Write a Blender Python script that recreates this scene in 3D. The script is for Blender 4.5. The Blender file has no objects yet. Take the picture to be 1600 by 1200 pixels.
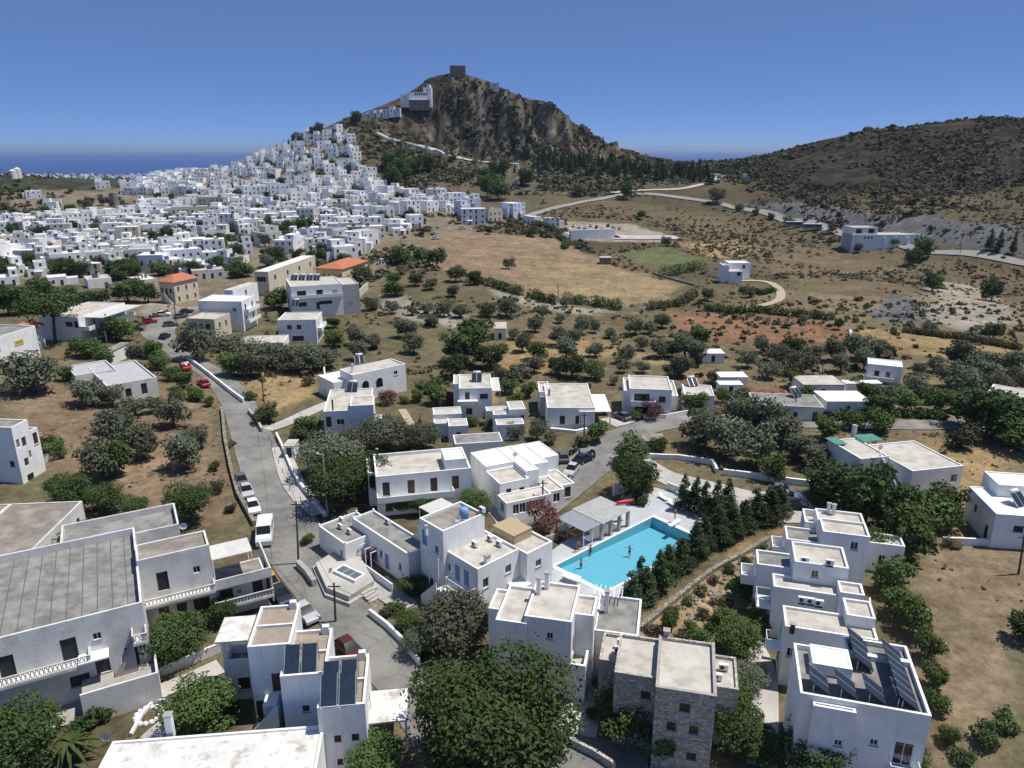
import bpy, math, random
import numpy as np
from mathutils import Vector, Matrix

# ------------------------------------------------------------------ camera, sky, sun, exposure
SC = bpy.context.scene
COL = SC.collection
FPX, CX, CY = 1150.0, 800.0, 600.0          # focal length and centre in photograph pixels (1600 x 1200)
PITCH = math.atan((600 - 233) / FPX)
CAMZ = 110.0
cd = bpy.data.cameras.new('camera'); cam = bpy.data.objects.new('camera', cd); COL.objects.link(cam)
cam.location = (0, 0, CAMZ); cam.rotation_euler = (math.pi / 2 - PITCH, 0, 0)
cd.sensor_width = 36; cd.lens = 36 * FPX / 1600; cd.clip_start = 1; cd.clip_end = 200000
SC.camera = cam
SUN_EL, SUN_AZ = math.radians(66), math.radians(8)     # azimuth measured from +X towards +Y
sd = Vector((math.cos(SUN_AZ) * math.cos(SUN_EL), math.sin(SUN_AZ) * math.cos(SUN_EL), math.sin(SUN_EL)))
w = bpy.data.worlds.new('World'); SC.world = w; w.use_nodes = True
nt = w.node_tree; bg = nt.nodes['Background']
sky = nt.nodes.new('ShaderNodeTexSky'); sky.sky_type = 'NISHITA'; sky.sun_disc = False
sky.sun_elevation = SUN_EL; sky.sun_rotation = math.pi / 2 - SUN_AZ
sky.altitude = 1500; sky.air_density = 0.36; sky.dust_density = 0.0; sky.ozone_density = 10.0
tint = nt.nodes.new('ShaderNodeMix'); tint.data_type = 'RGBA'; tint.blend_type = 'MULTIPLY'; tint.inputs[0].default_value = 1.0; tint.inputs[7].default_value = (0.98, 0.93, 1.06, 1)
veil = nt.nodes.new('ShaderNodeMix'); veil.data_type = 'RGBA'; veil.inputs[0].default_value = 0.62; veil.inputs[7].default_value = (0.78, 1.50, 3.0, 1)    # thin high haze: evens the sky out
nt.links.new(sky.outputs[0], tint.inputs[6]); nt.links.new(tint.outputs[2], veil.inputs[6]); nt.links.new(veil.outputs[2], bg.inputs[0])
bg.inputs[1].default_value = 0.108
sl = bpy.data.lights.new('sun', 'SUN'); so = bpy.data.objects.new('sun', sl); COL.objects.link(so)
sl.energy = 3.5; sl.angle = math.radians(0.53); sl.color = (1.0, 0.95, 0.87)
so.rotation_euler = sd.to_track_quat('Z', 'Y').to_euler(); so.location = (100, 0, 400)
SC.view_settings.view_transform = 'Standard'; SC.view_settings.look = 'None'
SC.view_settings.exposure = 0.48; SC.view_settings.gamma = 1.0
SC.cycles.max_bounces = 6; SC.cycles.diffuse_bounces = 3; SC.cycles.transparent_max_bounces = 12

# ------------------------------------------------------------------ pixels and positions
cp_, sp_ = math.cos(PITCH), math.sin(PITCH)
def ray(px, py):
    x, u = (px - CX) / FPX, (CY - py) / FPX
    return Vector((x, cp_ + u * sp_, -sp_ + u * cp_))
def atz(px, py, z):                 # point of the pixel's ray at height z
    d = ray(px, py); return Vector((0, 0, CAMZ)) + d * ((z - CAMZ) / d.z)
def aty(px, py, Y):                 # point of the pixel's ray at ground distance Y
    d = ray(px, py); return Vector((0, 0, CAMZ)) + d * (Y / d.y)

# ------------------------------------------------------------------ terrain height
CTRL = []
def cz(px, py, z): p = atz(px, py, z); CTRL.append((p.x, p.y, z))
def cy(px, py, Y): p = aty(px, py, Y); CTRL.append((p.x, p.y, p.z))
def cw(x, y, z): CTRL.append((x, y, z))
# near ground, almost level
for x in (-120, -60, 0, 60, 120): cw(x, -20, 58); cw(x, 30, 59.5)
for px, py, z in [(0, 1190, 60), (250, 1150, 60), (560, 1190, 59.6), (800, 1190, 59.5), (1100, 1190, 59), (1400, 1190, 59), (1590, 1190, 59),
    (600, 1000, 60), (480, 880, 60.2), (430, 780, 60.4), (385, 690, 60.6), (340, 610, 61), (280, 560, 61.4), (240, 520, 62), (300, 490, 62.6),
    (950, 860, 60), (880, 760, 60), (960, 690, 60), (1070, 660, 60), (1280, 790, 60), (1590, 880, 59.6), (1500, 1000, 59.4), (1480, 665, 60), (1280, 665, 60),
    (1440, 780, 60), (100, 700, 63), (0, 760, 63), (40, 850, 61), (170, 620, 63), (60, 600, 65), (100, 540, 64), (20, 500, 64), (650, 760, 60), (560, 680, 60),
    (620, 610, 60), (750, 640, 59.5), (900, 660, 60), (1000, 640, 60), (720, 560, 59), (880, 560, 59.5), (1000, 540, 59.5), (1200, 560, 59.5), (1400, 590, 60),
    (1580, 640, 60), (600, 510, 60), (450, 530, 61), (420, 590, 60.5), (560, 570, 60), (700, 500, 60), (900, 500, 59.5), (1200, 505, 59.5), (1420, 530, 60), (1590, 560, 61),
    (1000, 470, 60), (750, 445, 62.5), (640, 450, 62), (1290, 480, 60.5), (1350, 440, 61.5), (1130, 440, 61), (1080, 410, 62)]: cz(px, py, z)
# middle distance
for px, py, Y in [(830, 375, 395), (700, 362, 400), (960, 420, 320), (900, 385, 385), (985, 303, 560), (830, 335, 470), (900, 320, 510), (1060, 313, 545), (1150, 325, 520), (1230, 346, 460),
    (1330, 366, 420), (1450, 391, 372), (1600, 409, 335), (930, 372, 420), (1040, 372, 415), (1200, 400, 370), (1300, 420, 345), (1480, 440, 310), (1580, 460, 300), (1100, 360, 455), (1000, 345, 470),
    (650, 360, 400), (720, 350, 425), (600, 330, 480), (560, 300, 560), (480, 330, 520), (560, 400, 340), (450, 400, 340), (300, 400, 350), (200, 440, 295), (100, 350, 510), (50, 440, 290),
    (300, 330, 560), (200, 320, 640), (400, 300, 640), (30, 390, 400), (150, 390, 400), (560, 360, 420), (380, 450, 270), (520, 450, 275), (300, 470, 245),
    (0, 277, 690), (30, 277, 700), (70, 280, 700), (100, 287, 695), (130, 308, 650), (60, 325, 610), (0, 335, 600), (-60, 275, 700), (-120, 285, 700), (200, 295, 850), (100, 298, 900), (300, 283, 850), (0, 290, 900),
    # the town's slope up to the ridge
    (545, 195, 655), (500, 209, 655), (470, 222, 660), (420, 242, 670), (380, 256, 690), (340, 267, 740), (520, 240, 620), (450, 262, 630), (580, 260, 600), (500, 285, 580),
    # castle rock
    (570, 184, 670), (600, 175, 680), (625, 168, 690), (655, 160, 694), (671, 122, 704), (700, 116, 706), (727, 118, 706), (760, 126, 705), (790, 141, 704), (830, 158, 700),
    (860, 163, 696), (868, 185, 688), (882, 199, 684), (905, 214, 680), (925, 232, 676), (960, 241, 672), (1000, 251, 668), (1030, 259, 664),
    (675, 150, 696), (680, 190, 684), (715, 150, 695), (715, 205, 683), (760, 160, 694), (760, 215, 680), (800, 180, 690), (800, 225, 676), (845, 190, 688), (845, 225, 674),
    (640, 205, 668), (640, 240, 630), (690, 250, 640), (740, 255, 638), (800, 255, 636), (850, 250, 640), (890, 245, 645), (600, 225, 645), (600, 255, 610),
    (660, 275, 590), (720, 282, 590), (780, 285, 585), (850, 285, 590), (920, 275, 610), (980, 270, 625), (1050, 272, 620), (760, 305, 545), (680, 305, 540), (620, 300, 545), (900, 300, 560),
    (1100, 267, 640), (1140, 268, 640), (1060, 295, 575), (1110, 285, 590),
    # right hand hill
    (1180, 246, 680), (1250, 230, 690), (1320, 216, 690), (1400, 203, 680), (1500, 191, 670), (1560, 186, 660), (1600, 186, 650),
    (1200, 290, 580), (1300, 270, 560), (1400, 260, 545), (1500, 260, 525), (1600, 260, 510), (1300, 306, 500), (1400, 318, 455), (1500, 322, 432), (1600, 330, 405),
    (1190, 308, 520), (1240, 317, 471), (1290, 324, 452), (1350, 332, 430), (1420, 340, 402), (1490, 347, 381), (1550, 354, 367), (1600, 358, 356)]: cy(px, py, Y)
for px, py, Y in [(671, 122, 704), (700, 116, 706), (727, 118, 706), (760, 126, 705), (790, 141, 704), (815, 152, 702), (830, 158, 700), (848, 160, 698), (860, 163, 696)]:
    p = aty(px, py, Y); cw(p.x * 1.02, 722, p.z - 2.5); cw(p.x * 1.03, 745, p.z - 16)
for px, py, Y in [(866, 176, 690), (874, 194, 686), (815, 156, 699), (848, 164, 695), (848, 180, 688), (665, 140, 697), (820, 200, 682), (700, 130, 700), (740, 135, 700), (780, 150, 698)]: cy(px, py, Y)
# backs of the hills, the plain beyond the town and the sea bed
for x, y, z in [(-200, 760, 100), (-130, 780, 130), (-60, 790, 150), (40, 790, 110), (120, 780, 90), (200, 800, 70), (320, 830, 100), (450, 860, 110), (620, 800, 120), (620, 640, 140), (700, 500, 120), (560, 380, 85), (420, 250, 64), (300, 150, 61), (200, 60, 59),
    (-160, 900, 40), (0, 920, 40), (150, 950, 10), (300, 1000, 10), (500, 1080, 20), (750, 1000, 20), (900, 700, 60), (-200, 1100, 8), (0, 1100, -6), (300, 1200, -8), (700, 1300, -8), (1200, 1200, -8), (1500, 600, 20), (1200, 300, 60), (800, 100, 60),
    (-500, 1000, 50), (-700, 1300, 34), (-400, 1300, 22), (-350, 1500, 8), (-600, 1700, 18), (-1200, 1500, 40), (-1000, 2200, 16), (-1500, 2500, 20), (-800, 2600, 6), (-1400, 3200, 3), (-2400, 3400, 6), (-2000, 2000, 50), (-500, 2600, -4), (-700, 3400, -8), (-100, 1600, -8), (0, 2500, -10), (900, 2200, -12),
    (-600, 800, 62), (-900, 1000, 60), (-620, 500, 70), (-420, 300, 70), (-300, 180, 68), (-220, 80, 64), (-900, 400, 80), (-1300, 900, 70), (2500, 1500, -12), (2500, 3500, -14), (0, 4000, -14), (-2500, 4200, -8)]: cw(x, y, z)
CT = np.array(CTRL)
def _rbf_fit():
    n = len(CT); S = 100.0
    d = np.hypot(CT[:, None, 0] - CT[None, :, 0], CT[:, None, 1] - CT[None, :, 1]) / S
    A = np.zeros((n + 3, n + 3)); A[:n, :n] = d - np.eye(n) * 0.004
    P = np.c_[np.ones(n), CT[:, :2] / S]; A[:n, n:] = P; A[n:, :n] = P.T
    return np.linalg.solve(A, np.r_[CT[:, 2], 0, 0, 0]), S
RW, RS = _rbf_fit()
RNGT = np.random.RandomState(7).rand(256, 256)
def vnoise(x, y):
    xi = np.floor(x).astype(int); yi = np.floor(y).astype(int); fx = x - xi; fy = y - yi
    fx = fx * fx * (3 - 2 * fx); fy = fy * fy * (3 - 2 * fy)
    a = RNGT[xi & 255, yi & 255]; b = RNGT[(xi + 1) & 255, yi & 255]; c = RNGT[xi & 255, (yi + 1) & 255]; d = RNGT[(xi + 1) & 255, (yi + 1) & 255]
    return (a * (1 - fx) + b * fx) * (1 - fy) + (c * (1 - fx) + d * fx) * fy - 0.5
def fbm(x, y, o=4):
    s = 0; a = 1.0
    for k in range(o): s = s + a * vnoise(x * 2 ** k + 17.3 * k, y * 2 ** k + 5.1 * k); a *= 0.5
    return s
PADS = []      # (polygon, z, falloff): levelled ground
def sstep(a, b, x): t = np.clip((x - a) / (b - a), 0, 1); return t * t * (3 - 2 * t)
def poly_sd(x, y, P):           # signed distance, negative inside
    d = np.full(x.shape, 1e9); ins = np.zeros(x.shape, bool); n = len(P)
    for i in range(n):
        ax, ay = P[i][0], P[i][1]; bx, by = P[(i + 1) % n][0], P[(i + 1) % n][1]
        ex, ey = bx - ax, by - ay; t = np.clip(((x - ax) * ex + (y - ay) * ey) / (ex * ex + ey * ey + 1e-9), 0, 1)
        d = np.minimum(d, np.hypot(x - ax - t * ex, y - ay - t * ey))
        c = ((ay > y) != (by > y)) & (x < (bx - ax) * (y - ay) / (by - ay + 1e-12) + ax); ins ^= c
    return np.where(ins, -d, d)
def hgt(x, y):
    x = np.atleast_1d(np.asarray(x, float)); y = np.atleast_1d(np.asarray(y, float)); out = np.empty(x.shape)
    xf, yf, of = x.ravel(), y.ravel(), out.ravel()
    for i in range(0, len(xf), 20000):
        a, b = xf[i:i + 20000], yf[i:i + 20000]
        d = np.hypot(a[:, None] - CT[None, :, 0], b[:, None] - CT[None, :, 1]) / RS
        of[i:i + 20000] = d @ RW[:len(CT)] + RW[-3] + RW[-2] * a / RS + RW[-1] * b / RS
    z = of
    rock = np.exp(-(((xf + 5) / 120) ** 2 + ((yf - 685) / 32) ** 2) ** 2) * sstep(-95, -70, xf)
    n1 = fbm(xf / 26, yf / 26, 4); n2 = np.abs(fbm(xf / 14 + 9, yf / 22, 3))
    n3 = np.abs(fbm(xf / 9 + 40, yf / 30 + 7, 3)); top = sstep(708, 690, yf)
    z = z + rock * top * (n1 * 9 + 5.0 - n2 * 18 - n3 * 13 + fbm(xf / 4, yf / 4, 3) * 4.0) + rock * (1 - top) * fbm(xf / 6, yf / 6, 3) * 1.6
    hill = sstep(420, 560, yf) * sstep(120, 260, xf) * sstep(1200, 800, yf)
    z = z + hill * (fbm(xf / 60, yf / 60, 4) * 7 + fbm(xf / 9, yf / 9, 2) * 0.8)
    cut = sstep(390, 440, yf) * sstep(600, 540, yf) * sstep(150, 190, xf) * (1 - hill)
    z = z + cut * fbm(xf / 6, yf / 6, 3) * 1.0
    mid = sstep(200, 330, yf) * (1 - rock) * (1 - hill) * sstep(900, 700, yf)
    z = z + mid * (fbm(xf / 35, yf / 35, 3) * 1.3)
    near = sstep(210, 120, yf)
    z = z + near * fbm(xf / 12, yf / 12, 3) * 0.18
    for P, pz, fo in PADS:
        bx = [p[0] for p in P]; by = [p[1] for p in P]
        m = (xf > min(bx) - fo) & (xf < max(bx) + fo) & (yf > min(by) - fo) & (yf < max(by) + fo)
        if m.any():
            sd_ = poly_sd(xf[m], yf[m], P); t = sstep(fo, 0, sd_); z[m] = z[m] * (1 - t) + pz * t
    return z.reshape(x.shape)
def H1(x, y): return float(hgt(np.array([x]), np.array([y]))[0])
_TS = np.exp(np.linspace(math.log(32), math.log(4500), 700))
def G(px, py):                      # where the pixel's ray first meets the ground
    d = ray(px, py); x = d.x / d.y * _TS; z = CAMZ + d.z / d.y * _TS
    h = hgt(x, _TS); b = np.nonzero(z < h)[0]
    if len(b) == 0: return aty(px, py, 690)
    i = b[0]
    if i == 0: t = _TS[0]
    else:
        a0, a1 = z[i - 1] - h[i - 1], z[i] - h[i]; t = _TS[i - 1] + (_TS[i] - _TS[i - 1]) * a0 / (a0 - a1)
    X = d.x / d.y * t; return Vector((X, t, H1(X, t)))
# ------------------------------------------------------------------ materials
MATS = {}
def mat(name, col, col2=None, scale=1.0, rough=0.85, bump=0.0, bscale=None, metal=0.0, stretch=(1, 1, 1), thr=(0.35, 0.65), spec=0.3, detail=6, col3=None, scale3=0.15, var=0.0):
    if name in MATS: return MATS[name]
    m = bpy.data.materials.new(name); m.use_nodes = True; MATS[name] = m
    N = m.node_tree.nodes; L = m.node_tree.links; p = N['Principled BSDF']
    p.inputs['Roughness'].default_value = rough; p.inputs['Metallic'].default_value = metal; p.inputs['Specular IOR Level'].default_value = spec
    p.inputs['Base Color'].default_value = (*col, 1)
    if col2 or bump or col3:
        g = N.new('ShaderNodeNewGeometry'); mp = N.new('ShaderNodeMapping'); mp.inputs['Scale'].default_value = stretch
        L.new(g.outputs['Position'], mp.inputs['Vector'])
    src = None
    if col2:
        n = N.new('ShaderNodeTexNoise'); n.inputs['Scale'].default_value = scale; n.inputs['Detail'].default_value = detail; n.inputs['Roughness'].default_value = 0.65
        L.new(mp.outputs[0], n.inputs['Vector'])
        r = N.new('ShaderNodeValToRGB'); r.color_ramp.elements[0].position, r.color_ramp.elements[1].position = thr
        r.color_ramp.elements[0].color = (*col, 1); r.color_ramp.elements[1].color = (*col2, 1)
        L.new(n.outputs['Fac'], r.inputs[0]); src = r.outputs[0]
        if col3:
            n3 = N.new('ShaderNodeTexNoise'); n3.inputs['Scale'].default_value = scale3; n3.inputs['Detail'].default_value = 4
            L.new(g.outputs['Position'], n3.inputs['Vector'])
            r3 = N.new('ShaderNodeMapRange'); r3.inputs[1].default_value = 0.45; r3.inputs[2].default_value = 0.65
            L.new(n3.outputs['Fac'], r3.inputs[0])
            mx = N.new('ShaderNodeMix'); mx.data_type = 'RGBA'; mx.inputs[7].default_value = (*col3, 1)
            L.new(r3.outputs[0], mx.inputs[0]); L.new(src, mx.inputs[6]); src = mx.outputs[2]
    if var:
        oi = N.new('ShaderNodeObjectInfo'); mr = N.new('ShaderNodeMapRange'); mr.inputs[3].default_value = 1 - var; mr.inputs[4].default_value = 1 + var
        L.new(oi.outputs['Random'], mr.inputs[0]); h = N.new('ShaderNodeHueSaturation'); L.new(mr.outputs[0], h.inputs['Value'])
        mr2 = N.new('ShaderNodeMapRange'); mr2.inputs[3].default_value = 0.5 - var * 0.06; mr2.inputs[4].default_value = 0.5 + var * 0.04
        L.new(oi.outputs['Random'], mr2.inputs[0]); L.new(mr2.outputs[0], h.inputs['Hue'])
        if src: L.new(src, h.inputs['Color'])
        else: h.inputs['Color'].default_value = (*col, 1)
        src = h.outputs[0]
    if src: L.new(src, p.inputs['Base Color'])
    if bump:
        b = N.new('ShaderNodeTexNoise'); b.inputs['Scale'].default_value = bscale or scale * 4; b.inputs['Detail'].default_value = 5
        L.new(g.outputs['Position'], b.inputs['Vector']); bn = N.new('ShaderNodeBump'); bn.inputs['Strength'].default_value = bump; bn.inputs['Distance'].default_value = 0.1
        L.new(b.outputs['Fac'], bn.inputs['Height']); L.new(bn.outputs[0], p.inputs['Normal'])
    return m
W1 = mat('whitewash', (0.84, 0.84, 0.835), (0.62, 0.61, 0.575), 1.3, 0.9, 0.2, 6, stretch=(1, 1, 0.18), thr=(0.52, 0.82), col3=(0.76, 0.755, 0.74), scale3=0.5, detail=9)
W2 = mat('aged_whitewash', (0.70, 0.69, 0.66), (0.46, 0.44, 0.40), 0.8, 0.9, 0.2, 6, stretch=(1, 1, 0.25), thr=(0.5, 0.8), col3=(0.58, 0.56, 0.52), scale3=0.6)
WB = mat('blue_tinted_whitewash', (0.66, 0.70, 0.80), (0.60, 0.63, 0.72), 0.9, 0.9, 0.1, 6)
WG = mat('grey_plaster', (0.46, 0.46, 0.46), (0.36, 0.36, 0.36), 0.7, 0.9, 0.2, 6, stretch=(1, 1, 0.3), thr=(0.4, 0.8))
WC = mat('cream_plaster', (0.62, 0.56, 0.44), (0.50, 0.45, 0.35), 0.7, 0.9, 0.1, 6, stretch=(1, 1, 0.3), thr=(0.4, 0.8))
WY = mat('yellow_plaster', (0.66, 0.58, 0.34), (0.58, 0.50, 0.30), 0.7, 0.9, 0.1, 6)
RB = mat('cream_roof_screed', (0.50, 0.465, 0.40), (0.33, 0.30, 0.255), 0.9, 0.95, 0.3, 5, thr=(0.42, 0.72), col3=(0.56, 0.53, 0.47), scale3=0.5, detail=9)
RBR = mat('weathered_brown_roof', (0.27, 0.235, 0.195), (0.17, 0.15, 0.13), 0.8, 0.95, 0.3, 5, thr=(0.35, 0.7), col3=(0.33, 0.30, 0.26), scale3=0.5)
RG = mat('grey_roof_membrane', (0.25, 0.245, 0.225), (0.15, 0.145, 0.135), 0.8, 0.9, 0.25, 5, thr=(0.38, 0.66), col3=(0.30, 0.29, 0.27), scale3=0.6, detail=10)
RW_ = mat('white_painted_roof', (0.80, 0.79, 0.76), (0.68, 0.66, 0.62), 0.5, 0.9, 0.1, 5, thr=(0.5, 0.85))
RP = mat('patchy_white_roof', (0.74, 0.73, 0.70), (0.42, 0.39, 0.33), 0.9, 0.95, 0.3, 5, thr=(0.47, 0.62), col3=(0.66, 0.64, 0.60), scale3=0.8, detail=10)
RT = mat('brown_roof_tiles', (0.36, 0.30, 0.235), (0.27, 0.225, 0.18), 1.2, 0.9, 0.2, 8, thr=(0.35, 0.7))
TC = mat('terracotta', (0.52, 0.20, 0.11), (0.40, 0.14, 0.08), 1.5, 0.9, 0.3, 5)
def stone_mat(name, c1, c2, c3, mortar, scale):
    m = bpy.data.materials.new(name); m.use_nodes = True; MATS[name] = m; N = m.node_tree.nodes; L = m.node_tree.links; p = N['Principled BSDF']; p.inputs['Roughness'].default_value = 0.95; p.inputs['Specular IOR Level'].default_value = 0.1
    g = N.new('ShaderNodeNewGeometry'); mp = N.new('ShaderNodeMapping'); mp.inputs['Scale'].default_value = (1, 1, 1.5); L.new(g.outputs['Position'], mp.inputs[0])
    v = N.new('ShaderNodeTexVoronoi'); v.inputs['Scale'].default_value = scale; L.new(mp.outputs[0], v.inputs['Vector'])
    e = N.new('ShaderNodeTexVoronoi'); e.feature = 'DISTANCE_TO_EDGE'; e.inputs['Scale'].default_value = scale; L.new(mp.outputs[0], e.inputs['Vector'])
    r = N.new('ShaderNodeValToRGB'); r.color_ramp.elements[0].color = (*c1, 1); r.color_ramp.elements[1].color = (*c3, 1); q = r.color_ramp.elements.new(0.5); q.color = (*c2, 1)
    sx = N.new('ShaderNodeSeparateColor'); L.new(v.outputs['Color'], sx.inputs[0]); L.new(sx.outputs[0], r.inputs[0])
    k = N.new('ShaderNodeMapRange'); k.inputs[1].default_value = 0.02; k.inputs[2].default_value = 0.07; L.new(e.outputs['Distance'], k.inputs[0])
    mx = N.new('ShaderNodeMix'); mx.data_type = 'RGBA'; mx.inputs[6].default_value = (*mortar, 1); L.new(k.outputs[0], mx.inputs[0]); L.new(r.outputs[0], mx.inputs[7]); L.new(mx.outputs[2], p.inputs['Base Color'])
    b = N.new('ShaderNodeBump'); b.inputs['Strength'].default_value = 0.9; b.inputs['Distance'].default_value = 0.06; L.new(k.outputs[0], b.inputs['Height']); L.new(b.outputs[0], p.inputs['Normal']); return m
STN = stone_mat('rubble_stone', (0.34, 0.32, 0.285), (0.52, 0.49, 0.44), (0.70, 0.665, 0.60), (0.36, 0.335, 0.295), 4.4)
STW = stone_mat('field_stone', (0.20, 0.175, 0.14), (0.30, 0.27, 0.225), (0.42, 0.38, 0.32), (0.11, 0.10, 0.085), 2.6)
STC = mat('stone_coping', (0.42, 0.40, 0.365), (0.32, 0.30, 0.28), 1.5, 0.95, 0.4, 5)
ASP = mat('worn_road_asphalt', (0.215, 0.208, 0.195), (0.155, 0.15, 0.14), 0.5, 0.95, 0.2, 9, thr=(0.4, 0.66), col3=(0.26, 0.25, 0.228), scale3=0.16, detail=12)
def cracked(m, scale, w_, dark):
    N = m.node_tree.nodes; L = m.node_tree.links; p = N['Principled BSDF']; src = p.inputs['Base Color'].links[0].from_socket; g = N.new('ShaderNodeNewGeometry')
    n = N.new('ShaderNodeTexNoise'); n.inputs['Scale'].default_value = .8; L.new(g.outputs['Position'], n.inputs['Vector']); ad = N.new('ShaderNodeMix'); ad.data_type = 'RGBA'; ad.inputs[0].default_value = .35; ad.blend_type = 'ADD'; L.new(g.outputs['Position'], ad.inputs[6]); L.new(n.outputs['Color'], ad.inputs[7])
    e = N.new('ShaderNodeTexVoronoi'); e.feature = 'DISTANCE_TO_EDGE'; e.inputs['Scale'].default_value = scale; L.new(ad.outputs[2], e.inputs['Vector']); k = N.new('ShaderNodeMapRange'); k.inputs[1].default_value = w_; k.inputs[2].default_value = w_ * 2.5; k.inputs[3].default_value = dark; L.new(e.outputs['Distance'], k.inputs[0])
    v = N.new('ShaderNodeTexVoronoi'); v.inputs['Scale'].default_value = scale * .7; L.new(g.outputs['Position'], v.inputs['Vector']); sx = N.new('ShaderNodeSeparateColor'); L.new(v.outputs['Color'], sx.inputs[0]); k2 = N.new('ShaderNodeMapRange'); k2.inputs[3].default_value = .88; k2.inputs[4].default_value = 1.1; L.new(sx.outputs[0], k2.inputs[0])
    mu = N.new('ShaderNodeMath'); mu.operation = 'MULTIPLY'; L.new(k.outputs[0], mu.inputs[0]); L.new(k2.outputs[0], mu.inputs[1]); h = N.new('ShaderNodeHueSaturation'); L.new(src, h.inputs['Color']); L.new(mu.outputs[0], h.inputs['Value']); L.new(h.outputs[0], p.inputs['Base Color'])
cracked(ASP, .22, .006, .72)
CON = mat('pale_concrete', (0.45, 0.43, 0.39), (0.36, 0.34, 0.31), 0.5, 0.95, 0.15, 8, thr=(0.35, 0.7), col3=(0.50, 0.48, 0.44), scale3=0.2)
DIRT = mat('dirt_track', (0.46, 0.39, 0.29), (0.36, 0.30, 0.22), 0.4, 0.95, 0.3, 4)
CGL = mat('car_glass', (0.015, 0.018, 0.02), rough=0.03, spec=0.4)
GL = mat('dark_window_glass', (0.02, 0.025, 0.03), rough=0.08, spec=0.6)
SH = mat('brown_shutter', (0.10, 0.055, 0.035), rough=0.6, var=0.3)
SHD = mat('dark_shutter', (0.045, 0.045, 0.05), rough=0.6, var=0.3)
BLU = mat('blue_painted_wood', (0.22, 0.38, 0.60), (0.16, 0.30, 0.52), 3, 0.5)
GRN = mat('green_sheet', (0.10, 0.28, 0.23), (0.07, 0.2, 0.17), 2, 0.6)
MET = mat('pale_metal', (0.55, 0.55, 0.55), rough=0.35, metal=0.7)
DMET = mat('dark_metal', (0.05, 0.05, 0.055), rough=0.5, metal=0.4)
WHP = mat('white_paint', (0.78, 0.78, 0.78), rough=0.4, var=0.0)
PAN = mat('solar_collector', (0.02, 0.032, 0.055), (0.03, 0.045, 0.072), 1.5, 0.45, spec=0.08)
WOOD = mat('weathered_wood', (0.30, 0.20, 0.11), (0.2, 0.13, 0.075), 3, 0.8, stretch=(1, 1, 0.2))
POLE = mat('pole_wood', (0.13, 0.10, 0.075), (0.085, 0.066, 0.05), 4, 0.9, stretch=(1, 1, 0.1))
PALEP = mat('pole_concrete', (0.36, 0.33, 0.29), (0.28, 0.26, 0.23), 2, 0.9)
CLO = mat('awning_cloth', (0.62, 0.61, 0.58), (0.52, 0.51, 0.48), 1.2, 0.9)
REED = mat('reed_mat', (0.50, 0.40, 0.25), (0.36, 0.28, 0.17), 6, 0.95, stretch=(6, 1, 1))
BARK = mat('bark', (0.13, 0.10, 0.075), (0.07, 0.055, 0.04), 3, 0.95, 0.5, 8)
ROCK = mat('bare_rock', (0.27, 0.25, 0.225), (0.14, 0.13, 0.12), 0.8, 0.95, 0.8, 2, thr=(0.35, 0.65), col3=(0.36, 0.33, 0.29), scale3=0.3)
RUB = mat('rubber', (0.02, 0.02, 0.02), rough=0.9)
CLAY = mat('clay_pot', (0.38, 0.17, 0.09), rough=0.9)
def leafmat(name, c1, c2, var=0.30):
    if name in MATS: return MATS[name]
    m = mat(name, c1, c2, 1.3, 0.75, var=var, spec=0.15, thr=(0.3, 0.7)); N = m.node_tree.nodes; L = m.node_tree.links; p = N['Principled BSDF']
    tr = N.new('ShaderNodeBsdfTranslucent'); mx = N.new('ShaderNodeMixShader'); mx.inputs[0].default_value = 0.18
    src = p.inputs['Base Color'].links[0].from_socket; L.new(src, tr.inputs[0])
    L.new(p.outputs[0], mx.inputs[1]); L.new(tr.outputs[0], mx.inputs[2]); L.new(mx.outputs[0], N['Material Output'].inputs[0]); return m
LO = leafmat('olive_leaf', (0.085, 0.100, 0.060), (0.175, 0.190, 0.125))
LD = leafmat('dark_leaf', (0.038, 0.066, 0.020), (0.088, 0.128, 0.042))
LP = leafmat('pine_needle', (0.040, 0.066, 0.028), (0.088, 0.122, 0.050))
LB = leafmat('bright_leaf', (0.060, 0.105, 0.026), (0.115, 0.155, 0.052))
LS = leafmat('scrub_leaf', (0.060, 0.060, 0.032), (0.115, 0.105, 0.062), 0.3)
LS2 = leafmat('slope_scrub_leaf', (0.085, 0.078, 0.045), (0.135, 0.118, 0.072), 0.3)
LH = leafmat('hill_scrub_leaf', (0.050, 0.047, 0.028), (0.095, 0.083, 0.050), 0.3)
LDRY = leafmat('dry_scrub_leaf', (0.16, 0.125, 0.068), (0.24, 0.185, 0.105), 0.3)
LR = leafmat('oleander_flower', (0.30, 0.10, 0.12), (0.12, 0.10, 0.05))
LM = leafmat('bougainvillea', (0.34, 0.05, 0.10), (0.2, 0.05, 0.06))

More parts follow.
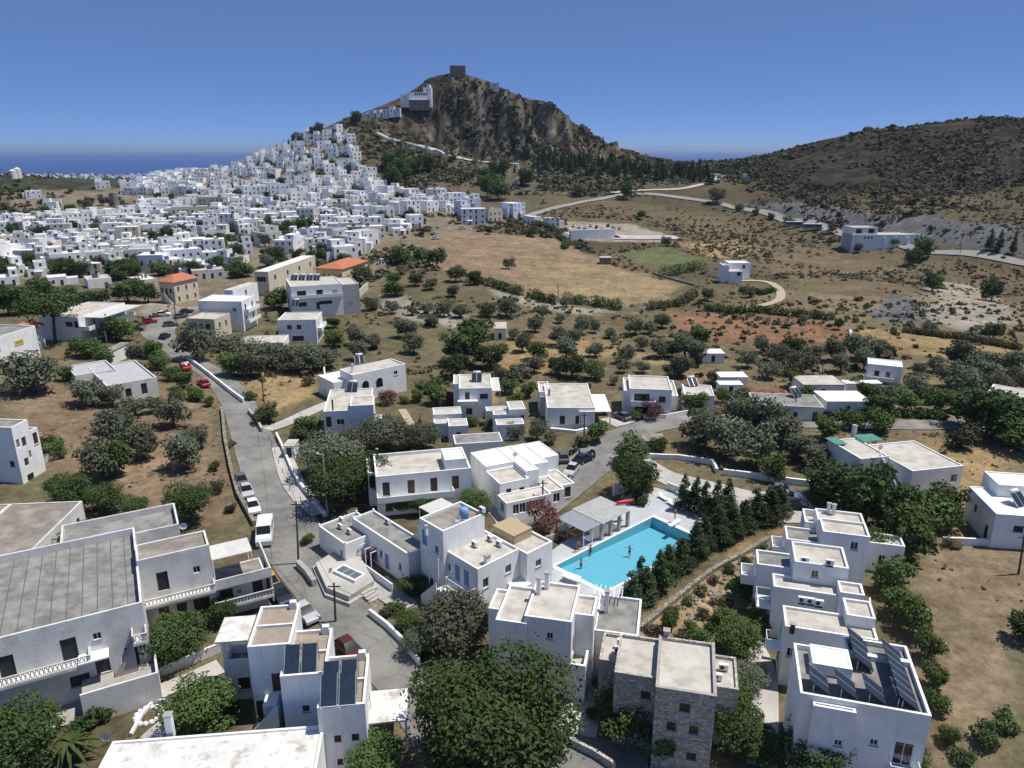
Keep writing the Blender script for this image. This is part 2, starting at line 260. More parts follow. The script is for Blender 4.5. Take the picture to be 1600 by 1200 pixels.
# ------------------------------------------------------------------ mesh building
class MB:
    def __init__(s): s.v = []; s.f = []; s.m = []
    def quad(s, a, b, c, d, m=0):
        i = len(s.v); s.v += [tuple(a), tuple(b), tuple(c), tuple(d)]; s.f.append((i, i + 1, i + 2, i + 3)); s.m.append(m)
    def box(s, x0, y0, z0, x1, y1, z1, m=0):
        i = len(s.v); s.v += [(x0, y0, z0), (x1, y0, z0), (x1, y1, z0), (x0, y1, z0), (x0, y0, z1), (x1, y0, z1), (x1, y1, z1), (x0, y1, z1)]
        for q in ((0, 3, 2, 1), (4, 5, 6, 7), (0, 1, 5, 4), (1, 2, 6, 5), (2, 3, 7, 6), (3, 0, 4, 7)): s.f.append(tuple(i + k for k in q)); s.m.append(m)
        return s
    def obox(s, c, ux, uy, uz, m=0):       # box from corner c and three edge vectors
        c, ux, uy, uz = map(Vector, (c, ux, uy, uz)); i = len(s.v)
        s.v += [tuple(p) for p in (c, c + ux, c + ux + uy, c + uy, c + uz, c + ux + uz, c + ux + uy + uz, c + uy + uz)]
        for q in ((0, 3, 2, 1), (4, 5, 6, 7), (0, 1, 5, 4), (1, 2, 6, 5), (2, 3, 7, 6), (3, 0, 4, 7)): s.f.append(tuple(i + k for k in q)); s.m.append(m)
        return s
    def tube(s, pts, rads, n=6, m=0, cap=True):
        pts = [Vector(p) for p in pts]; rings = []
        for k, p in enumerate(pts):
            d = (pts[min(k + 1, len(pts) - 1)] - pts[max(k - 1, 0)]).normalized(); a = d.orthogonal().normalized(); b = d.cross(a)
            if abs(d.z) > 0.99: a, b = Vector((1, 0, 0)), Vector((0, 1, 0))
            r = rads[k] if isinstance(rads, (list, tuple)) else rads; i = len(s.v)
            s.v += [tuple(p + a * (r * math.cos(2 * math.pi * j / n)) + b * (r * math.sin(2 * math.pi * j / n))) for j in range(n)]; rings.append(i)
        for k in range(len(rings) - 1):
            for j in range(n): s.f.append((rings[k] + j, rings[k] + (j + 1) % n, rings[k + 1] + (j + 1) % n, rings[k + 1] + j)); s.m.append(m)
        if cap: s.f.append(tuple(rings[-1] + j for j in range(n))); s.m.append(m); s.f.append(tuple(rings[0] + n - 1 - j for j in range(n))); s.m.append(m)
        return s
    def ball(s, c, r, n=8, k=5, m=0, sz=1.0):
        c = Vector(c); i0 = len(s.v)
        for a in range(1, k):
            t = math.pi * a / k
            for j in range(n): s.v.append((c.x + r * math.sin(t) * math.cos(2 * math.pi * j / n), c.y + r * math.sin(t) * math.sin(2 * math.pi * j / n), c.z + r * sz * math.cos(t)))
        t_ = len(s.v); s.v += [(c.x, c.y, c.z + r * sz), (c.x, c.y, c.z - r * sz)]
        for a in range(k - 2):
            for j in range(n): s.f.append((i0 + a * n + j, i0 + (a + 1) * n + j, i0 + (a + 1) * n + (j + 1) % n, i0 + a * n + (j + 1) % n)); s.m.append(m)
        for j in range(n):
            s.f.append((t_, i0 + j, i0 + (j + 1) % n)); s.m.append(m); s.f.append((t_ + 1, i0 + (k - 2) * n + (j + 1) % n, i0 + (k - 2) * n + j)); s.m.append(m)
        return s
    def mesh(s, name, mats, smooth=False):
        me = bpy.data.meshes.new(name); me.from_pydata(s.v, [], s.f)
        for x in (mats if isinstance(mats, (list, tuple)) else [mats]): me.materials.append(x)
        if any(s.m): me.polygons.foreach_set('material_index', s.m)
        if smooth: me.polygons.foreach_set('use_smooth', [True] * len(s.f))
        me.update(); return me
    def build(s, name, mats, parent=None, smooth=False, loc=None, rz=0):
        return put(name, s.mesh(name, mats, smooth), parent, loc, rz)
def put(name, me, parent=None, loc=None, rz=0, sc=None):
    o = bpy.data.objects.new(name, me); COL.objects.link(o)
    if parent: o.parent = parent
    if loc is not None: o.location = loc
    if rz: o.rotation_euler = (0, 0, rz)
    if sc is not None: o.scale = sc if isinstance(sc, (tuple, list)) else (sc, sc, sc)
    return o
def tag(o, label=None, cat=None, group=None, kind=None):
    if label: o['label'] = label
    if cat: o['category'] = cat
    if group: o['group'] = group
    if kind: o['kind'] = kind
    return o
def empty(name, loc, rz=0, sc=None): return put(name, None, None, loc, rz, sc)
def np_mesh(name, V, F, mats, smooth=False):
    V = np.asarray(V, np.float32); F = np.asarray(F, np.int32); k = F.shape[1]; me = bpy.data.meshes.new(name)
    me.vertices.add(len(V)); me.vertices.foreach_set('co', V.ravel()); me.loops.add(F.size); me.loops.foreach_set('vertex_index', F.ravel())
    me.polygons.add(len(F)); me.polygons.foreach_set('loop_start', np.arange(0, F.size, k, dtype=np.int32)); me.polygons.foreach_set('loop_total', np.full(len(F), k, np.int32))
    for x in (mats if isinstance(mats, (list, tuple)) else [mats]): me.materials.append(x)
    if smooth: me.polygons.foreach_set('use_smooth', np.ones(len(F), bool))
    me.update(calc_edges=True); return me
# ------------------------------------------------------------------ levelled pads, then the land itself
ZP = 60.0                                             # pool deck level
def pz(px, py, z=ZP): p = atz(px, py, z); return (p.x, p.y)
POOL = [pz(868, 884), pz(1020, 808), pz(1094, 842), pz(947, 924)]
DECK = [pz(800, 905), pz(1005, 757), pz(1075, 775), pz(1150, 815), pz(975, 935), pz(930, 965)]
def grow(P, g):
    cx = sum(p[0] for p in P) / len(P); cy_ = sum(p[1] for p in P) / len(P)
    return [(cx + (x - cx) * (1 + g / math.hypot(x - cx, y - cy_)), cy_ + (y - cy_) * (1 + g / math.hypot(x - cx, y - cy_))) for x, y in P]
PADS.append((grow(DECK, 2), ZP - 0.35, 5.0)); PADS.append((grow(POOL, 0.5), ZP - 3.4, 0.7))
def gpoly(pts): return [tuple(G(*p)[:2]) for p in pts]
# soil and field colours: pixel outlines turned into places on the ground
DRY, YEL, BRN, RED = (0.215, 0.165, 0.10), (0.30, 0.215, 0.11), (0.205, 0.148, 0.096), (0.21, 0.112, 0.064)
PALE, GRNF, OLV, GRY, TWN, DARK = (0.30, 0.265, 0.21), (0.115, 0.125, 0.055), (0.13, 0.115, 0.065), (0.135, 0.135, 0.14), (0.20, 0.165, 0.115), (0.11, 0.095, 0.065)
ZONES = [
    (TWN, 12, [(0, 300), (340, 268), (545, 200), (570, 260), (660, 310), (800, 330), (790, 350), (600, 420), (560, 480), (300, 480), (180, 440), (0, 440)]),
    ((0.25, 0.178, 0.118), 6, [(640, 400), (700, 362), (870, 372), (960, 415), (1060, 455), (980, 478), (800, 455), (700, 430)]),
    ((0.275, 0.205, 0.118), 5, [(800, 410), (930, 405), (1070, 445), (1040, 472), (960, 478), (850, 460)]),
    ((0.12, 0.13, 0.06), 5, [(965, 393), (1040, 385), (1110, 405), (1085, 425), (1010, 420)]),
    ((0.125, 0.105, 0.062), 10, [(980, 315), (1160, 330), (1330, 375), (1500, 400), (1440, 470), (1240, 440), (1100, 400), (1000, 350)]),
    ((0.155, 0.118, 0.072), 8, [(1060, 335), (1180, 350), (1300, 390), (1420, 420), (1400, 470), (1250, 455), (1180, 400), (1080, 365)]),
    (YEL, 6, [(1060, 380), (1150, 375), (1190, 392), (1120, 405)]),
    ((0.225, 0.128, 0.076), 3, [(1040, 486), (1250, 492), (1330, 512), (1330, 535), (1240, 538), (1110, 530), (1050, 515)]),
    (YEL, 3, [(1335, 512), (1450, 520), (1600, 548), (1600, 580), (1480, 560), (1335, 535)]),
    (RED, 3, [(1110, 602), (1270, 605), (1270, 625), (1115, 622)]),
    (GRY, 3, [(1355, 490), (1395, 465), (1445, 462), (1450, 500), (1400, 510)]),
    (PALE, 4, [(1450, 440), (1530, 445), (1590, 500), (1520, 525), (1455, 500)]),
    (GRY, 4, [(1150, 318), (1230, 316), (1350, 330), (1500, 346), (1600, 352), (1600, 402), (1450, 385), (1330, 360), (1230, 340)]),
    (PALE, 3, [(860, 345), (985, 350), (1040, 365), (1035, 378), (960, 378), (890, 374)]),
    (PALE, 5, [(585, 455), (680, 480), (760, 500), (740, 520), (640, 500), (590, 480)]),
    (PALE, 4, [(770, 452), (900, 478), (1010, 490), (900, 490), (780, 470)]),
    (OLV, 4, [(565, 485), (650, 505), (690, 530), (640, 560), (575, 540)]),
    (YEL, 3, [(350, 580), (505, 580), (500, 620), (420, 655), (400, 620)]),
    (BRN, 4, [(0, 600), (330, 620), (360, 740), (370, 830), (200, 800), (130, 780), (0, 690)]),
    (YEL, 5, [(760, 640), (860, 560), (980, 560), (1090, 590), (1050, 560), (900, 530), (780, 540)]),
    ((0.235, 0.178, 0.115), 4, [(1440, 860), (1600, 850), (1600, 1200), (1480, 1200), (1440, 980)]),
    (YEL, 4, [(1460, 690), (1600, 700), (1600, 760), (1520, 830), (1480, 850), (1440, 800)]),
    ((0.32, 0.225, 0.125), 2, [(960, 1000), (1160, 860), (1230, 830), (1190, 900), (1150, 960), (1010, 1020)]),
    (PALE, 3, [(570, 880), (640, 900), (700, 960), (600, 960)]),
    (DARK, 14, [(565, 205), (600, 220), (700, 245), (820, 262), (960, 262), (1100, 275), (1000, 296), (900, 300), (820, 325), (740, 312), (640, 300), (580, 270)]),
    (PALE, 4, [(205, 475), (255, 470), (300, 478), (240, 500)]),
]
ys = np.concatenate([np.linspace(-40, 34, 20, endpoint=False), np.exp(np.linspace(math.log(34), math.log(4200), 760))])
ys = np.unique(np.concatenate([ys, np.linspace(580, 730, 120)])); ys = ys[np.r_[True, np.diff(ys) > .25]]
us = np.linspace(-1, 1, 541); us = np.sign(us) * (np.abs(us) * 0.82 + 0.18 * np.abs(us) ** 3 * 2.2)
YY, UU = np.meshgrid(ys, us, indexing='ij'); XX = UU * (np.maximum(YY, 0) * 0.80 + 45)
ZZ = hgt(XX, YY)
xf, yf = XX.ravel(), YY.ravel()
C = np.empty((len(xf), 3)); j1 = fbm(xf / 9, yf / 9, 3); j2 = fbm(xf / 50 + 3, yf / 50, 3); j3 = fbm(xf / 2.3, yf / 2.3, 2)
t = np.clip(j2 * 1.4 + 0.5 + j1 * 0.5, 0, 1)[:, None]; C[:] = np.array(DRY) * (1 - t) + np.array(OLV) * t
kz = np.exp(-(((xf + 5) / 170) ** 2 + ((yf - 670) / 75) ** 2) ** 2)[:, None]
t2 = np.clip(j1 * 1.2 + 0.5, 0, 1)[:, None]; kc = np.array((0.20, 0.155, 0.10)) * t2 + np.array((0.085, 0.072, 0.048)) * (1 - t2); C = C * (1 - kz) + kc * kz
hz_ = (sstep(430, 520, yf) * sstep(150, 230, xf))[:, None]; hc = np.array((0.075, 0.060, 0.038)) * t2 + np.array((0.042, 0.037, 0.024)) * (1 - t2); C = C * (1 - hz_) + hc * hz_
fz_ = np.maximum(sstep(780, 900, yf), sstep(600, 680, yf) * sstep(-170, -230, xf))[:, None]; fc = np.array((0.09, 0.092, 0.055)) * t2 + np.array((0.05, 0.06, 0.035)) * (1 - t2); C = C * (1 - fz_) + fc * fz_
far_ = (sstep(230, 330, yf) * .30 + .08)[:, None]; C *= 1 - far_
for colr, soft, pts in ZONES:
    P = gpoly(pts); bx = [p[0] for p in P]; by = [p[1] for p in P]
    m = (xf > min(bx) - 15) & (xf < max(bx) + 15) & (yf > min(by) - 15) & (yf < max(by) + 15)
    if m.any():
        s_ = poly_sd(xf[m], yf[m], P) + j1[m] * soft * 1.6 + j3[m] * soft * 0.6; a = sstep(soft * 0.5, -soft * 0.5, s_)[:, None]
        C[m] = C[m] * (1 - a) + np.array(colr) * a
gy, gx = np.gradient(ZZ); slope = np.hypot(gy / np.gradient(YY, axis=0), gx / np.gradient(XX, axis=1)).ravel()
st = (sstep(0.9, 1.6, slope + j1 * 0.5) * sstep(350, 450, yf))[:, None]; C = C * (1 - st) + (np.array((0.135, 0.112, 0.085)) * t2 + np.array((0.075, 0.066, 0.052)) * (1 - t2)) * st
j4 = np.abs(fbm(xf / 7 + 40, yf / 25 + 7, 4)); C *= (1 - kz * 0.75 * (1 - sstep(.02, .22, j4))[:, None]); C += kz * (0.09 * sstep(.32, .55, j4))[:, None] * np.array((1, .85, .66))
C *= (1 + 0.40 * j3 + 0.35 * j1)[:, None]
nr, nc = XX.shape; idx = np.arange(nr * nc).reshape(nr, nc)
F = np.stack([idx[:-1, :-1], idx[:-1, 1:], idx[1:, 1:], idx[1:, :-1]], -1).reshape(-1, 4)
def soil_material():
    m = bpy.data.materials.new('dry_soil_and_grass'); m.use_nodes = True; N = m.node_tree.nodes; L = m.node_tree.links; p = N['Principled BSDF']
    p.inputs['Roughness'].default_value = 1; p.inputs['Specular IOR Level'].default_value = 0.1
    a = N.new('ShaderNodeAttribute'); a.attribute_name = 'soil'; g = N.new('ShaderNodeNewGeometry')
    def noise(sc, det): n = N.new('ShaderNodeTexNoise'); n.inputs['Scale'].default_value = sc; n.inputs['Detail'].default_value = det; n.inputs['Roughness'].default_value = 0.7; L.new(g.outputs['Position'], n.inputs['Vector']); return n
    n1 = noise(0.9, 8); n2 = noise(0.16, 6); r1 = N.new('ShaderNodeMapRange'); r1.inputs[1].default_value = 0.3; r1.inputs[2].default_value = 0.7; r1.inputs[3].default_value = 0.55; r1.inputs[4].default_value = 1.4
    L.new(n1.outputs['Fac'], r1.inputs[0]); h = N.new('ShaderNodeHueSaturation'); L.new(a.outputs['Color'], h.inputs['Color']); L.new(r1.outputs[0], h.inputs['Value'])
    r2 = N.new('ShaderNodeMapRange'); r2.inputs[1].default_value = 0.52; r2.inputs[2].default_value = 0.68; L.new(n2.outputs['Fac'], r2.inputs[0])
    mt = N.new('ShaderNodeMath'); mt.operation = 'MULTIPLY'; mt.inputs[1].default_value = 0.5; L.new(r2.outputs[0], mt.inputs[0])
    mx = N.new('ShaderNodeMix'); mx.data_type = 'RGBA'; mx.inputs[7].default_value = (0.12, 0.105, 0.055, 1); L.new(mt.outputs[0], mx.inputs[0]); L.new(h.outputs[0], mx.inputs[6]); L.new(mx.outputs[2], p.inputs['Base Color'])
    b = N.new('ShaderNodeBump'); b.inputs['Strength'].default_value = 0.8; b.inputs['Distance'].default_value = 0.35; L.new(n1.outputs['Fac'], b.inputs['Height']); L.new(b.outputs[0], p.inputs['Normal']); return m
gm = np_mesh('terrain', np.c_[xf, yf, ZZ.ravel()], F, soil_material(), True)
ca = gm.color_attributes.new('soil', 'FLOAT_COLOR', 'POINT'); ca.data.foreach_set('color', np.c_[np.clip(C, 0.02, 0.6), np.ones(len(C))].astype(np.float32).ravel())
tag(put('terrain', gm), 'dry hillside ground with fields, scrub and castle rock', kind='structure')
# sea
def sea_material():
    m = bpy.data.materials.new('sea_water'); m.use_nodes = True; N = m.node_tree.nodes; L = m.node_tree.links; p = N['Principled BSDF']
    p.inputs['Base Color'].default_value = (0.012, 0.05, 0.22, 1); p.inputs['Roughness'].default_value = 0.35; p.inputs['Specular IOR Level'].default_value = 0.25
    g = N.new('ShaderNodeNewGeometry'); n = N.new('ShaderNodeTexNoise'); n.inputs['Scale'].default_value = 0.03; n.inputs['Detail'].default_value = 8; L.new(g.outputs['Position'], n.inputs['Vector'])
    b = N.new('ShaderNodeBump'); b.inputs['Strength'].default_value = 0.5; b.inputs['Distance'].default_value = 8; L.new(n.outputs['Fac'], b.inputs['Height']); L.new(b.outputs[0], p.inputs['Normal']); return m
sm = MB()
for i in range(24):
    for j in range(24):
        f = lambda k: -70000 + 140000 * k / 24
        sm.quad((f(i), 600 + 90000 * j / 24, 0), (f(i + 1), 600 + 90000 * j / 24, 0), (f(i + 1), 600 + 90000 * (j + 1) / 24, 0), (f(i), 600 + 90000 * (j + 1) / 24, 0))
tag(sm.build('sea', sea_material()), 'deep blue open sea beyond the town', kind='structure')

# roads, tracks and paved yards, draped over the ground
FROAD = mat('far_road_concrete', (0.30, 0.285, 0.26), (0.25, 0.24, 0.22), .3, .95)
ROADPTS = []
def ribbon(name, pts, width, m, off, label=None, step=1.5, nx=6, world=False, kind='structure', parent=None):
    P = [Vector(p[:2]) if world else Vector(G(*p[:2])[:2]) for p in pts]; W = [p[2] if len(p) > 2 else width for p in pts]
    out = []; n = len(P)
    for i in range(n - 1):
        p0, p1, p2, p3 = P[max(i - 1, 0)], P[i], P[i + 1], P[min(i + 2, n - 1)]; k = max(2, int((p2 - p1).length / step))
        for j in range(k):
            t = j / k; out.append((0.5 * (2 * p1 + (p2 - p0) * t + (2 * p0 - 5 * p1 + 4 * p2 - p3) * t * t + (3 * p1 - p0 - 3 * p2 + p3) * t ** 3), W[i] + (W[i + 1] - W[i]) * t))
    out.append((P[-1], W[-1])); xs = []
    for i, (p, w_) in enumerate(out):
        d = (out[min(i + 1, len(out) - 1)][0] - out[max(i - 1, 0)][0]).normalized(); nrm = Vector((-d.y, d.x))
        xs.append([p + nrm * (w_ * (j / nx - 0.5)) for j in range(nx + 1)])
    A = np.array([[(q.x, q.y) for q in r] for r in xs]); Z = hgt(A[..., 0], A[..., 1]) + off
    idx = np.arange(A.shape[0] * (nx + 1)).reshape(A.shape[0], nx + 1)
    F_ = np.stack([idx[:-1, :-1], idx[1:, :-1], idx[1:, 1:], idx[:-1, 1:]], -1).reshape(-1, 4)
    ROADPTS.extend((p.x, p.y, w_ / 2 + .8) for p, w_ in out[::2]); o = put(name, np_mesh(name, np.c_[A.reshape(-1, 2), Z.ravel()], F_, m, True), parent)
    if label: tag(o, label, kind=kind)
    return o, [x[0] for x in out], [x[1] for x in out]
ROAD = [(690, 1150), (640, 1075), (560, 985), (500, 915), (462, 850), (437, 790), (415, 735), (393, 680), (372, 630), (340, 590), (305, 568), (272, 545), (247, 520), (268, 500), (300, 484), (330, 470)]
ROADW = [5.4, 5.4, 5.6, 6.6, 8.5, 8.2, 7.5, 7, 6.5, 6, 5.6, 5.6, 8.5, 8, 6, 5]
ribbon('road', [(*p, w_) for p, w_ in zip(ROAD, ROADW)], 6, ASP, 0.10, 'worn grey road climbing from the hotel into the town', 1.2)
ribbon('road', [(790, 842, 5), (815, 815, 6), (860, 775, 7.5), (915, 730, 8), (960, 690, 6.5), (1010, 668, 6), (1080, 657, 6), (1180, 655, 5.5)], 6, ASP, 0.12, 'grey side road passing the pool and white hall', 1.2)
ribbon('road', [(1150, 657), (1260, 662), (1380, 664), (1480, 664), (1640, 655)], 5, ASP, 0.14, 'grey road running right behind the stair house', 1.5)
ribbon('road', [(826, 338), (870, 325), (930, 313), (988, 304), (1060, 309), (1130, 320), (1180, 330), (1225, 345), (1300, 360), (1400, 380), (1500, 396), (1640, 416)], 6, FROAD, 0.5, 'pale road winding along the far hillside', 4)
ribbon('path', [(590, 210), (640, 226), (690, 238), (740, 252), (810, 258)], 3.5, CON, 0.8, 'pale walled path crossing below the castle rock', 4, 3)
ribbon('path', [(955, 302), (1000, 298), (1060, 296), (1110, 285), (1125, 277)], 4, CON, 0.5, 'narrow lane climbing to the cemetery chapel', 4, 3)
ribbon('path', [(1130, 440), (1190, 440), (1215, 450), (1218, 468), (1190, 478), (1150, 482)], 3, DIRT, 0.3, 'dirt drive curving round the lone valley house', 2, 3)
ribbon('path', [(1270, 792, 9), (1180, 790, 10), (1110, 768, 6), (1040, 745, 4), (1000, 720, 4)], 8, CON, 0.12, 'paved car park beyond the pool trees', 1.2)
ribbon('path', [(418, 672, 2.4), (450, 660), (500, 637), (540, 622)], 3, CON, 0.14, 'concrete lane leading up to the arched house', 1.2, 3)
ribbon('path', [(1060, 372), (1000, 372), (930, 370), (890, 369)], 14, CON, 0.4, 'bare yard by the far car park', 3, 4)
ribbon('path', [(1190, 1200, 2.5), (1195, 1100, 2.5), (1190, 1040, 2.5), (1165, 985, 2)], 2.4, CON, 0.10, 'pale garden path beside the panel building', 1.2, 3)
ribbon('path', [(940, 985, 3), (925, 1060, 3.4), (905, 1130, 3.5), (890, 1200, 4)], 3, CON, 0.10, 'paved passage beside the stone building', 1.2, 3)
ribbon('path', [(780, 1190, 6), (900, 1190, 6), (1010, 1215, 6)], 5, ASP, 0.12, 'shaded lane under the big tree', 1.2, 4)
ribbon('path', [(60, 1130, 3), (130, 1110, 3), (212, 1086, 2.4)], 3, STC, .12, 'stone paved path below the grey roof house', 1.0, 3)
ribbon('path', [(225, 1092, 2.2), (290, 1066, 2.2), (345, 1042, 2.4)], 2.2, CON, .14, 'narrow concrete lane along the lattice wall', 1.0, 3)
ribbon('path', [(190, 1200, 2.4), (225, 1165, 2.0), (262, 1130, 1.6)], 2, CON, .12, 'pale garden path at the bottom left', 1.0, 3)
ribbon('path', [(590, 905, 2.6), (610, 930, 3), (640, 950, 2.4)], 2.6, STC, .12, 'stone paved court below the apartment stairs', 1.0, 3)
ribbon('path', [(730, 745, 2.2), (752, 775, 2.6), (790, 812, 3.2), (800, 835, 4)], 2.6, CON, .13, 'pale alley between balcony block and white hall', 1.0, 3)
ribbon('path', [(655, 690, 1.6), (640, 660, 1.6), (628, 640, 1.6)], 1.6, DIRT, .12, 'dirt path climbing to the arched house', 1.0, 3)
ribbon('path', [(950, 662, 5), (975, 655, 5), (990, 645, 4)], 4, CON, .13, 'concrete drive of the awning house', 1.0, 3)
# ------------------------------------------------------------------ buildings
random.seed(5)
_pane = {}
OKIND = {'w': GL, 's': SH, 'k': SHD, 'd': SH, 'b': BLU, 'B': GL, 'o': GL, 'g': GL, 'c': WC}
def pane_meshes(w_, h_, k):
    key = (round(w_, 2), round(h_, 2), k)
    if key in _pane: return _pane[key]
    a = MB(); a.box(-w_ / 2, -0.02, 0, w_ / 2, 0.02, h_)
    if k in 'skb':
        n = max(3, int(h_ / 0.22))
        for i in range(n): a.box(-w_ / 2 + 0.06, -0.035, h_ * i / n + 0.03, -0.03, -0.02, h_ * (i + 1) / n - 0.03); a.box(0.03, -0.035, h_ * i / n + 0.03, w_ / 2 - 0.06, -0.02, h_ * (i + 1) / n - 0.03)
    b = MB(); t = 0.055
    for q in ((-w_ / 2, 0, -w_ / 2 + t, h_), (w_ / 2 - t, 0, w_ / 2, h_), (-w_ / 2 + t, h_ - t, w_ / 2 - t, h_), (-w_ / 2 + t, 0, w_ / 2 - t, t), (-t / 2, t, t / 2, h_ - t)): b.box(q[0], -0.06, q[1], q[2], -0.021, q[3])
    fm = BLU if k in 'Bb' else (WHP if k in 'wg' else SH if k in 'ds' else SHD)
    _pane[key] = (a.mesh('pane', OKIND[k]), b.mesh('frame', fm)); return _pane[key]
_sill = {}
def sill_mesh(w_):
    w_ = round(w_, 2)
    if w_ not in _sill: _sill[w_] = MB().box(-w_ / 2 - .08, -.24, -.09, w_ / 2 + .08, -.161, .0).mesh('sill', STC)
    return _sill[w_]
FACE = {'f': (0, (1, 0), (0, -1)), 'r': (math.pi / 2, (0, 1), (1, 0)), 'b': (math.pi, (-1, 0), (0, 1)), 'l': (-math.pi / 2, (0, -1), (-1, 0))}
class House:
    def __init__(s, name, label, e0, e1, h, z0=None, mode='f', cat='house', group=None, wall=W1, roof=RB, par=0.35, frames=True, ang=None):
        if z0 is None:
            p = atz(*e0, 60 + h); z0 = H1(p.x, p.y)
            p = atz(*e0, z0 + h); z0 = H1(p.x, p.y)
        elif isinstance(z0, tuple): z0 = G(*z0).z
        a, b = atz(*e0, z0 + h), atz(*e1, z0 + h); d = b - a
        s.ang = ang if ang is not None else math.atan2(d.y, d.x) - (math.pi / 2 if mode == 'r' else 0)
        s.z0 = z0; s.o = a.copy(); s.o.z = z0; s.wall, s.roof, s.par, s.frames = wall, roof, par, frames
        s.ob = empty(name, s.o, s.ang); tag(s.ob, label, cat, group); s.c, s.s = math.cos(s.ang), math.sin(s.ang); s.name = name
    def loc(s, p): x, y = p[0] - s.o.x, p[1] - s.o.y; return (x * s.c + y * s.s, -x * s.s + y * s.c)
    def px(s, px, py, h): return s.loc(atz(px, py, s.z0 + h))
    def world(s, x, y, z): return Vector((s.o.x + x * s.c - y * s.s, s.o.y + x * s.s + y * s.c, s.z0 + z))
    def b(s, a, c, h, ops=(), roof=None, par=None, wall=None, base=-2.5, px=True, minw=0):
        roof, wall = roof or s.roof, wall or s.wall; par = s.par if par is None else par
        if px: a, c = s.px(*a, h), s.px(*c, h)
        x0, x1 = sorted((a[0], c[0])); y0, y1 = sorted((a[1], c[1])); s.last = (x0, y0, x1, y1, h)
        m = MB(); t = 0.22
        cor = {'f': (x0, y0, x1 - x0), 'r': (x1, y0, y1 - y0), 'b': (x1, y1, x1 - x0), 'l': (x0, y1, y1 - y0)}
        for f, (ox, oy, L) in cor.items():
            rz, d, nrm = FACE[f]; P = lambda u, z, q=0: (ox + d[0] * u - nrm[0] * q, oy + d[1] * u - nrm[1] * q, z)
            rects = []
            for op in ops:
                if op[0] != f: continue
                u, sill, w_, hh, k = op[1:6]; u = u * L if -1 < u <= 1 and not isinstance(u, int) else u
                u0, u1 = u - w_ / 2, u + w_ / 2
                if u0 < 0.1 or u1 > L - 0.1 or sill + hh > h - 0.05: continue
                rects.append((u0, u1, max(sill, base + 0.1), sill + hh, k))
            us_ = sorted({0, L, *[r[0] for r in rects], *[r[1] for r in rects]}); zs = sorted({base, h, *[r[2] for r in rects], *[r[3] for r in rects]})
            for i in range(len(us_) - 1):
                for j in range(len(zs) - 1):
                    uc, zc = (us_[i] + us_[i + 1]) / 2, (zs[j] + zs[j + 1]) / 2
                    if any(r[0] < uc < r[1] and r[2] < zc < r[3] for r in rects): continue
                    m.quad(P(us_[i], zs[j]), P(us_[i + 1], zs[j]), P(us_[i + 1], zs[j + 1]), P(us_[i], zs[j + 1]))
            for u0, u1, z0, z1, k in rects:
                q = 1.3 if k == 'o' else 0.16
                m.quad(P(u0, z0), P(u0, z0, q), P(u0, z1, q), P(u0, z1)); m.quad(P(u1, z0, q), P(u1, z0), P(u1, z1), P(u1, z1, q))
                m.quad(P(u0, z1), P(u0, z1, q), P(u1, z1, q), P(u1, z1)); m.quad(P(u0, z0, q), P(u0, z0), P(u1, z0), P(u1, z0, q))
                w_, hh = u1 - u0, z1 - z0; me, fr = pane_meshes(w_, hh, k)
                o = put('door' if k in 'd' else 'window', me, s.ob, P((u0 + u1) / 2, z0, q), rz)
                if s.frames and k not in 'o': put('frame', fr, o)
                if s.frames and k in 'wskB' and sill > .5: put('sill', sill_mesh(w_), o)
        if par > 0:
            zr = h - par
            for (a0, b0, a1, b1) in ((x0, y0, x1 - t, y0 + t), (x1 - t, y0, x1, y1 - t), (x0 + t, y1 - t, x1, y1), (x0, y0 + t, x0 + t, y1)): m.quad((a0, b0, h), (a1, b0, h), (a1, b1, h), (a0, b1, h))
            A = [(x0 + t, y0 + t), (x1 - t, y0 + t), (x1 - t, y1 - t), (x0 + t, y1 - t)]
            for i in range(4): p, q = A[i], A[(i + 1) % 4]; m.quad((*q, zr), (*p, zr), (*p, h), (*q, h))
            m.build('wall', wall, s.ob); r = MB(); r.box(x0 + t, y0 + t, zr - 0.15, x1 - t, y1 - t, zr + 0.004); r.build('roof', roof, s.ob)
        else:
            m.build('wall', wall, s.ob); r = MB(); e = 0.12; r.box(x0 - e, y0 - e, h - 0.01, x1 + e, y1 + e, h + 0.16); r.build('roof', roof, s.ob)
        return s
    def box(s, name, x0, y0, z0, x1, y1, z1, m=None): MB().box(x0, y0, z0, x1, y1, z1).build(name, m or s.wall, s.ob); return s
    def slab(s, name, a, c, h, th=0.15, m=None, posts=0, pm=None, e=0, pz0=-0.5):      # flat cover given by two opposite corner pixels, with corner posts
        a, c = s.px(*a, h), s.px(*c, h); x0, x1 = sorted((a[0], c[0])); y0, y1 = sorted((a[1], c[1]))
        MB().box(x0, y0, h - th, x1, y1, h).build(name, m or s.roof, s.ob)
        if posts:
            for x in (x0 + 0.15, x1 - 0.15):
                for y in (y0 + 0.15, y1 - 0.15): MB().box(x - 0.1, y - 0.1, pz0, x + 0.1, y + 0.1, h - th).build('post', pm or s.wall, s.ob)
        return x0, y0, x1, y1
    def chimney(s, px, py, h, w_=0.6, top=1.6, base=None, m=None):
        x, y = s.px(px, py, h + top); k = MB(); k.box(x - w_ / 2, y - w_ / 2, (base if base is not None else h - 0.5), x + w_ / 2, y + w_ / 2, h + top)
        c = k.build('chimney', m or s.wall, s.ob); d = MB(); d.box(x - w_ / 2 - 0.07, y - w_ / 2 - 0.07, h + top, x + w_ / 2 + 0.07, y + w_ / 2 + 0.07, h + top + 0.1); d.build('cap', STC, c); return s
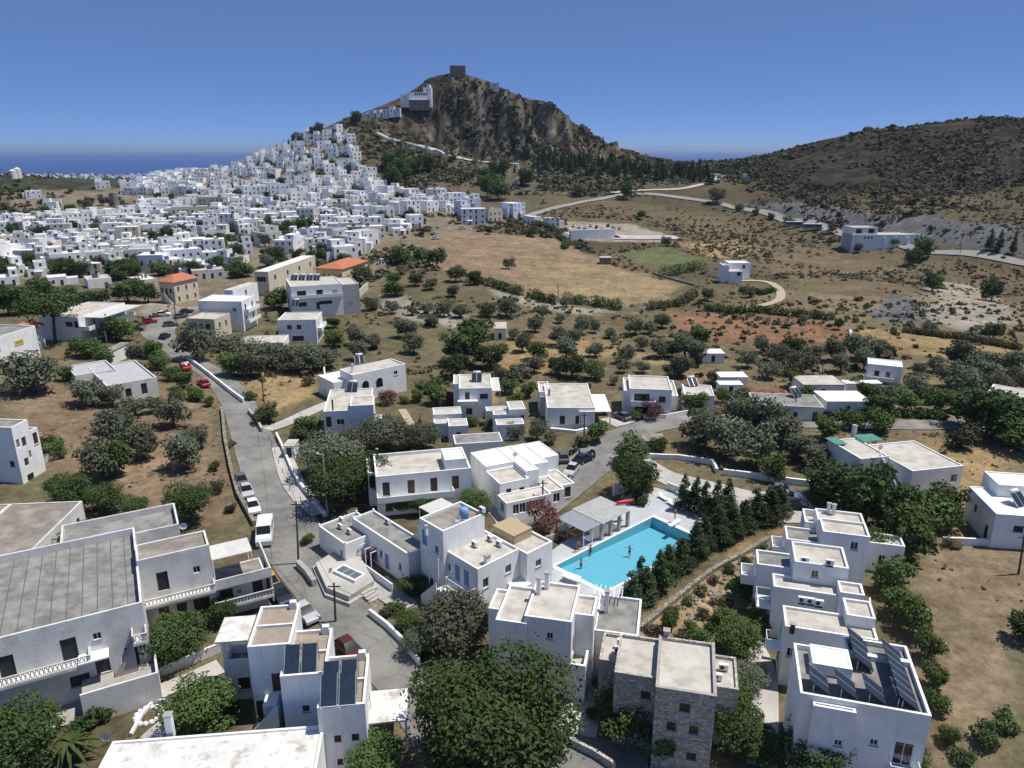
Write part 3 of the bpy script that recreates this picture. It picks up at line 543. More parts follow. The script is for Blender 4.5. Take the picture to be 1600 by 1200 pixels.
    def balcony(s, f, u0, u1, z, dep=1.3, rail=1.0, kind='w', blk=None):
        x0, y0, x1, y1, h = blk or s.last; L = x1 - x0 if f in 'fb' else y1 - y0; u0, u1 = u0 * L, u1 * L; rz, d, nrm = FACE[f]
        ox, oy = {'f': (x0, y0), 'r': (x1, y0), 'b': (x1, y1), 'l': (x0, y1)}[f]
        o = MB().box(u0, -dep, z - 0.18, u1, -0.003, z).build('balcony', s.wall, s.ob, loc=(ox, oy, 0), rz=rz)
        r = MB()
        if kind == 'l':                # pierced block balustrade
            r.box(u0, -dep, z + .003, u1, -dep + .12, z + .12); r.box(u0, -dep, z + rail - .1, u1, -dep + .12, z + rail); n = max(2, int((u1 - u0) / .34)); w0 = (u1 - u0) / n; hb = rail - .22
            for i in range(n):
                q = u0 + i * w0; r.obox((q, -dep + .03, z + .12), (w0 * .22, 0, 0), (0, .06, 0), (w0 * .78, 0, hb)); r.obox((q + w0 * .78, -dep + .035, z + .12), (w0 * .22, 0, 0), (0, .05, 0), (-w0 * .78, 0, hb))
            r.box(u0, -dep + .12, z + .003, u0 + .12, -.004, z + rail); r.box(u1 - .12, -dep + .12, z + .003, u1, -.004, z + rail); r.build('balustrade', s.wall, o)
        elif kind == 'w': r.box(u0, -dep, z + 0.003, u1, -dep + 0.12, z + rail); r.box(u0, -dep + 0.12, z + 0.003, u0 + 0.12, -0.004, z + rail); r.box(u1 - 0.12, -dep + 0.12, z + 0.003, u1, -0.004, z + rail); r.build('balustrade', s.wall, o)
        else:
            mm = WHP if kind == 'r' else DMET
            r.box(u0, -dep, z + rail - 0.06, u1, -dep + 0.06, z + rail)
            for u in (u0, u1 - 0.06): r.box(u, -dep + 0.06, z + rail - 0.06, u + 0.06, -0.01, z + rail)
            n = max(2, int((u1 - u0) / 0.25))
            for i in range(n + 1): q = u0 + (u1 - u0 - 0.04) * i / n; r.box(q, -dep + 0.01, z + 0.004, q + 0.04, -dep + 0.05, z + rail - 0.06)
            r.build('railing', mm, o)
        return s
    def stairs(s, f, u0, u1, z0, z1, w_=1.1, blk=None, n=None, rail=True):
        x0, y0, x1, y1, h = blk or s.last; L = x1 - x0 if f in 'fb' else y1 - y0; u0, u1 = u0 * L, u1 * L; rz, d, nrm = FACE[f]
        ox, oy = {'f': (x0, y0), 'r': (x1, y0), 'b': (x1, y1), 'l': (x0, y1)}[f]; n = n or max(3, int(abs(z1 - z0) / 0.2)); m = MB()
        for i in range(n):
            a, b = u0 + (u1 - u0) * i / n, u0 + (u1 - u0) * (i + 1) / n; m.box(min(a, b), -w_, -1.0, max(a, b), -0.003, z0 + (z1 - z0) * (i + 1) / n)
        o = m.build('stairs', STC, s.ob, loc=(ox, oy, 0), rz=rz)
        if rail:
            r = MB(); a, b = Vector((u0, -w_ - 0.14, z0)), Vector((u1, -w_ - 0.14, z1)); dn = Vector((0, 0, -1.2)); up = Vector((0, 0, 0.9)); th = Vector((0, 0.137, 0))
            if u1 < u0: a, b = b, a
            r.obox(a + dn, b - a, th, up - dn); r.build('parapet', s.wall, o)
        return s
def ops_row(f, n, sill, w_, h_, k, u0=0.0, u1=1.0): return [(f, u0 + (u1 - u0) * (i + 0.5) / n, sill, w_, h_, k) for i in range(n)]
# ------------------------------------------------------------------ hotel and near houses, traced from the roof corners
R_ = ops_row
# left side -------------------------------------------------------
h = House('brown_roof_house', 'low house with weathered brown flat roof at the left edge', (36, 873), (128, 783), 4.0, mode='r', roof=RBR, wall=W2, par=0.12)
h.b((36, 873), (17, 787), 4.0, [('r', .15, 0.2, 1.0, 2.2, 's'), ('r', .38, 1.3, .8, 1.2, 's'), ('r', .55, 1.3, .8, 1.2, 's'), ('r', .70, .9, .8, 1.6, 's'), ('r', .87, 1.3, .7, 1.1, 's')])
x0, y0, x1, y1, hh = h.last; h.b((x0 - 9, y0 - 0.0), (x0 - 0.01, y1), 4.0, px=False); h.box('beam', x1 + .003, y0 + 2, 2.95, x1 + 1.6, y0 + 2.12, 3.07, DMET)
for i in range(5): h.box('beam', x1 + .003, y0 + 3.2 + i * 1.5, 2.95, x1 + 1.6, y0 + 3.3 + i * 1.5, 3.05, DMET)
SEAM = mat('roof_seam', (0.13, 0.125, 0.12), rough=.9)
G1 = House('grey_roof_house', 'large two storey white house with long grey seamed roof', (51, 984), (222, 941), 8.0, roof=RG, wall=W2, par=0.9, z0=61.0)
G1.b((222, 941), (-60, 880), 8.0, [('f', .60, 3.9, 1.3, 2.3, 'k'), ('f', .745, 5.3, .7, .7, 'w'), ('f', .745, 1.6, 1.2, 2.2, 'k'), ('f', .90, 1.5, 1.1, 2.1, 'k'), ('f', .3, 3.9, 1.2, 2.2, 'k'), ('f', .62, .9, 1.6, 1.2, 'k')])
x0, y0, x1, y1, hh = G1.last
for i in range(15): G1.box('roof_seam', x1 - 1.3 * (i + 1), y0 + .24, 7.11, x1 - 1.3 * (i + 1) + .08, y1 - .24, 7.13, SEAM)
G1.balcony('f', .2, .70, 3.8, 1.4, 1.0, 'l'); G1.stairs('f', .80, .92, 1.5, 4.4, 1.1, rail=False); G1.balcony('f', .92, .999, 4.6, 1.5, 1.0, 'l'); G1.box('terrace_floor', x1 - 6, y0 - 3.4, -1, x1 + .2, y0 - .004, 1.45, STC)
G1.box('door_canopy', x1 - 5.9, y0 - 1.5, 4.0, x1 - 3.4, y0 - .003, 4.15, W1)
G1.b((x1 - 7.5, y1 + .01), (x1 + 4.6, y1 + 6.2), 7.2, px=False, par=.8)
gx1, gy0 = x1, y0
t_ = MB(); t_.box(x1 - 6, y0 - 3.6, -1.5, x1 + .4, y0 - 3.4, 2.4); t_.box(x1 + .201, y0 - 3.4, -1.5, x1 + .4, y0 - .01, 2.4); t_.build('terrace_wall', W2, G1.ob)
G2 = House('balcony_house', 'two storey white house with brown roof, lattice balconies and white canopy', (213, 877), (324, 853), 8.6, z0=61.0, roof=RBR, wall=W2, ang=G1.ang)
G2.b((213, 877), (320, 828), 8.6, [('f', .3, 4.5, 1.1, 2.2, 'k'), ('f', .78, 5.6, .7, .8, 'w'), ('f', .25, 1.0, 1.0, 1.5, 's'), ('f', .5, 1.0, 1.0, 1.5, 's'), ('f', .78, .4, 1.6, 2.1, 'd')], par=.3)
x0, y0, x1, y1, hh = G2.last; G2.balcony('f', .0, .998, 3.6, 1.2, .9, 'l'); u_ = x1
G2.b((x1 + .01, y0 + .4), (x1 + 5.4, y1), 3.6, [('f', .2, .4, 1.4, 2.1, 'd'), ('f', .45, 1.5, .5, .6, 'w'), ('f', .82, .4, 1.1, 2.2, 'd')], px=False, par=.1)
G2.balcony('f', -.05, 1.1, 1.0, 1.3, .9, 'l')
G2.box('terrace_wall', x1 + .02, y0 - .9, 3.45, x1 + 5.9, y0 - .75, 4.6, W2); G2.box('terrace_wall', x1 + 5.75, y0 - .74, 0.2, x1 + 5.9, y1 + 2.5, 4.5, W2); G2.box('terrace_floor', x1 + .02, y0 - .74, 3.3, x1 + 5.74, y0 + .39, 3.44, RB)
G2.box('canopy', x1 + .1, y0 + .5, 6.3, x1 + 4.3, y1 + .2, 6.42, CLO)
for a, b in ((x1 + 4.2, y0 + .55), (x1 + 4.2, y1 + .1), (x1 + .15, y0 + .55)): G2.box('post', a - .06, b - .05, 3.5, a + .06, b + .05, 6.3, WHP)
# three stepped volumes -------------------------------------------
S3 = House('stepped_house', 'white house of three stepped volumes with tiled terraces and solar panels', (386, 1011), (450, 1006), 8.2, roof=RT, z0=60)
S3.b((386, 1011), (469, 943), 8.2, [('f', .6, 3.2, .9, 2.0, 'd'), ('f', .93, 4.2, .5, .7, 's'), ('f', .2, .3, 1.2, 2.1, 'k')], par=.3); B1 = S3.last
S3.box('parapet', B1[0] + .25, (B1[1] + B1[3]) / 2 - .1, 7.905, B1[2] - .25, (B1[1] + B1[3]) / 2 + .1, 8.19, W1)
S3.b((437, 1057), (520, 981), 7.2, [('f', .5, 3.3, .6, .7, 's'), ('f', .85, 3.3, .6, .7, 's'), ('r', .7, 3, .7, 1, 's')], par=.35); B2 = S3.last
S3.box('parapet', B2[0] + .25, (B2[1] + B2[3]) / 2 - .1, 6.855, B2[2] - .25, (B2[1] + B2[3]) / 2 + .1, 7.19, W1)
S3.b((495, 1106), (577, 1021), 6.6, [('f', .38, 2.9, .6, .75, 's'), ('f', .75, 2.9, .6, .75, 's'), ('f', .4, .5, .6, .7, 's'), ('r', .6, 3.2, .7, 1, 's')], par=.35); B3 = S3.last
S3.box('parapet', B3[0] + .25, (B3[1] + B3[3]) / 2 - .1, 6.255, B3[2] - .25, (B3[1] + B3[3]) / 2 + .1, 6.59, W1)
for bl in (B1, B2, B3):
    hh = bl[4]; S3.box('chimney', bl[2] - .9, bl[3] - .5, hh - .3, bl[2] - .3, bl[3] - .02, hh + .5, W1)
    for i in range(1, 6): S3.box('tile_joint', bl[0] + .25 + (bl[2] - bl[0] - .5) * i / 6, bl[1] + .25, hh - .344, bl[0] + .25 + (bl[2] - bl[0] - .5) * i / 6 + .03, bl[3] - .25, hh - .335, RBR)
S3.slab('porch_roof', (335, 1004), (400, 961), 6.8, .2, RP, 0); x0, y0 = S3.px(335, 1004, 6.8)
S3.b((x0 + .4, y0 + .4), (B1[0] - .01, B1[3] - .3), 4.4, [('f', .5, 1, 1.1, 1.4, 's')], px=False, par=.9, roof=RG)
for a, b in ((x0 + .6, y0 + .6), (x0 + .6, B1[3] - .8)): S3.box('post', a - .15, b - .15, 4.2, a + .15, b + .15, 6.6, W1)
S3.slab('carport_roof', (570, 1131), (637, 1075), 3.0, .18, RP, 1)
S3.box('pipe', B3[0] + 1.75, B3[1] - .1, -.5, B3[0] + 1.85, B3[1] - .01, 6.5, WHP); S3.box('pipe', B3[0] + .3, B3[1] - .08, 2, B3[0] + .37, B3[1] - .01, 6.5, WHP)
S3.stairs('f', .1, .75, 0.2, 3.1, 1.2, blk=(B1[0] - .5, B1[1] - 1.4, B1[2], B1[3], 8)); S3.box('landing', B1[2] - 2.6, B1[1] - 1.5, -1, B1[2] - 1.4, B1[1] - .01, 3.0, W1)
W4 = House('patchy_roof_house', 'low house with patchy white roof at the bottom edge', (150, 1215), (455, 1190), 4.2, roof=RP, z0=60, ang=None)
W4.b((176, 1158), (490, 1225), 4.2, [('r', .3, 1, .8, 1.4, 's')], par=.18); W4.chimney(262, 1117, 4.2, .55, 1.7)
# apartments and main hotel building ------------------------------
A1 = House('apartment_row', 'two white terraced apartments with grey flat roofs and blue doors', (550, 809), (636, 865), 4.5, roof=RG, par=.28, z0=60, cat='hotel')
A1.b((550, 809), (673, 851), 4.5, [('f', .18, 2.2, .7, .9, 'B'), ('f', .42, .3, .9, 2.2, 'b'), ('f', .52, 1.6, .6, .9, 'B'), ('f', .62, .3, .9, 2.2, 'b'), ('f', .85, 1.6, .5, .9, 'B')]); BA = A1.last
A1.b((497, 821), (600, 826), 3.5, [('r', .8, .2, 1, 2.2, 'b'), ('f', .85, 1.5, .5, .8, 'B')])
for i in range(4):
    u = BA[0] + 2.6 + i * 1.25
    A1.box('pergola_beam', u, BA[1] - 1.5, 2.6, u + .1, BA[1] - .01, 2.7, WHP); A1.box('post', u, BA[1] - 1.5, 0, u + .1, BA[1] - 1.4, 2.6, WHP)
A1.box('terrace_wall', BA[0] + 1.5, BA[1] - 2.1, -1, BA[2] - .6, BA[1] - 1.95, 1.1)
BC = A1.last
for bl in (BA, BC):
    for x, y in ((bl[0] + .11, bl[1] + .11), (bl[2] - .11, bl[1] + .11), (bl[0] + .11, bl[3] - .11)): MB().ball((x, y, bl[4] + .12), .16, 8, 5).build('finial', W1, A1.ob)
M1 = House('main_hotel_building', 'white main hotel building with stepped roofs, blue shutters and outside stairs', (692, 857), (747, 890), 6.4, z0=60, cat='hotel', par=.3)
M1.b((692, 857), (812, 857), 6.4, [('f', .18, 4, .5, .9, 'B'), ('f', .42, 3.3, .9, 2.1, 'b'), ('f', .68, 3.3, .9, 2.1, 'b'), ('f', .3, .3, .9, 2.1, 'b'), ('r', .18, 3.6, .8, 1.2, 'B'), ('r', .72, 4.0, .9, 1.0, 'B')]); BM = M1.last
M1.balcony('f', .32, .98, 3.1, 1.3, 1.0, 'r'); M1.chimney(761, 868, 6.4, .55, .7, -1); M1.box('stair_hood', BM[2] + .01, BM[1] + 4.5, -1, BM[2] + 1.8, BM[1] + 6.5, 2.6)
M1.b((655, 809), (757, 802), 9.2, [('f', .72, 6, .6, .8, 'B'), ('f', .2, 6, .9, 2, 'b'), ('r', .4, 3.4, .9, 2.1, 'b')], roof=RBR); BU = M1.last
M1.chimney(666, 822, 9.2, .3, .6); M1.b((BM[2] - 5.5, BM[3] + .01), (BM[2] + 1.2, BM[3] + 4.2), 6.2, [('r', .45, 3.8, .9, .9, 'B')], px=False, roof=RB)
q = M1.last; M1.box('reed_canopy', q[0] + .2, q[1] + .6, 7.0, q[2] - 2.8, q[3] - .6, 7.08, REED); M1.box('reed_screen', q[2] - 2.9, q[1] + .7, 5.9, q[2] - 2.85, q[3] - .6, 6.99, REED); M1.box('reed_screen', q[0] + .2, q[1] + .6, 5.9, q[2] - 2.91, q[1] + .66, 6.99, REED)
M1.b((BU[0] - 3.2, BU[1] + 2.0), (BU[0] - .01, BU[3] - .3), 6.4, [('f', .5, 3.4, .9, 2, 'b')], px=False, par=.9); M1.box('terrace_canopy', BU[0] - 3.1, BU[1] + 2.2, 8.6, BU[0] - .02, BU[3] - .5, 8.68, CLO)
for y_ in (BU[1] + 2.25, BU[3] - .6): M1.box('post', BU[0] - 3.1, y_, 6.0, BU[0] - 3.0, y_ + .08, 8.6, WHP)
M1.stairs('f', -.15, .33, .2, 3.1, 1.2, blk=(BM[0], BM[1] - 1.35, BM[2], BM[3], 6.4)); M1.box('landing', BM[0] + (BM[2] - BM[0]) * .33, BM[1] - 2.5, -1, BM[0] + (BM[2] - BM[0]) * .33 + 1.2, BM[1] - 1.36, 3.09)
for i in range(3): u = BM[0] - 1.3 + i * .9; M1.box('pergola_beam', u, BM[1] - 1.2, 5.6, u + .1, BM[1] + 1.2, 5.7, WHP); M1.box('post', u, BM[1] - 1.2, .2, u + .1, BM[1] - 1.1, 5.6, WHP)
# white block with balcony, hall, small houses behind -------------
h = House('balcony_block', 'white two storey block with long balcony and dark doors', (587, 745), (695, 735), 6.3, roof=RB, par=.5, z0=60, cat='hotel')
h.b((587, 745), (722, 698), 6.3, [('f', .1, 3.2, 1.0, 2.1, 'k'), ('f', .36, 3.2, 1.0, 2.1, 'd'), ('f', .6, 3.2, 1.0, 2.1, 'd'), ('f', .83, 3.2, 1, 2.1, 'd'), ('f', .45, .3, 1.0, 2.1, 'd'), ('f', .12, .8, 1, 1.2, 'k')]); x0, y0, x1, y1, hh = h.last
h.balcony('f', 0, .8, 3.0, 1.5, .7); h.b((695, 719), (722, 699), 7.4, [('f', .3, .3, 1.0, 2.2, 'd')], roof=RW_, par=.15); h.chimney(589, 702, 6.3, .25, 1.0, m=DMET)
h.b((572, 716), (588, 738), 5.4, [('f', .5, 3, .9, 2, 'k')], par=.3)
h = House('white_hall', 'white hall with stepped gable roof and glazed front on the bend', (735, 707), (786, 754), 5.2, roof=RW_, par=.12, z0=60, cat='hall')
E_ = [h.px(*q, 5.2) for q in ((827, 740), (842, 732), (857, 720), (873, 709))]; yp = 0.0
for i, (xe, ye) in enumerate(E_):
    h.b((0, yp + (.01 if i else 0)), (xe * (.55 if i == 0 else 1), ye), 5.2 - .06 * i, px=False); yp = ye
x1, y1 = E_[0]; h.b((x1 * .55 + .01, .0), (x1, y1), 4.5, [('r', .3, 2.6, .8, .9, 'k'), ('r', .75, 2.4, .8, .9, 'k')], px=False, roof=RB, par=.3)
h.b((x1 + .01, -.4), (x1 + 3.0, E_[1][1]), 2.9, R_('r', 7, .9, .95, 1.5, 'g') + [('f', .5, .9, 1.2, 1.5, 'g')], px=False, roof=RB, par=.2)
h.b((E_[2][0] + .01, E_[1][1] + .02), (x1 + 2.2, E_[2][1]), 2.8, R_('r', 3, .9, 1.1, 1.4, 'g'), px=False, roof=RB, par=.2); h.b((E_[3][0] + .01, E_[2][1] + .02), (x1 + 1.0, E_[3][1] - .3), 2.7, R_('r', 3, .6, 1.1, 1.7, 's'), px=False, roof=RB, par=.2)
h = House('grey_roof_block', 'long low white block with grey roof behind the hall', (711, 694), (789, 689), 3.0, roof=RG, par=.1); h.b((711, 694), (780, 675), 3.0)
h = House('cube_house', 'little white house of staggered cubes left of the twin cube house', (677, 648), (720, 646), 3.4, par=.12, roof=RB); h.b((677, 648), (719, 635), 3.4, [('f', .8, 1, .8, 1, 's')]); h.b((701, 666), (729, 653), 3.2, [('f', .5, 1, .8, 1, 's')]); h.b((678, 662), (700, 652), 2.6)
h = House('cube_house', 'little white twin cube house with small tower and water drum', (772, 664), (818, 662), 3.0, par=.12, roof=RB); h.b((776, 664), (816, 653), 3.0, [('f', .7, .2, .9, 2, 's')]); h.b((796, 640), (816, 626), 4.4, [('r', .5, 2.4, .7, .8, 's'), ('f', .8, 2.4, .6, .8, 's')]); h.b((771, 648), (807, 641), 3.5); h.b((760, 642), (792, 634), 3.0)
h = House('two_storey_house', 'white two storey house with side awning and twin roof collectors', (717, 607), (767, 606), 6.0, roof=RB, par=.2); h.b((717, 607), (766, 584), 6.0, [('f', .25, 3.2, .9, 2, 's'), ('f', .75, 3.8, 1.6, 1, 'k'), ('f', .3, .6, 1.2, 1.3, 'k')]); h.b((708, 600), (717, 585), 5.6); x0, y0, x1, y1, hh = h.last
q = (h.px(717, 607, 6), h.px(766, 584, 6)); h.box('balcony', q[0][0] - .3, q[0][1] - 1.2, 2.8, q[0][0] + 3.6, q[0][1] - .01, 3.7); h.box('awning', q[1][0] + .02, q[0][1] + .3, 5.2, q[1][0] + 1.7, q[1][1] - .3, 5.28, CLO); h.box('post', q[1][0] + 1.5, q[0][1] + .35, -1, q[1][0] + 1.62, q[0][1] + .47, 5.2)
h = House('arched_house', 'white house with two dark arched openings and roof terrace', (551, 586), (621, 571), 6.0, roof=RB, par=.3); h.b((551, 586), (612, 560), 6.0, [('f', .8, 4, .9, .9, 'w')])
x0, y0, x1, y1, hh = h.last
for u in (.22, .48):
    xc = x0 + (x1 - x0) * u; m = MB(); n = 10; pts = [(xc - .8, 2.2), (xc + .8, 2.2)] + [(xc + .8 * math.cos(math.pi * i / n), 3.4 + .8 * math.sin(math.pi * i / n)) for i in range(n + 1)]
    m.v = [(p[0], y0 - .02, p[1]) for p in pts]; m.f = [tuple(range(len(pts)))]; m.m = [0]; m.build('arched_window', GL, h.ob)
    a = MB()
    for i in range(n):
        c0, c1 = math.pi * i / n, math.pi * (i + 1) / n; P = lambda c, r: Vector((xc + r * math.cos(c), y0 - .08, 3.4 + r * math.sin(c))); a.quad(P(c0, .8), P(c0, .95), P(c1, .95), P(c1, .8))
    a.build('arch_trim', W1, h.ob)
h.b((521, 598), (551, 575), 4.2, [('f', .5, 1.6, 2.6, 2.0, 'o')], roof=RW_, par=.1); h.chimney(551, 570, 6.0, .5, 1.3)
h = House('corner_house', 'white two storey house with raised corner room and roof flue', (505, 643), (549, 641), 6.2, roof=RB, par=.2); h.b((505, 643), (583, 606), 6.2, [('f', .35, 3.6, 1.3, 1, 'w'), ('f', .1, 3.2, .9, 2.0, 'k'), ('f', .4, .6, 1.2, 1, 'k')]); q = h.last
h.b((546, 634), (585, 618), 7.2, [('f', .2, .8, .8, 1, 'k')], par=.15); h.chimney(519, 625, 6.2, .25, 1.8, m=DMET); h.balcony('r', .05, .7, 3.1, 1.2, .9)
h = House('awning_house', 'single storey white house with big sheet awning by the road bend', (855, 637), (904, 637), 4.2, roof=RB, par=.15, z0=60); h.b((855, 637), (918, 599), 4.2, [('f', .32, 1.0, 1.0, 1.6, 'k'), ('f', .65, 1.0, 1.0, 1.6, 'k')]); q = h.last
h.b((842, 612), (856, 596), 4.1, par=.5); h.slab('awning', (905, 643), (945, 616), 3.6, .12, RW_, 1, WHP); h.chimney(858, 608, 4.2, .3, 1.2, m=DMET); h.stairs('l', .5, .05, 4.0, .2, 1.0, blk=q)
h = House('garden_house', 'white two storey house with grey roof behind the pink oleander', (984, 607), (1041, 609), 5.8, roof=RB, par=.25); h.b((984, 607), (1044, 588), 5.8, [('f', .3, 2.9, 3.0, 1.9, 'o'), ('f', .78, 3.2, 1.3, 1.2, 'k'), ('f', .3, .4, 2.4, 2, 'k')], roof=RB); h.balcony('f', .05, .62, 2.7, 1.0, .9); h.b((975, 610), (984, 590), 5.0, par=.2); h.b((1043, 618), (1052, 594), 3.0, par=.3)
h = House('low_house', 'low white house beside the garden house with tank on roof', (1069, 616), (1111, 618), 3.4, roof=RB, par=.2); h.b((1069, 616), (1111, 602), 3.4, [('f', .5, 1, 1, 1.2, 's')])
# front hotel wing ------------------------------------------------
F1 = House('front_hotel_wing', 'white hotel wing of stepped cubes with three slim chimneys', (819, 962), (878, 970), 8.2, z0=60, cat='hotel', roof=RB, par=.3)
F1.b((819, 962), (907, 915), 8.2, [('f', .55, 6.0, .6, .7, 'w'), ('f', .55, 3.2, .6, .7, 'w'), ('r', .25, 3.6, .8, 2.0, 'k'), ('f', .2, 3.2, .5, .6, 'w')]); BF = F1.last
F1.b((774, 968), (841, 919), 7.5); F1.b((763, 950), (800, 922), 6.6); F1.b((892, 958), (934, 932), 7.4, [('r', .5, 4, .8, 1.8, 'k')])
F1.b((927, 984), (1003, 936), 4.8, [('r', .7, 1.5, .8, 1.2, 'w')], roof=RG, par=.25); BT = F1.last
F1.b((880, 1036), (921, 1010), 3.6, [('r', .5, .2, 2.4, 2.4, 'o')], par=.9)
for p in ((842, 903), (855, 895)): F1.chimney(*p, 8.2, .42, 1.5)
F1.chimney(949, 924, 4.8, .42, 2.2)
for i in range(6): F1.box('pergola_beam', BT[0] - .5 + i * .5, BT[3] - 1.6, 5.6, BT[0] - .42 + i * .5, BT[3] + .4, 5.68, WHP)
for x in (BT[0] - .6, BT[0] + 2.3): F1.box('pergola_beam', x, BT[3] - 1.4, 5.5, x + .08, BT[3] + .2, 5.59, WHP); F1.box('post', x, BT[3] - .1, 4.4, x + .08, BT[3] - .02, 5.5, WHP)
# stone building --------------------------------------------------
T1 = House('stone_building', 'grey rubble stone building with pale flat roofs and wooden windows', (1025, 1074), (1108, 1087), 8.0, z0=59.6, wall=STN, roof=RB, par=.3, cat='hotel')
T1.b((1025, 1074), (1116, 1005), 8.0, [('f', .5, 6, .85, .9, 's'), ('f', .3, 3.9, .75, .9, 's'), ('f', .68, 3.9, .75, .9, 's'), ('f', .3, 1.2, .8, 1.1, 's'), ('f', .68, 1.2, .8, .8, 's')]); BS = T1.last
T1.b((960, 1050), (1045, 1000), 7.3, [('f', .62, 5.0, .8, .8, 's'), ('f', .9, 2.2, .9, .9, 's')]); T1.b((936, 1030), (976, 992), 5.4, [('f', .5, 1, .8, 1, 's')]); T1.b((1111, 1071), (1150, 1027), 5.6, [('f', .5, 1, .8, 1, 's')])
for u, z in ((.5, 6.9), (.3, 4.8), (.68, 4.8), (.3, 2.3), (.68, 2.0)):
    x = BS[0] + (BS[2] - BS[0]) * u; T1.box('lintel', x - .7, BS[1] - .05, z + .003, x + .7, BS[1] - .002, z + .16, STC)
T1.box('string_course', BS[0], BS[1] - .06, 3.1, BS[2], BS[1] - .002, 3.25, STC); T1.chimney(1042, 985, 7.3, .5, 1.2, m=STC)
for bl in (BS,):
    for a, b, c, d in ((bl[0] - .04, bl[1] - .04, bl[2] + .04, bl[1] + .24), (bl[2] - .24, bl[1] + .25, bl[2] + .04, bl[3]), (bl[0] - .04, bl[1] + .25, bl[0] + .24, bl[3])): T1.box('coping', a, b, 8.003, c, d, 8.08, STC)
# right hotel wing, three houses in a row -------------------------
P1 = House('panel_building', 'white hotel building carrying rows of dark solar collectors on its roof', (1332, 1097), (1456, 1119), 8.4, z0=59.5, cat='hotel', roof=RG, par=.45)
P1.b((1456, 1119), (1240, 1004), 8.4, [('f', .62, 4.6, .6, .6, 'w'), ('f', .35, 4.6, .6, .6, 'w'), ('f', .85, 3.2, 1.4, 2.2, 'w')]); BP = P1.last
P1.b((BP[0] + 1.0, BP[1] - .6), (BP[0] + 4.2, BP[1] - .01), 7.9, [('f', .7, 4.4, .6, .6, 'w')], px=False); P1.balcony('f', .74, .97, 3.0, 1.2, 1, 'r', blk=BP)
P1.b((BP[2] - 5.2, BP[3] + .01), (BP[2] + .0, BP[3] + 2.2), 8.4, px=False); P1.b((1270, 1036), (1325, 1015), 9.0, roof=RW_, par=.06)
P2 = House('hotel_house', 'white hotel house with cream roof next behind the panel building', (1227, 978), (1335, 995), 6.4, z0=59.7, cat='hotel', ang=P1.ang, roof=RB, par=.25)
P2.b((1227, 978), (1362, 966), 6.4, [('l', .3, 3.2, .9, 2, 'k'), ('l', .3, .3, 1.2, 2, 'k'), ('f', .1, 3, .8, 1, 'w')]); P2.balcony('l', .3, .75, 3.0, 1.4, 1, 'r'); P2.chimney(1239, 975, 6.4, .4, .5, m=DMET)
x0, y0, x1, y1, hh = P2.last; P2.b((x1 - 2.6, y1 - 1.6), (x1 - .01, y1 + 1.4), 7.4, px=False); 
P3 = House('hotel_house', 'middle white hotel house with grey side roof and pale roof room', (1242, 877), (1313, 888), 8.0, z0=59.8, cat='hotel', ang=P1.ang, roof=RB, par=.3)
P3.b((1242, 877), (1317, 855), 8.0, [('f', .4, 6.4, .7, .8, 'w')]); P3.b((1183, 881), (1242, 866), 6.0, roof=RG); P3.balcony('l', .0, .8, 3.0, 1.5, 1); P3.b((1209, 916), (1311, 910), 5.9, [('l', .4, 3, .9, 2, 'k')]); P3.balcony('l', .0, .9, 3.0, 1.5, 1, 'r'); P3.b((1313, 925), (1346, 912), 6.6, [('f', .3, 5, .5, .5, 'w')]); q = P3.last
P3.stairs('r', .0, 1.2, .3, 3.6, 1.2, blk=(q[0], q[1] - 3, q[2], q[3], 6))
P4 = House('hotel_house', 'farthest white hotel house of the right wing with twin chimneys', (1286, 830), (1348, 839), 8.0, z0=59.9, cat='hotel', ang=P1.ang, roof=RB, par=.3)
P4.b((1286, 830), (1352, 817), 7.9, [('f', .7, 6, .8, 1.0, 'w')]); P4.b((1278, 812), (1346, 802), 7.2, roof=RB); P4.b((1229, 842), (1282, 828), 5.6, roof=RG); P4.balcony('l', 0, .8, 3.0, 1.4, 1); P4.b((1258, 815), (1278, 797), 6.4, par=.8); P4.b((1350, 846), (1407, 837), 3.6, [('f', .5, 1, .8, 1, 'w')])
for p in ((1296, 787), (1304, 789)): P4.chimney(*p, 7.2, .4, 1.0)
# right side houses -----------------------------------------------
h = House('stair_house', 'white flat roofed house with outside stair and green sheet lean-to', (1426, 736), (1492, 729), 4.6, z0=60, roof=RB, par=.18)
h.b((1426, 736), (1428, 688), 4.6, [('f', .85, 2.0, 1.2, 1.3, 'o'), ('l', .3, 2.2, 1, 1.2, 'k')]); q = h.last
h.b((q[0] - 5.0, q[1] + 5.0), (q[0] - .01, q[3] + 2.5), 4.9, [('f', .3, 2.4, .7, 1, 'k'), ('l', .6, 1, .9, 1.2, 'k'), ('f', .75, 2.0, 1.2, 1.2, 'o')], px=False); w_ = h.last
h.chimney(1336, 665, 4.9, .6, 1.6); h.stairs('l', .98, .45, .1, 4.4, 1.1, blk=q); h.box('lean_to_roof', w_[2] - .2, w_[3] - 2.2, 5.0, w_[2] + 3.4, w_[3] + .6, 5.08, GRN); h.box('lean_to_roof', w_[0] - .4, w_[3] - 2.4, 5.0, w_[0] + 1.6, w_[3] + .6, 5.08, GRN)
h = House('white_house', 'white house with dark windows at the right edge', (1557, 803), (1600, 806), 4.8, z0=59.8, roof=RW_, par=.15)
h.b((1557, 803), (1680, 770), 4.8, [('f', 3, 2.4, 1.2, .9, 'k'), ('l', .35, 2.2, .8, 1.2, 'k'), ('l', .8, .3, 1, 2, 'k')]); q = h.last; h.b((q[0] + 2.5, q[3] - 2.6), (q[2], q[3] + 2.0), 6.4, px=False)
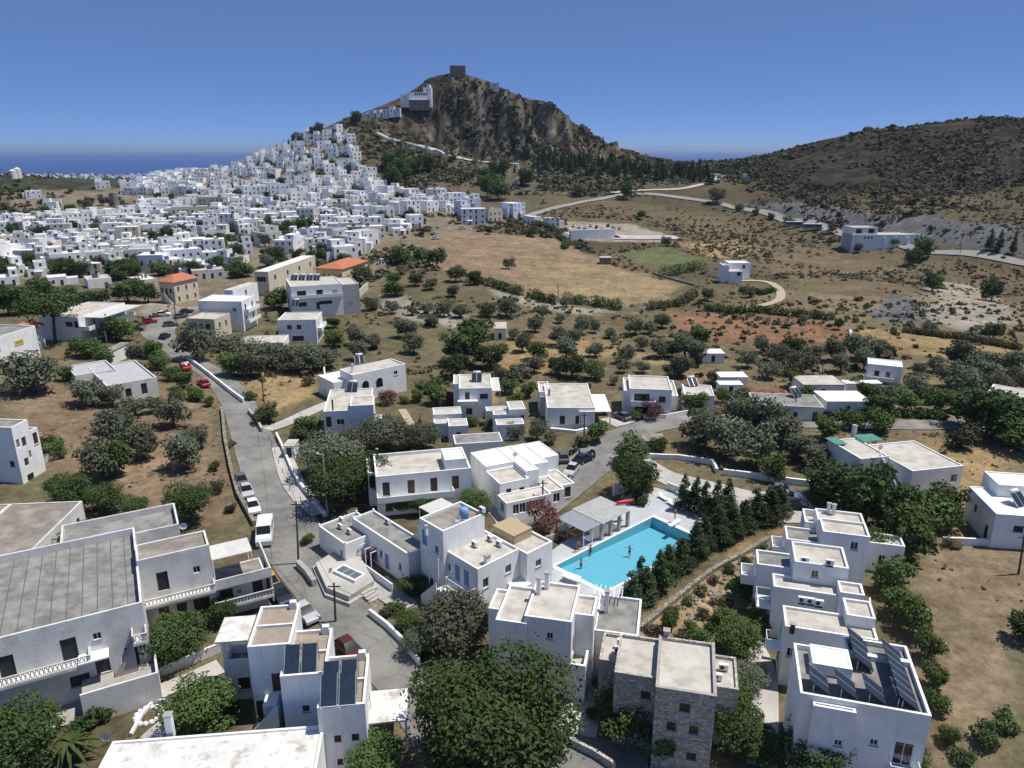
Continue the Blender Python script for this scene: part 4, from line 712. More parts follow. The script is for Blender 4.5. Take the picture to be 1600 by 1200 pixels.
h = House('white_cube_house', 'white cube house alone among the olives, white flat roof', (1356, 568), (1404, 573), 4.2, roof=RW_, par=.15); h.b((1356, 568), (1409, 564), 4.2, [('f', .3, 1.6, 1, 1.2, 'k'), ('f', .62, 1.6, 1, 1.2, 'w'), ('l', .5, .2, .9, 2, 's')]); h.balcony('f', -.08, .8, .9, 1.2, .7)
h = House('edge_house', 'long white house cut by the right edge beyond the trees', (1543, 612), (1600, 622), 4.4, roof=RB, par=.12); h.b((1543, 612), (1625, 612), 4.4, [('f', .35, 2, 2.2, 1.2, 'k')])
h = House('long_roadside_house', 'long low whitewashed house with grey roof along the road', (1180, 632), (1276, 636), 3.2, roof=RG, par=.1, wall=W2); h.b((1180, 632), (1272, 617), 3.2, [('f', .35, .8, .8, 1.2, 'k'), ('f', .6, .8, .8, 1.2, 'k'), ('f', .88, .2, .9, 2, 's')])
for nm, lb, a, c, hh, rf in [('shed', 'small white shed with pale roof left of the garden trees', (1126, 590), (1160, 582), 2.6, RW_), ('shed', 'pale roofed shed in the olives above the long house', (1256, 602), (1300, 588), 2.8, RB), ('shed', 'white shed with broken roof line by the road bend', (1292, 628), (1338, 612), 2.8, RW_), ('lean_to', 'white sheet lean-to roof at the orchard edge', (1098, 553), (1125, 546), 2.4, RW_), ('hut', 'tiny pale stone hut between olive trees', (772, 514), (791, 504), 3.2, RB), ('shed', 'long pale shed roof below the white cube house', (1322, 600), (1370, 595), 2.4, RW_), ('shed', 'little white store with open side among the olives', (1125, 602), (1155, 596), 2.2, RW_),
        ('ruined_shed', 'ruined grey shed beside the road bend', (1006, 690), (1034, 679), 2.2, RBR), ('hut', 'tiny grey box hut beside the road wall', (443, 698), (466, 688), 2.2, RB), ('shed', 'brown roofed shed beside the car park road on the left', (158, 551), (202, 536), 2.6, RBR)]:
    h = House(nm, lb, a, (c[0], a[1]), hh, roof=rf, par=0, cat='shed'); h.b(a, c, hh, [('f', .5, .3, .9, 1.7, 'k')])
# left middle -----------------------------------------------------
h = House('tall_white_house', 'three storey white house at the left edge on the slope', (17, 668), (50, 652), 9.2, mode='r', roof=RBR, par=.2); h.b((17, 668), (-60, 652), 9.2, [('r', .2, 5.8, .6, 1.3, 'w'), ('r', .55, 5.6, .8, 1.4, 's'), ('r', .75, 3.4, .5, 1.2, 'w'), ('r', .45, 2.6, .8, 1.2, 's'), ('r', .5, .2, 1.3, 1.0, 'k'), ('f', .9, 3, .7, .9, 'k')]); q = h.last
h.b((q[2] - 4, q[3] + .01), (q[2], q[3] + 1.6), 7.4, [('r', .5, 5.0, .9, 1.8, 's')], px=False, par=.9)
h = House('grey_house', 'pale grey house of two joined blocks with parapet roofs', (166, 603), (251, 588), 3.4, roof=WG, wall=W2, par=.35); h.b((166, 603), (211, 562), 3.4, [('f', .4, .4, 1.1, 1.7, 'k'), ('f', .72, .4, 1.1, 2.2, 'k')]); q = h.last; h.b((117, 587), (165, 562), 3.6, [('f', .5, .4, .9, 1.9, 'w')])
h = House('flat_roof_house', 'white house with wide flat roof and cloth awning below the rocky lot', (90, 494), (152, 496), 6.2, roof=RB, par=.15, wall=W1); h.b((60, 494), (195, 473), 6.2, [('f', .75, 3.8, 2.0, 1.2, 'k'), ('f', .93, 3.6, 1, 1.6, 'k'), ('r', .3, 3.3, .8, 2, 's'), ('r', .6, 3.3, .8, 2, 's')]); q = h.last; h.box('awning', q[2] + .02, q[1] + 2.5, 5.6, q[2] + 5, q[3] - .2, 5.72, CLO); h.balcony('r', .0, 1.0, 3.0, 2.6, .9); h.box('post', q[2] + 4.6, q[1] + 2.7, -1, q[2] + 4.8, q[1] + 2.9, 5.6)
h = House('sign_building', 'white building with yellow wall sign at the left edge', (-20, 532), (37, 514), 7.5, mode='r', roof=RG, par=.3); h.b((-20, 532), (-80, 505), 7.5, [('r', .15, 4.6, 1.6, 1.6, 'k'), ('r', .15, .6, 2.2, 2, 'k')]); q = h.last; L = q[3] - q[1]
h.ob.location.z += 0; sg = MB().box(q[2] + .01, q[1] + L * .5, 4.4, q[2] + .08, q[1] + L * .5 + 2.6, 5.6).build('sign', mat('yellow_sign', (0.62, 0.5, 0.1), rough=.5), h.ob)
for i in range(3): MB().box(q[2] + .085, q[1] + L * .5 + .5 + i * .6, 4.9, q[2] + .10, q[1] + L * .5 + .85 + i * .6, 5.15).build('lettering', DMET, sg)
def hip(hs_, blk, z, rise, m=TC, e=.5):
    x0, y0, x1, y1, _ = blk; x0 -= e; y0 -= e; x1 += e; y1 += e; d = min(x1 - x0, y1 - y0) / 2; k = MB()
    if x1 - x0 >= y1 - y0: r0, r1 = (x0 + d, (y0 + y1) / 2, z + rise), (x1 - d, (y0 + y1) / 2, z + rise); k.quad((x0, y0, z), (x1, y0, z), r1, r0); k.quad((x1, y1, z), (x0, y1, z), r0, r1); k.quad((x1, y0, z), (x1, y1, z), r1, r1); k.quad((x0, y1, z), (x0, y0, z), r0, r0)
    else: r0, r1 = ((x0 + x1) / 2, y0 + d, z + rise), ((x0 + x1) / 2, y1 - d, z + rise); k.quad((x0, y1, z), (x0, y0, z), r0, r1); k.quad((x1, y0, z), (x1, y1, z), r1, r0); k.quad((x0, y0, z), (x1, y0, z), r0, r0); k.quad((x1, y1, z), (x0, y1, z), r1, r1)
    k.f = [tuple(dict.fromkeys(f)) for f in k.f]; k.v = k.v
    # merge the doubled ridge corners of the triangles
    nf = []
    for f in k.f:
        seen, g = [], []
        for i in f:
            if k.v[i] not in seen: seen.append(k.v[i]); g.append(i)
        nf.append(tuple(g))
    k.f = nf; k.box(x0, y0, z - .14, x1, y1, z - .003); o = k.build('tiled_roof', m, hs_.ob); return o
h = House('orange_roof_house', 'small house with orange roof half hidden by a spreading pine', (14, 520), (62, 520), 5.0, wall=W2); h.b((14, 520), (66, 508), 5.0, par=.01); hip(h, h.last, 5.15, 1.6)
h = House('stone_house', 'square stone house with orange hipped roof and front stair', (248, 440), (297, 444), 7.0, wall=WC, par=.01); h.b((248, 440), (308, 434), 7.0, R_('r', 3, 4, .8, 1.4, 's') + R_('r', 3, .8, .8, 1.4, 's') + [('f', .15, 3.6, .9, 1.4, 's'), ('f', .75, 3.6, .9, 1.4, 's'), ('f', .45, 2.8, 1, 2.2, 'd')]); q = h.last; hip(h, q, 7.15, 2.0); h.stairs('f', .95, .55, .2, 2.7, 1.6, blk=q)
h = House('school', 'long cream building with white flat roof and row of windows', (397, 424), (482, 426), 8.5, wall=WC, roof=RW_, par=.15, cat='school'); h.b((397, 424), (492, 399), 8.5, R_('f', 4, 5, 2.2, 1.6, 'k', 0, .95) + R_('r', 4, 5, 1.5, 1.6, 'k')); 
h = House('yellow_house', 'pale yellow house with broad orange tiled roof', (493, 419), (562, 422), 5.0, wall=WY, par=.01); h.b((493, 419), (574, 408), 5.0, R_('f', 5, 1, .9, 1.8, 's')); hip(h, h.last, 5.15, 2.0)
h = House('apartment_block', 'white three storey apartment block with open balconies and roof tanks', (454, 448), (517, 444), 9.4, roof=RB, par=.3); h.b((454, 448), (522, 431), 9.4, [('f', .2, 6, 2.8, 1.9, 'o'), ('f', .55, 6, 2.0, 1.9, 'o'), ('f', .85, 6.4, 1.6, 1.2, 'k'), ('f', .2, 3.2, 2.4, 1.2, 'k'), ('f', .65, 3.4, 4.0, 1.0, 'k'), ('f', .5, 2.0, 1, 2.2, 'k')]); h.balcony('f', 0, 1, 5.8, .9, .8); h.b((517, 446), (548, 432), 9.0, wall=WG); 
h = House('blue_shade_house', 'white two storey house with roof tank and sunlit side wall', (433, 500), (495, 499), 6.2, roof=RB, par=.2); h.b((433, 500), (503, 487), 6.2, [('f', .3, 3.6, 1.2, 1.2, 's'), ('f', .55, 3.6, 1.2, 1.2, 'k'), ('f', .5, .4, 3.0, 1.4, 'k'), ('r', .4, 3.2, .9, 1.6, 'k'), ('r', .4, .4, .9, 1.6, 'k')]); h.balcony('r', .1, .9, 2.9, 1.2, .8)
h = House('street_house', 'tall plain white house with balconies on its street side', (309, 470), (381, 471), 8.2, roof=RW_, par=.2); h.b((309, 470), (398, 461), 8.2, [('f', .82, 5.4, 1.0, 1.0, 'w')] + R_('r', 2, 5.4, 1.0, 1.6, 'k') + R_('r', 2, 2.2, 1.0, 1.6, 'k')); h.balcony('r', .1, .95, 5.0, 1.4, .8); h.balcony('r', .1, .95, 2.0, 1.4, .8)
h = House('cream_house', 'square cream house with dark windows at the road junction', (291, 497), (340, 499), 5.4, wall=WC, roof=RB, par=.25); h.b((291, 497), (359, 489), 5.4, [('f', .25, 2.6, 1.4, 1.4, 'k'), ('f', .5, 1.6, 1.2, 2.4, 'k'), ('f', .75, 2.6, 1.4, 1.4, 'k'), ('r', .3, 2.6, .8, 1.4, 's'), ('r', .7, 2.6, .8, 1.4, 's')])
h = House('low_roof_house', 'low white house with flat roof below the roof tank house', (372, 537), (440, 535), 3.0, roof=RB, par=.15); h.b((372, 537), (451, 523), 3.0, [('f', .3, .8, .9, 1.2, 'k'), ('f', .8, .3, 1, 2, 's')])
h = House('blue_awning_house', 'white house with blue awning beside the tall street house', (350, 453), (400, 455), 5.6, roof=RB, par=.2); h.b((350, 453), (402, 441), 5.6, [('f', .3, 3, 1, 1.2, 'k'), ('f', .7, 3, 1, 1.2, 'k'), ('r', .5, 3, 1, 1.4, 'k')]); q = h.last; h.box('awning', q[2] + .02, q[1] + .5, 2.6, q[2] + 3.2, q[1] + 3.5, 2.7, BLU)
# ------------------------------------------------------------------ landmark names used to tell repeated things apart
LAND = []
for o in list(COL.objects):
    if o.parent is None and o.get('category') and o.get('kind') is None:
        ch = [c for c in o.children if c.name.startswith('wall')]
        if ch:
            v = [c.data.vertices for c in ch[:1]][0]; cx = sum(p.co.x for p in v) / len(v); cy_ = sum(p.co.y for p in v) / len(v)
        else: cx = cy_ = 0
        p = o.matrix_basis @ Vector((cx, cy_, 0)); r = max([max(c.dimensions.x, c.dimensions.y) for c in ch] or [6]) / 2
        LAND.append((p.x, p.y, o.name.split('.')[0].replace('_', ' '), r, o))
_lm_names = {}
for x, y, n, r, o in LAND: _lm_names.setdefault(n, []).append(o)
ORD = ['', 'second ', 'third ', 'fourth ', 'fifth ', 'sixth ', 'seventh ', 'eighth ', 'ninth ', 'tenth ', 'eleventh ', 'twelfth ']
_used = {}
for n in list(_lm_names): pass
LM2 = [q for q in LAND if len(_lm_names[q[2]]) == 1]
PLACES = [(-330, 700, 'windmill hill'), (0, 660, 'castle rock'), (110, 640, 'cemetery saddle'), (300, 580, 'right hillside'), (60, 400, 'brown field'), (150, 230, 'red field'), (30, 93, 'swimming pool'), (100, 480, 'far hillside road')]
def whereabouts(x, y):              # nearest landmark and the side it lies on, seen from the drone
    best = min([(math.hypot(x - a, y - b) - r * .5, a, b, n) for a, b, n, r, o in LM2] + [(math.hypot(x - a, y - b) - 12, a, b, n) for a, b, n in PLACES])
    d, a, b, n = best; dx, dy = x - a, y - b
    s = ('right of' if dx > 0 else 'left of') if abs(dx) > abs(dy) else ('behind' if dy > 0 else 'in front of')
    return f'{s} the {n}', d
PEND = {}
def unique_label(base, x, y):       # told apart at the end of the script by distance from the landmark
    w_, d = whereabouts(x, y); t = f'@{len(PEND)}'; PEND[t] = (base + ' ' + w_, d); return t
_o1 = ['', 'second', 'third', 'fourth', 'fifth', 'sixth', 'seventh', 'eighth', 'ninth', 'tenth', 'eleventh', 'twelfth', 'thirteenth', 'fourteenth', 'fifteenth', 'sixteenth', 'seventeenth', 'eighteenth', 'nineteenth']
def ordinal(n):
    if n < 19: return _o1[n]
    t, u = divmod(n + 1, 10); return ['', '', 'twentieth', 'thirtieth', 'fortieth', 'fiftieth'][t] if u == 0 else ['', '', 'twenty', 'thirty', 'forty', 'fifty'][t] + '-' + (['first'] + _o1[1:9])[u - 1]
def settle_labels():
    by = {}
    for o in COL.objects:
        l = o.get('label')
        if l and l in PEND: k, d = PEND[l]; by.setdefault(k, []).append((d, o))
    for k, lst in by.items():
        lst.sort(key=lambda q: q[0])
        for i, (d, o) in enumerate(lst): o['label'] = k if len(lst) == 1 else k + (', closest one' if i == 0 else f', {ordinal(i)} closest')
# ------------------------------------------------------------------ town houses
TW = {}
def twin(w_, h_, m, nm='window'):
    k = (w_, h_, m.name)
    if k not in TW: TW[k] = MB().box(-w_ / 2, -.05, 0, w_ / 2, .1, h_).mesh(nm, m)
    return TW[k]
def cube_parts(w_, d, h, ups, par=.3):
    m = MB(); r = MB()
    def one(x0, y0, x1, y1, z0, z1):
        t = .2; m.quad((x0, y0, z0), (x1, y0, z0), (x1, y0, z1), (x0, y0, z1)); m.quad((x1, y0, z0), (x1, y1, z0), (x1, y1, z1), (x1, y0, z1)); m.quad((x1, y1, z0), (x0, y1, z0), (x0, y1, z1), (x1, y1, z1)); m.quad((x0, y1, z0), (x0, y0, z0), (x0, y0, z1), (x0, y1, z1))
        for (a0, b0, a1, b1) in ((x0, y0, x1 - t, y0 + t), (x1 - t, y0, x1, y1 - t), (x0 + t, y1 - t, x1, y1), (x0, y0 + t, x0 + t, y1)): m.quad((a0, b0, z1), (a1, b0, z1), (a1, b1, z1), (a0, b1, z1))
        A = [(x0 + t, y0 + t), (x1 - t, y0 + t), (x1 - t, y1 - t), (x0 + t, y1 - t)]
        for i in range(4): p, q = A[i], A[(i + 1) % 4]; m.quad((*q, z1 - par), (*p, z1 - par), (*p, z1), (*q, z1))
        r.quad((x0 + t, y0 + t, z1 - par), (x1 - t, y0 + t, z1 - par), (x1 - t, y1 - t, z1 - par), (x0 + t, y1 - t, z1 - par))
    one(-w_ / 2, 0, w_ / 2, d, -3, h)
    for u in ups: one(*u)
    return m, r
SM = {'chimney': MB().box(-.3, -.3, 0, .3, .3, 1.5).box(-.38, -.38, 1.503, .38, .38, 1.62).mesh('chimney', W1), 'tank': MB().tube([(-.6, 0, .9), (.6, 0, .9)], .35, 10).box(-.5, -.1, 0, -.4, .1, .6).box(.4, -.1, 0, .5, .1, .6).mesh('water_tank', WHP), 'solar': MB().obox((-1, 0, .1), (2, 0, 0), (0, 1.3, 1.2), (0, -.06, .06)).mesh('solar_panel', PAN), 'balcony': MB().box(-1.6, -1.1, -.15, 1.6, -.003, 0).box(-1.6, -1.1, .003, 1.6, -1.0, .9).box(-1.6, -.99, .003, -1.5, -.01, .9).box(1.5, -.99, .003, 1.6, -.01, .9).mesh('balcony', W1), 'awning': MB().obox((-1.5, -.003, .3), (3, 0, 0), (0, -1.6, -.5), (0, 0, .06)).mesh('awning', CLO)}
def town_house(x, y, z, w_, d, h, rz, rng, label=None, flat=True, group='white houses of the hill town', hand=False):
    ups = []
    if rng.random() < .55 and h < 6.5:
        k = rng.uniform(.35, .6); side = rng.choice((-1, 1)); x0, x1 = (-w_ / 2 + .003, -w_ / 2 + w_ * k) if side < 0 else (w_ / 2 - w_ * k, w_ / 2 - .003); ups.append((x0, d * rng.uniform(.1, .4), x1, d - .003, h - .4, h + rng.uniform(2.2, 3.0)))
    if rng.random() < .4: e = rng.uniform(2, 4); side = rng.choice((-1, 1)); x0 = w_ / 2 + .003 if side > 0 else -w_ / 2 - e; ups.append((x0, d * .2, x0 + e - .003, d * .8, -3, h * rng.uniform(.5, .8)))
    m, r = cube_parts(w_, d, h, ups); v = rng.random()
    wm, wn = (W1, 'white') if v < .72 else (W2, 'weathered white') if v < .86 else (WB, 'bluish white') if v < .94 else (WC, 'cream')
    rm, rn = rng.choice(((RB, 'beige'), (RW_, 'white'), (RW_, 'white'), (RW_, 'white'), (RG, 'grey')))
    o = empty('town_house', (x, y, z), rz); m.build('wall', wm, o); ro = r.build('roof', rm, o)
    st = max(1, round((h - .4) / 3)); nf = max(2, int(w_ / 2.9)); cnt = 0
    for s in range(st):
        for i in range(nf):
            if rng.random() < .12: continue
            u = -w_ / 2 + w_ * (i + .5) / nf + rng.uniform(-.2, .2); door = (s == 0 and i == nf // 2) or rng.random() < .18; mm = rng.choice((GL, SHD, SHD, SH, BLU if rng.random() < .4 else GL))
            put('door' if door else 'window', twin(.95, 2.0, mm, 'door') if door else twin(.95, 1.25, mm), o, (u, 0, s * 3 + (.1 if door else .95))); cnt += 1
        for i in range(max(1, int(d / 3.4))):
            if rng.random() < .35: continue
            for sd in ((1,) if rng.random() < .6 else (1, -1)): put('window', twin(.9, 1.2, rng.choice((GL, SHD, SH))), o, (sd * w_ / 2, d * (i + .5) / max(1, int(d / 3.4)), s * 3 + .95), sd * math.pi / 2)
    if rng.random() < .45: put('chimney', SM['chimney'], o, (rng.uniform(-.35, .35) * w_, d * rng.uniform(.5, .9), h - .4))
    if rng.random() < .35: put('water_tank', SM['tank'], o, (rng.uniform(-.3, .3) * w_, d * rng.uniform(.4, .8), h - .3))
    if rng.random() < .35: put('solar_panel', SM['solar'], o, (rng.uniform(-.3, .3) * w_, d * rng.uniform(.3, .6), h - .3))
    if st > 1 and rng.random() < .5: put('balcony', SM['balcony'], o, (rng.uniform(-.2, .2) * w_, 0, 2.9))
    if rng.random() < .3: put('awning', SM['awning'], o, (rng.uniform(-.2, .2) * w_, 0, 2.4))
    for u in ups:
        if u[4] > 0: put('window', twin(.95, 1.2, SHD), o, ((u[0] + u[2]) / 2, u[1], u[4] + 1.1))
    size = 'tall ' if h > 7 else 'low ' if h < 4 else ''
    up = ' with rooftop room' if any(u[4] > 0 for u in ups) else ' with side annexe' if ups else ''
    tag(o, label or unique_label(f'{size}{wn} {rn}-roofed house{up}', x, y), 'house', group); return o
rng = random.Random(11); TOWN = []
HAND = [((x0 / 4 + 300, x1 / 4 + 300, y0 / 4 + 150, y1 / 4 + 150)) for x0, x1, y0, y1 in [(330, 485, 560, 645), (495, 620, 545, 640), (265, 355, 635, 700), (45, 230, 620, 720), (305, 460, 770, 845), (460, 560, 735, 810), (565, 680, 725, 800), (80, 220, 845, 920), (245, 385, 920, 990), (420, 575, 850, 930), (705, 795, 865, 930), (880, 1045, 850, 925), (885, 1050, 940, 1030), (1060, 1185, 840, 930), (740, 860, 605, 660), (810, 920, 700, 770), (880, 1000, 660, 740), (1000, 1110, 620, 680), (1020, 1140, 685, 760), (1150, 1275, 690, 770), (1190, 1300, 640, 690), (1335, 1440, 655, 745), (1305, 1430, 580, 640), (1480, 1600, 585, 665), (900, 1110, 755, 830)]]
HAND += [((x0 / 4 + 560, x1 / 4 + 560, y0 / 4 + 80, y1 / 4 + 80)) for x0, x1, y0, y1 in [(560, 680, 885, 975), (640, 800, 985, 1085), (800, 910, 985, 1065), (685, 770, 920, 980), (945, 1065, 950, 1040), (435, 550, 860, 950), (1090, 1150, 1035, 1085), (1165, 1265, 1045, 1100)]]
HAND += [((x0 / 4, x1 / 4, y0 / 4 + 200, y1 / 4 + 200)) for x0, x1, y0, y1 in [(1105, 1245, 660, 715), (1285, 1420, 640, 715), (1445, 1585, 720, 800), (1040, 1270, 760, 860), (870, 1030, 795, 905), (640, 780, 815, 885), (480, 630, 850, 930), (370, 480, 880, 930), (185, 300, 880, 930), (150, 320, 765, 815), (900, 1040, 600, 680), (1260, 1360, 850, 900), (670, 860, 600, 650), (440, 590, 540, 620), (300, 440, 600, 660), (930, 1060, 440, 500), (940, 1010, 510, 580), (1165, 1240, 610, 655), (1080, 1305, 490, 560), (1465, 1555, 435, 490), (1250, 1430, 420, 500), (1505, 1600, 570, 650), (865, 915, 445, 490), (0, 120, 930, 985), (0, 160, 860, 925), (310, 420, 930, 985), (170, 260, 395, 440), (300, 380, 450, 485), (560, 700, 940, 1000), (870, 990, 945, 1000)]]
for xl, xr, yt, yb in HAND:
    p = G((xl + xr) / 2, yb); Y = p.y; w_ = (xr - xl) / FPX * (Y * cp_ + (CAMZ - p.z) * sp_); tz = aty((xl + xr) / 2, yt, Y).z; hh = max(2.8, min(tz - p.z, 10)); rz = rng.choice((.55, .7, .8, .4, .15)) + rng.uniform(-.1, .1)
    TOWN.append((p.x, p.y, p.z, w_ * .95, rng.uniform(7, 11), hh, rz, 1))
tp = np.array(gpoly([(-60, 345), (60, 335), (118, 312), (135, 296), (200, 290), (270, 283), (345, 270), (548, 200), (575, 262), (640, 300), (700, 312), (760, 335), (700, 345), (610, 380), (570, 402), (420, 398), (330, 440), (230, 430), (100, 435), (-60, 440)]))
occ = [(t[0], t[1] + t[4] / 2, max(t[3], t[4]) * .62) for t in TOWN] + [(a, b, r + 2) for a, b, n, r, o in LAND]
bx0, by0 = tp.min(0); bx1, by1 = tp.max(0); cand = []
for _ in range(26000):
    x, y = rng.uniform(bx0, bx1), rng.uniform(by0, by1)
    cand.append((x, y))
ca_ = np.array(cand); ins = poly_sd(ca_[:, 0], ca_[:, 1], [tuple(p) for p in tp]) < -3
hole = fbm(ca_[:, 0] / 45 + 2, ca_[:, 1] / 45, 2)
for (x, y), i_, n_ in zip(cand, ins, hole):
    up_ = y > 560 and x > -260
    if not i_ or n_ > (.42 if up_ else .12 if x > -160 else .02): continue
    w_ = rng.uniform(5.5, 9.5) if up_ else rng.uniform(6.5, 12.5); d = rng.uniform(5.5, 8) if up_ else rng.uniform(6.5, 10); r = max(w_, d) * .57
    if any((x - a) ** 2 + (y + d / 2 - b) ** 2 < (r + c) ** 2 * .74 for a, b, c in occ): continue
    if len(TOWN) > 1150: break
    hh = rng.choice((3.4, 3.6, 6.2, 6.4, 6.6, 9.0 if rng.random() < .3 else 5.6)); occ.append((x, y + d / 2, r)); rz = float(fbm(np.array([x / 60]), np.array([y / 60]), 2)[0]) * 1.2 + rng.uniform(-.12, .12) + rng.choice((.6, .75, .5, .2))
    TOWN.append((x, y, 0, w_, d, hh, rz, 0))
zz = hgt(np.array([t[0] for t in TOWN]), np.array([t[1] + 1 for t in TOWN]))
TOWN = [(t[0], t[1], float(z), *t[3:]) for t, z in zip(TOWN, zz)]
TOWN.sort(key=lambda t: (-t[7], t[1]))
for t in TOWN[:300]: town_house(*t[:7], rng)
def merged_houses(lst, name, label):
    V, Fc, Mi = [], [], []
    M = MB()
    for x, y, z, w_, d, hh, rz, _ in lst:
        m, r = cube_parts(w_, d, hh, [(-w_ / 2 + .01, d * .3, 0, d - .01, hh - .4, hh + 2.4)] if rng.random() < .4 else [])
        c, s = math.cos(rz), math.sin(rz); tr = lambda p: (x + p[0] * c - p[1] * s, y + p[0] * s + p[1] * c, z + p[2])
        for q, mi in ((m, 0), (r, rng.choice((1, 2, 2, 3)))):
            i = len(M.v); M.v += [tr(p) for p in q.v]; M.f += [tuple(i + k for k in f) for f in q.f]; M.m += [mi] * len(q.f)
        for st in range(max(1, round(hh / 3.1))):
            nf = max(1, int(w_ / 3))
            for k in range(nf):
                if rng.random() < .2: continue
                u = -w_ / 2 + w_ * (k + .5) / nf; b = MB().box(u - .5, -.05, st * 3 + .8, u + .5, .1, st * 3 + 2.1); i = len(M.v); M.v += [tr(p) for p in b.v]; M.f += [tuple(i + j for j in f) for f in b.f]; M.m += [4] * len(b.f)
    tag(M.build(name, [W1, RB, RW_, RG, SHD]), label, kind='stuff')
if len(TOWN) > 300: merged_houses(TOWN[300:], 'distant_houses', 'mass of tiny white houses packed below the ridge')
pl = []
for _ in range(700):
    px_ = rng.uniform(-20, 345); py_ = rng.choice((rng.uniform(273.5, 285), rng.uniform(280, 305))); p = G(px_, py_)
    if p.y > 640 and not (p.y < 760 and p.x < -340) and all((p.x - a) ** 2 + (p.y - b) ** 2 > (c + 5) ** 2 for a, b, c in occ): pl.append((p.x, p.y, p.z, rng.uniform(8, 16), rng.uniform(7, 10), rng.uniform(3.5, 6.5), rng.uniform(-.5, .5), 0))
merged_houses(pl, 'plain_houses', 'scattered pale houses on the coastal plain')
# ------------------------------------------------------------------ castle, monastery, windmills, far buildings
def far_block(name, label, px0, px1, pyt, pyb, Y, d, wall, cat, ops=(), roof=RB, par=.3, h_extra=0, ang=0):
    a, b = aty(px0, pyb, Y), aty(px1, pyb, Y); t = aty(px0, pyt, Y); hh = t.z - a.z
    h = House.__new__(House); h.o = Vector((a.x, Y, a.z)); h.z0 = a.z; h.ang = ang; h.c, h.s = math.cos(ang), math.sin(ang); h.wall, h.roof, h.par, h.frames = wall, roof, par, False; h.name = name
    h.ob = empty(name, h.o, ang); tag(h.ob, label, cat); h.b((0, 0), (b.x - a.x, d), hh, ops, px=False, base=-4); return h
cas = stone_mat('castle_stone', (0.17, 0.135, 0.10), (0.25, 0.20, 0.15), (0.32, 0.265, 0.20), (0.12, 0.10, 0.08), .8)
h = far_block('castle_keep', 'square brown stone keep on top of the castle rock', 703, 727, 103, 119, 704, 13, cas, 'castle', [('f', .5, 1, 1.4, 2, 'k')], RBR, .8)
x0, y0, x1, y1, hh = h.last
for i in range(9): h.box('merlon', x0 + i * 1.75, y0 + .01, hh, x0 + i * 1.75 + random.uniform(.7, 1.3), y0 + .5, hh + random.uniform(.2, .7), cas)
def wall_line(name, label, pts, hgt_, th, m, world=False, cat='wall', top=None, coping=None, step=2.0, sink=1.0, jit=0.0, off=0):
    P = [Vector(p[:2]) if world else Vector(G(*p[:2])[:2]) for p in pts]; Q = []
    for i in range(len(P) - 1):
        n = max(1, int((P[i + 1] - P[i]).length / step)); Q += [P[i] + (P[i + 1] - P[i]) * k / n for k in range(n)]
    Q.append(P[-1]); k = MB(); c = MB(); rows = []
    Z = hgt(np.array([q.x for q in Q]), np.array([q.y for q in Q]))
    for i, q in enumerate(Q):
        d = (Q[min(i + 1, len(Q) - 1)] - Q[max(i - 1, 0)]).normalized(); n = Vector((-d.y, d.x)) * th / 2; z = float(Z[i]) + off; t = hgt_ + random.uniform(-jit, jit)
        rows.append(((q.x + n.x, q.y + n.y), (q.x - n.x, q.y - n.y), z - sink, z + t))
    for a, b in zip(rows, rows[1:]):
        k.quad((*a[1], a[2]), (*b[1], b[2]), (*b[1], b[3]), (*a[1], a[3])); k.quad((*b[0], b[2]), (*a[0], a[2]), (*a[0], a[3]), (*b[0], b[3])); k.quad((*a[1], a[3]), (*b[1], b[3]), (*b[0], b[3]), (*a[0], a[3]))
        if coping:
            A, B = Vector((*a[1], a[3] + .003)), Vector((*b[1], b[3] + .003)); w_ = Vector((*a[0], a[3])) - Vector((*a[1], a[3])); c.obox(A - w_ * .12, B - A, w_ * 1.24, (0, 0, .1))
    for r, fl in ((rows[0], 0), (rows[-1], 1)):
        q = [(*r[0], r[2]), (*r[1], r[2]), (*r[1], r[3]), (*r[0], r[3])]; k.quad(*(q if not fl else q[::-1]))
    o = k.build(name, m); tag(o, label, cat)
    if coping: c.build('coping', coping, o)
    return o
def rampart(label, pts, Y, hh):
    wall_line('rampart', label, [tuple(aty(a, b, Y)[:2]) for a, b in pts], hh, 1.2, cas, True, 'rampart', step=3, sink=4, jit=.6)
rampart('ruined rampart climbing left of the keep', [(671, 126), (686, 118), (702, 116)], 702, 2.5)
rampart('ruined rampart on the lower right shoulder of the rock', [(826, 160), (845, 162), (864, 165)], 694, 3.5)
far_block('ruin', 'small roofless stone ruin right of the keep', 765, 780, 129, 136, 700, 6, W2, 'ruin', [('f', .5, .5, 1, 1.8, 'k')], RBR, 1)
h = far_block('monastery', 'white monastery clinging to the left side of the castle rock', 639, 668, 144, 163, 684, 10, W1, 'monastery', ops_row('f', 6, 7.2, 1.2, 2.0, 'k', .3, 1), RW_)
x0, y0, x1, y1, hh = h.last; h.b((x0 - 7.5, y0 + 1), (x0 - .02, y1), hh - 1.8, [('f', .5, 5, 1, 1.4, 'k')], px=False, wall=W2); h.b((x1 - 3.5, y0 + 2), (x1 + 3.5, y1), hh + 4, [('f', .5, hh + 1, 1, 1.6, 'k')], px=False); MB().ball((x1 + 1.2, y0 + 5, hh + 4.2), 2.0, 10, 6).build('dome', W1, h.ob); h.b((x1 + .3, y0 + 1.2), (x1 + 2.2, y0 + 1.99), hh + 6.4, px=False)
h.b((x0 + .5, y0 - 2.5), (x1 + 2, y0 - .02), 3.5, px=False, wall=cas, base=-5)
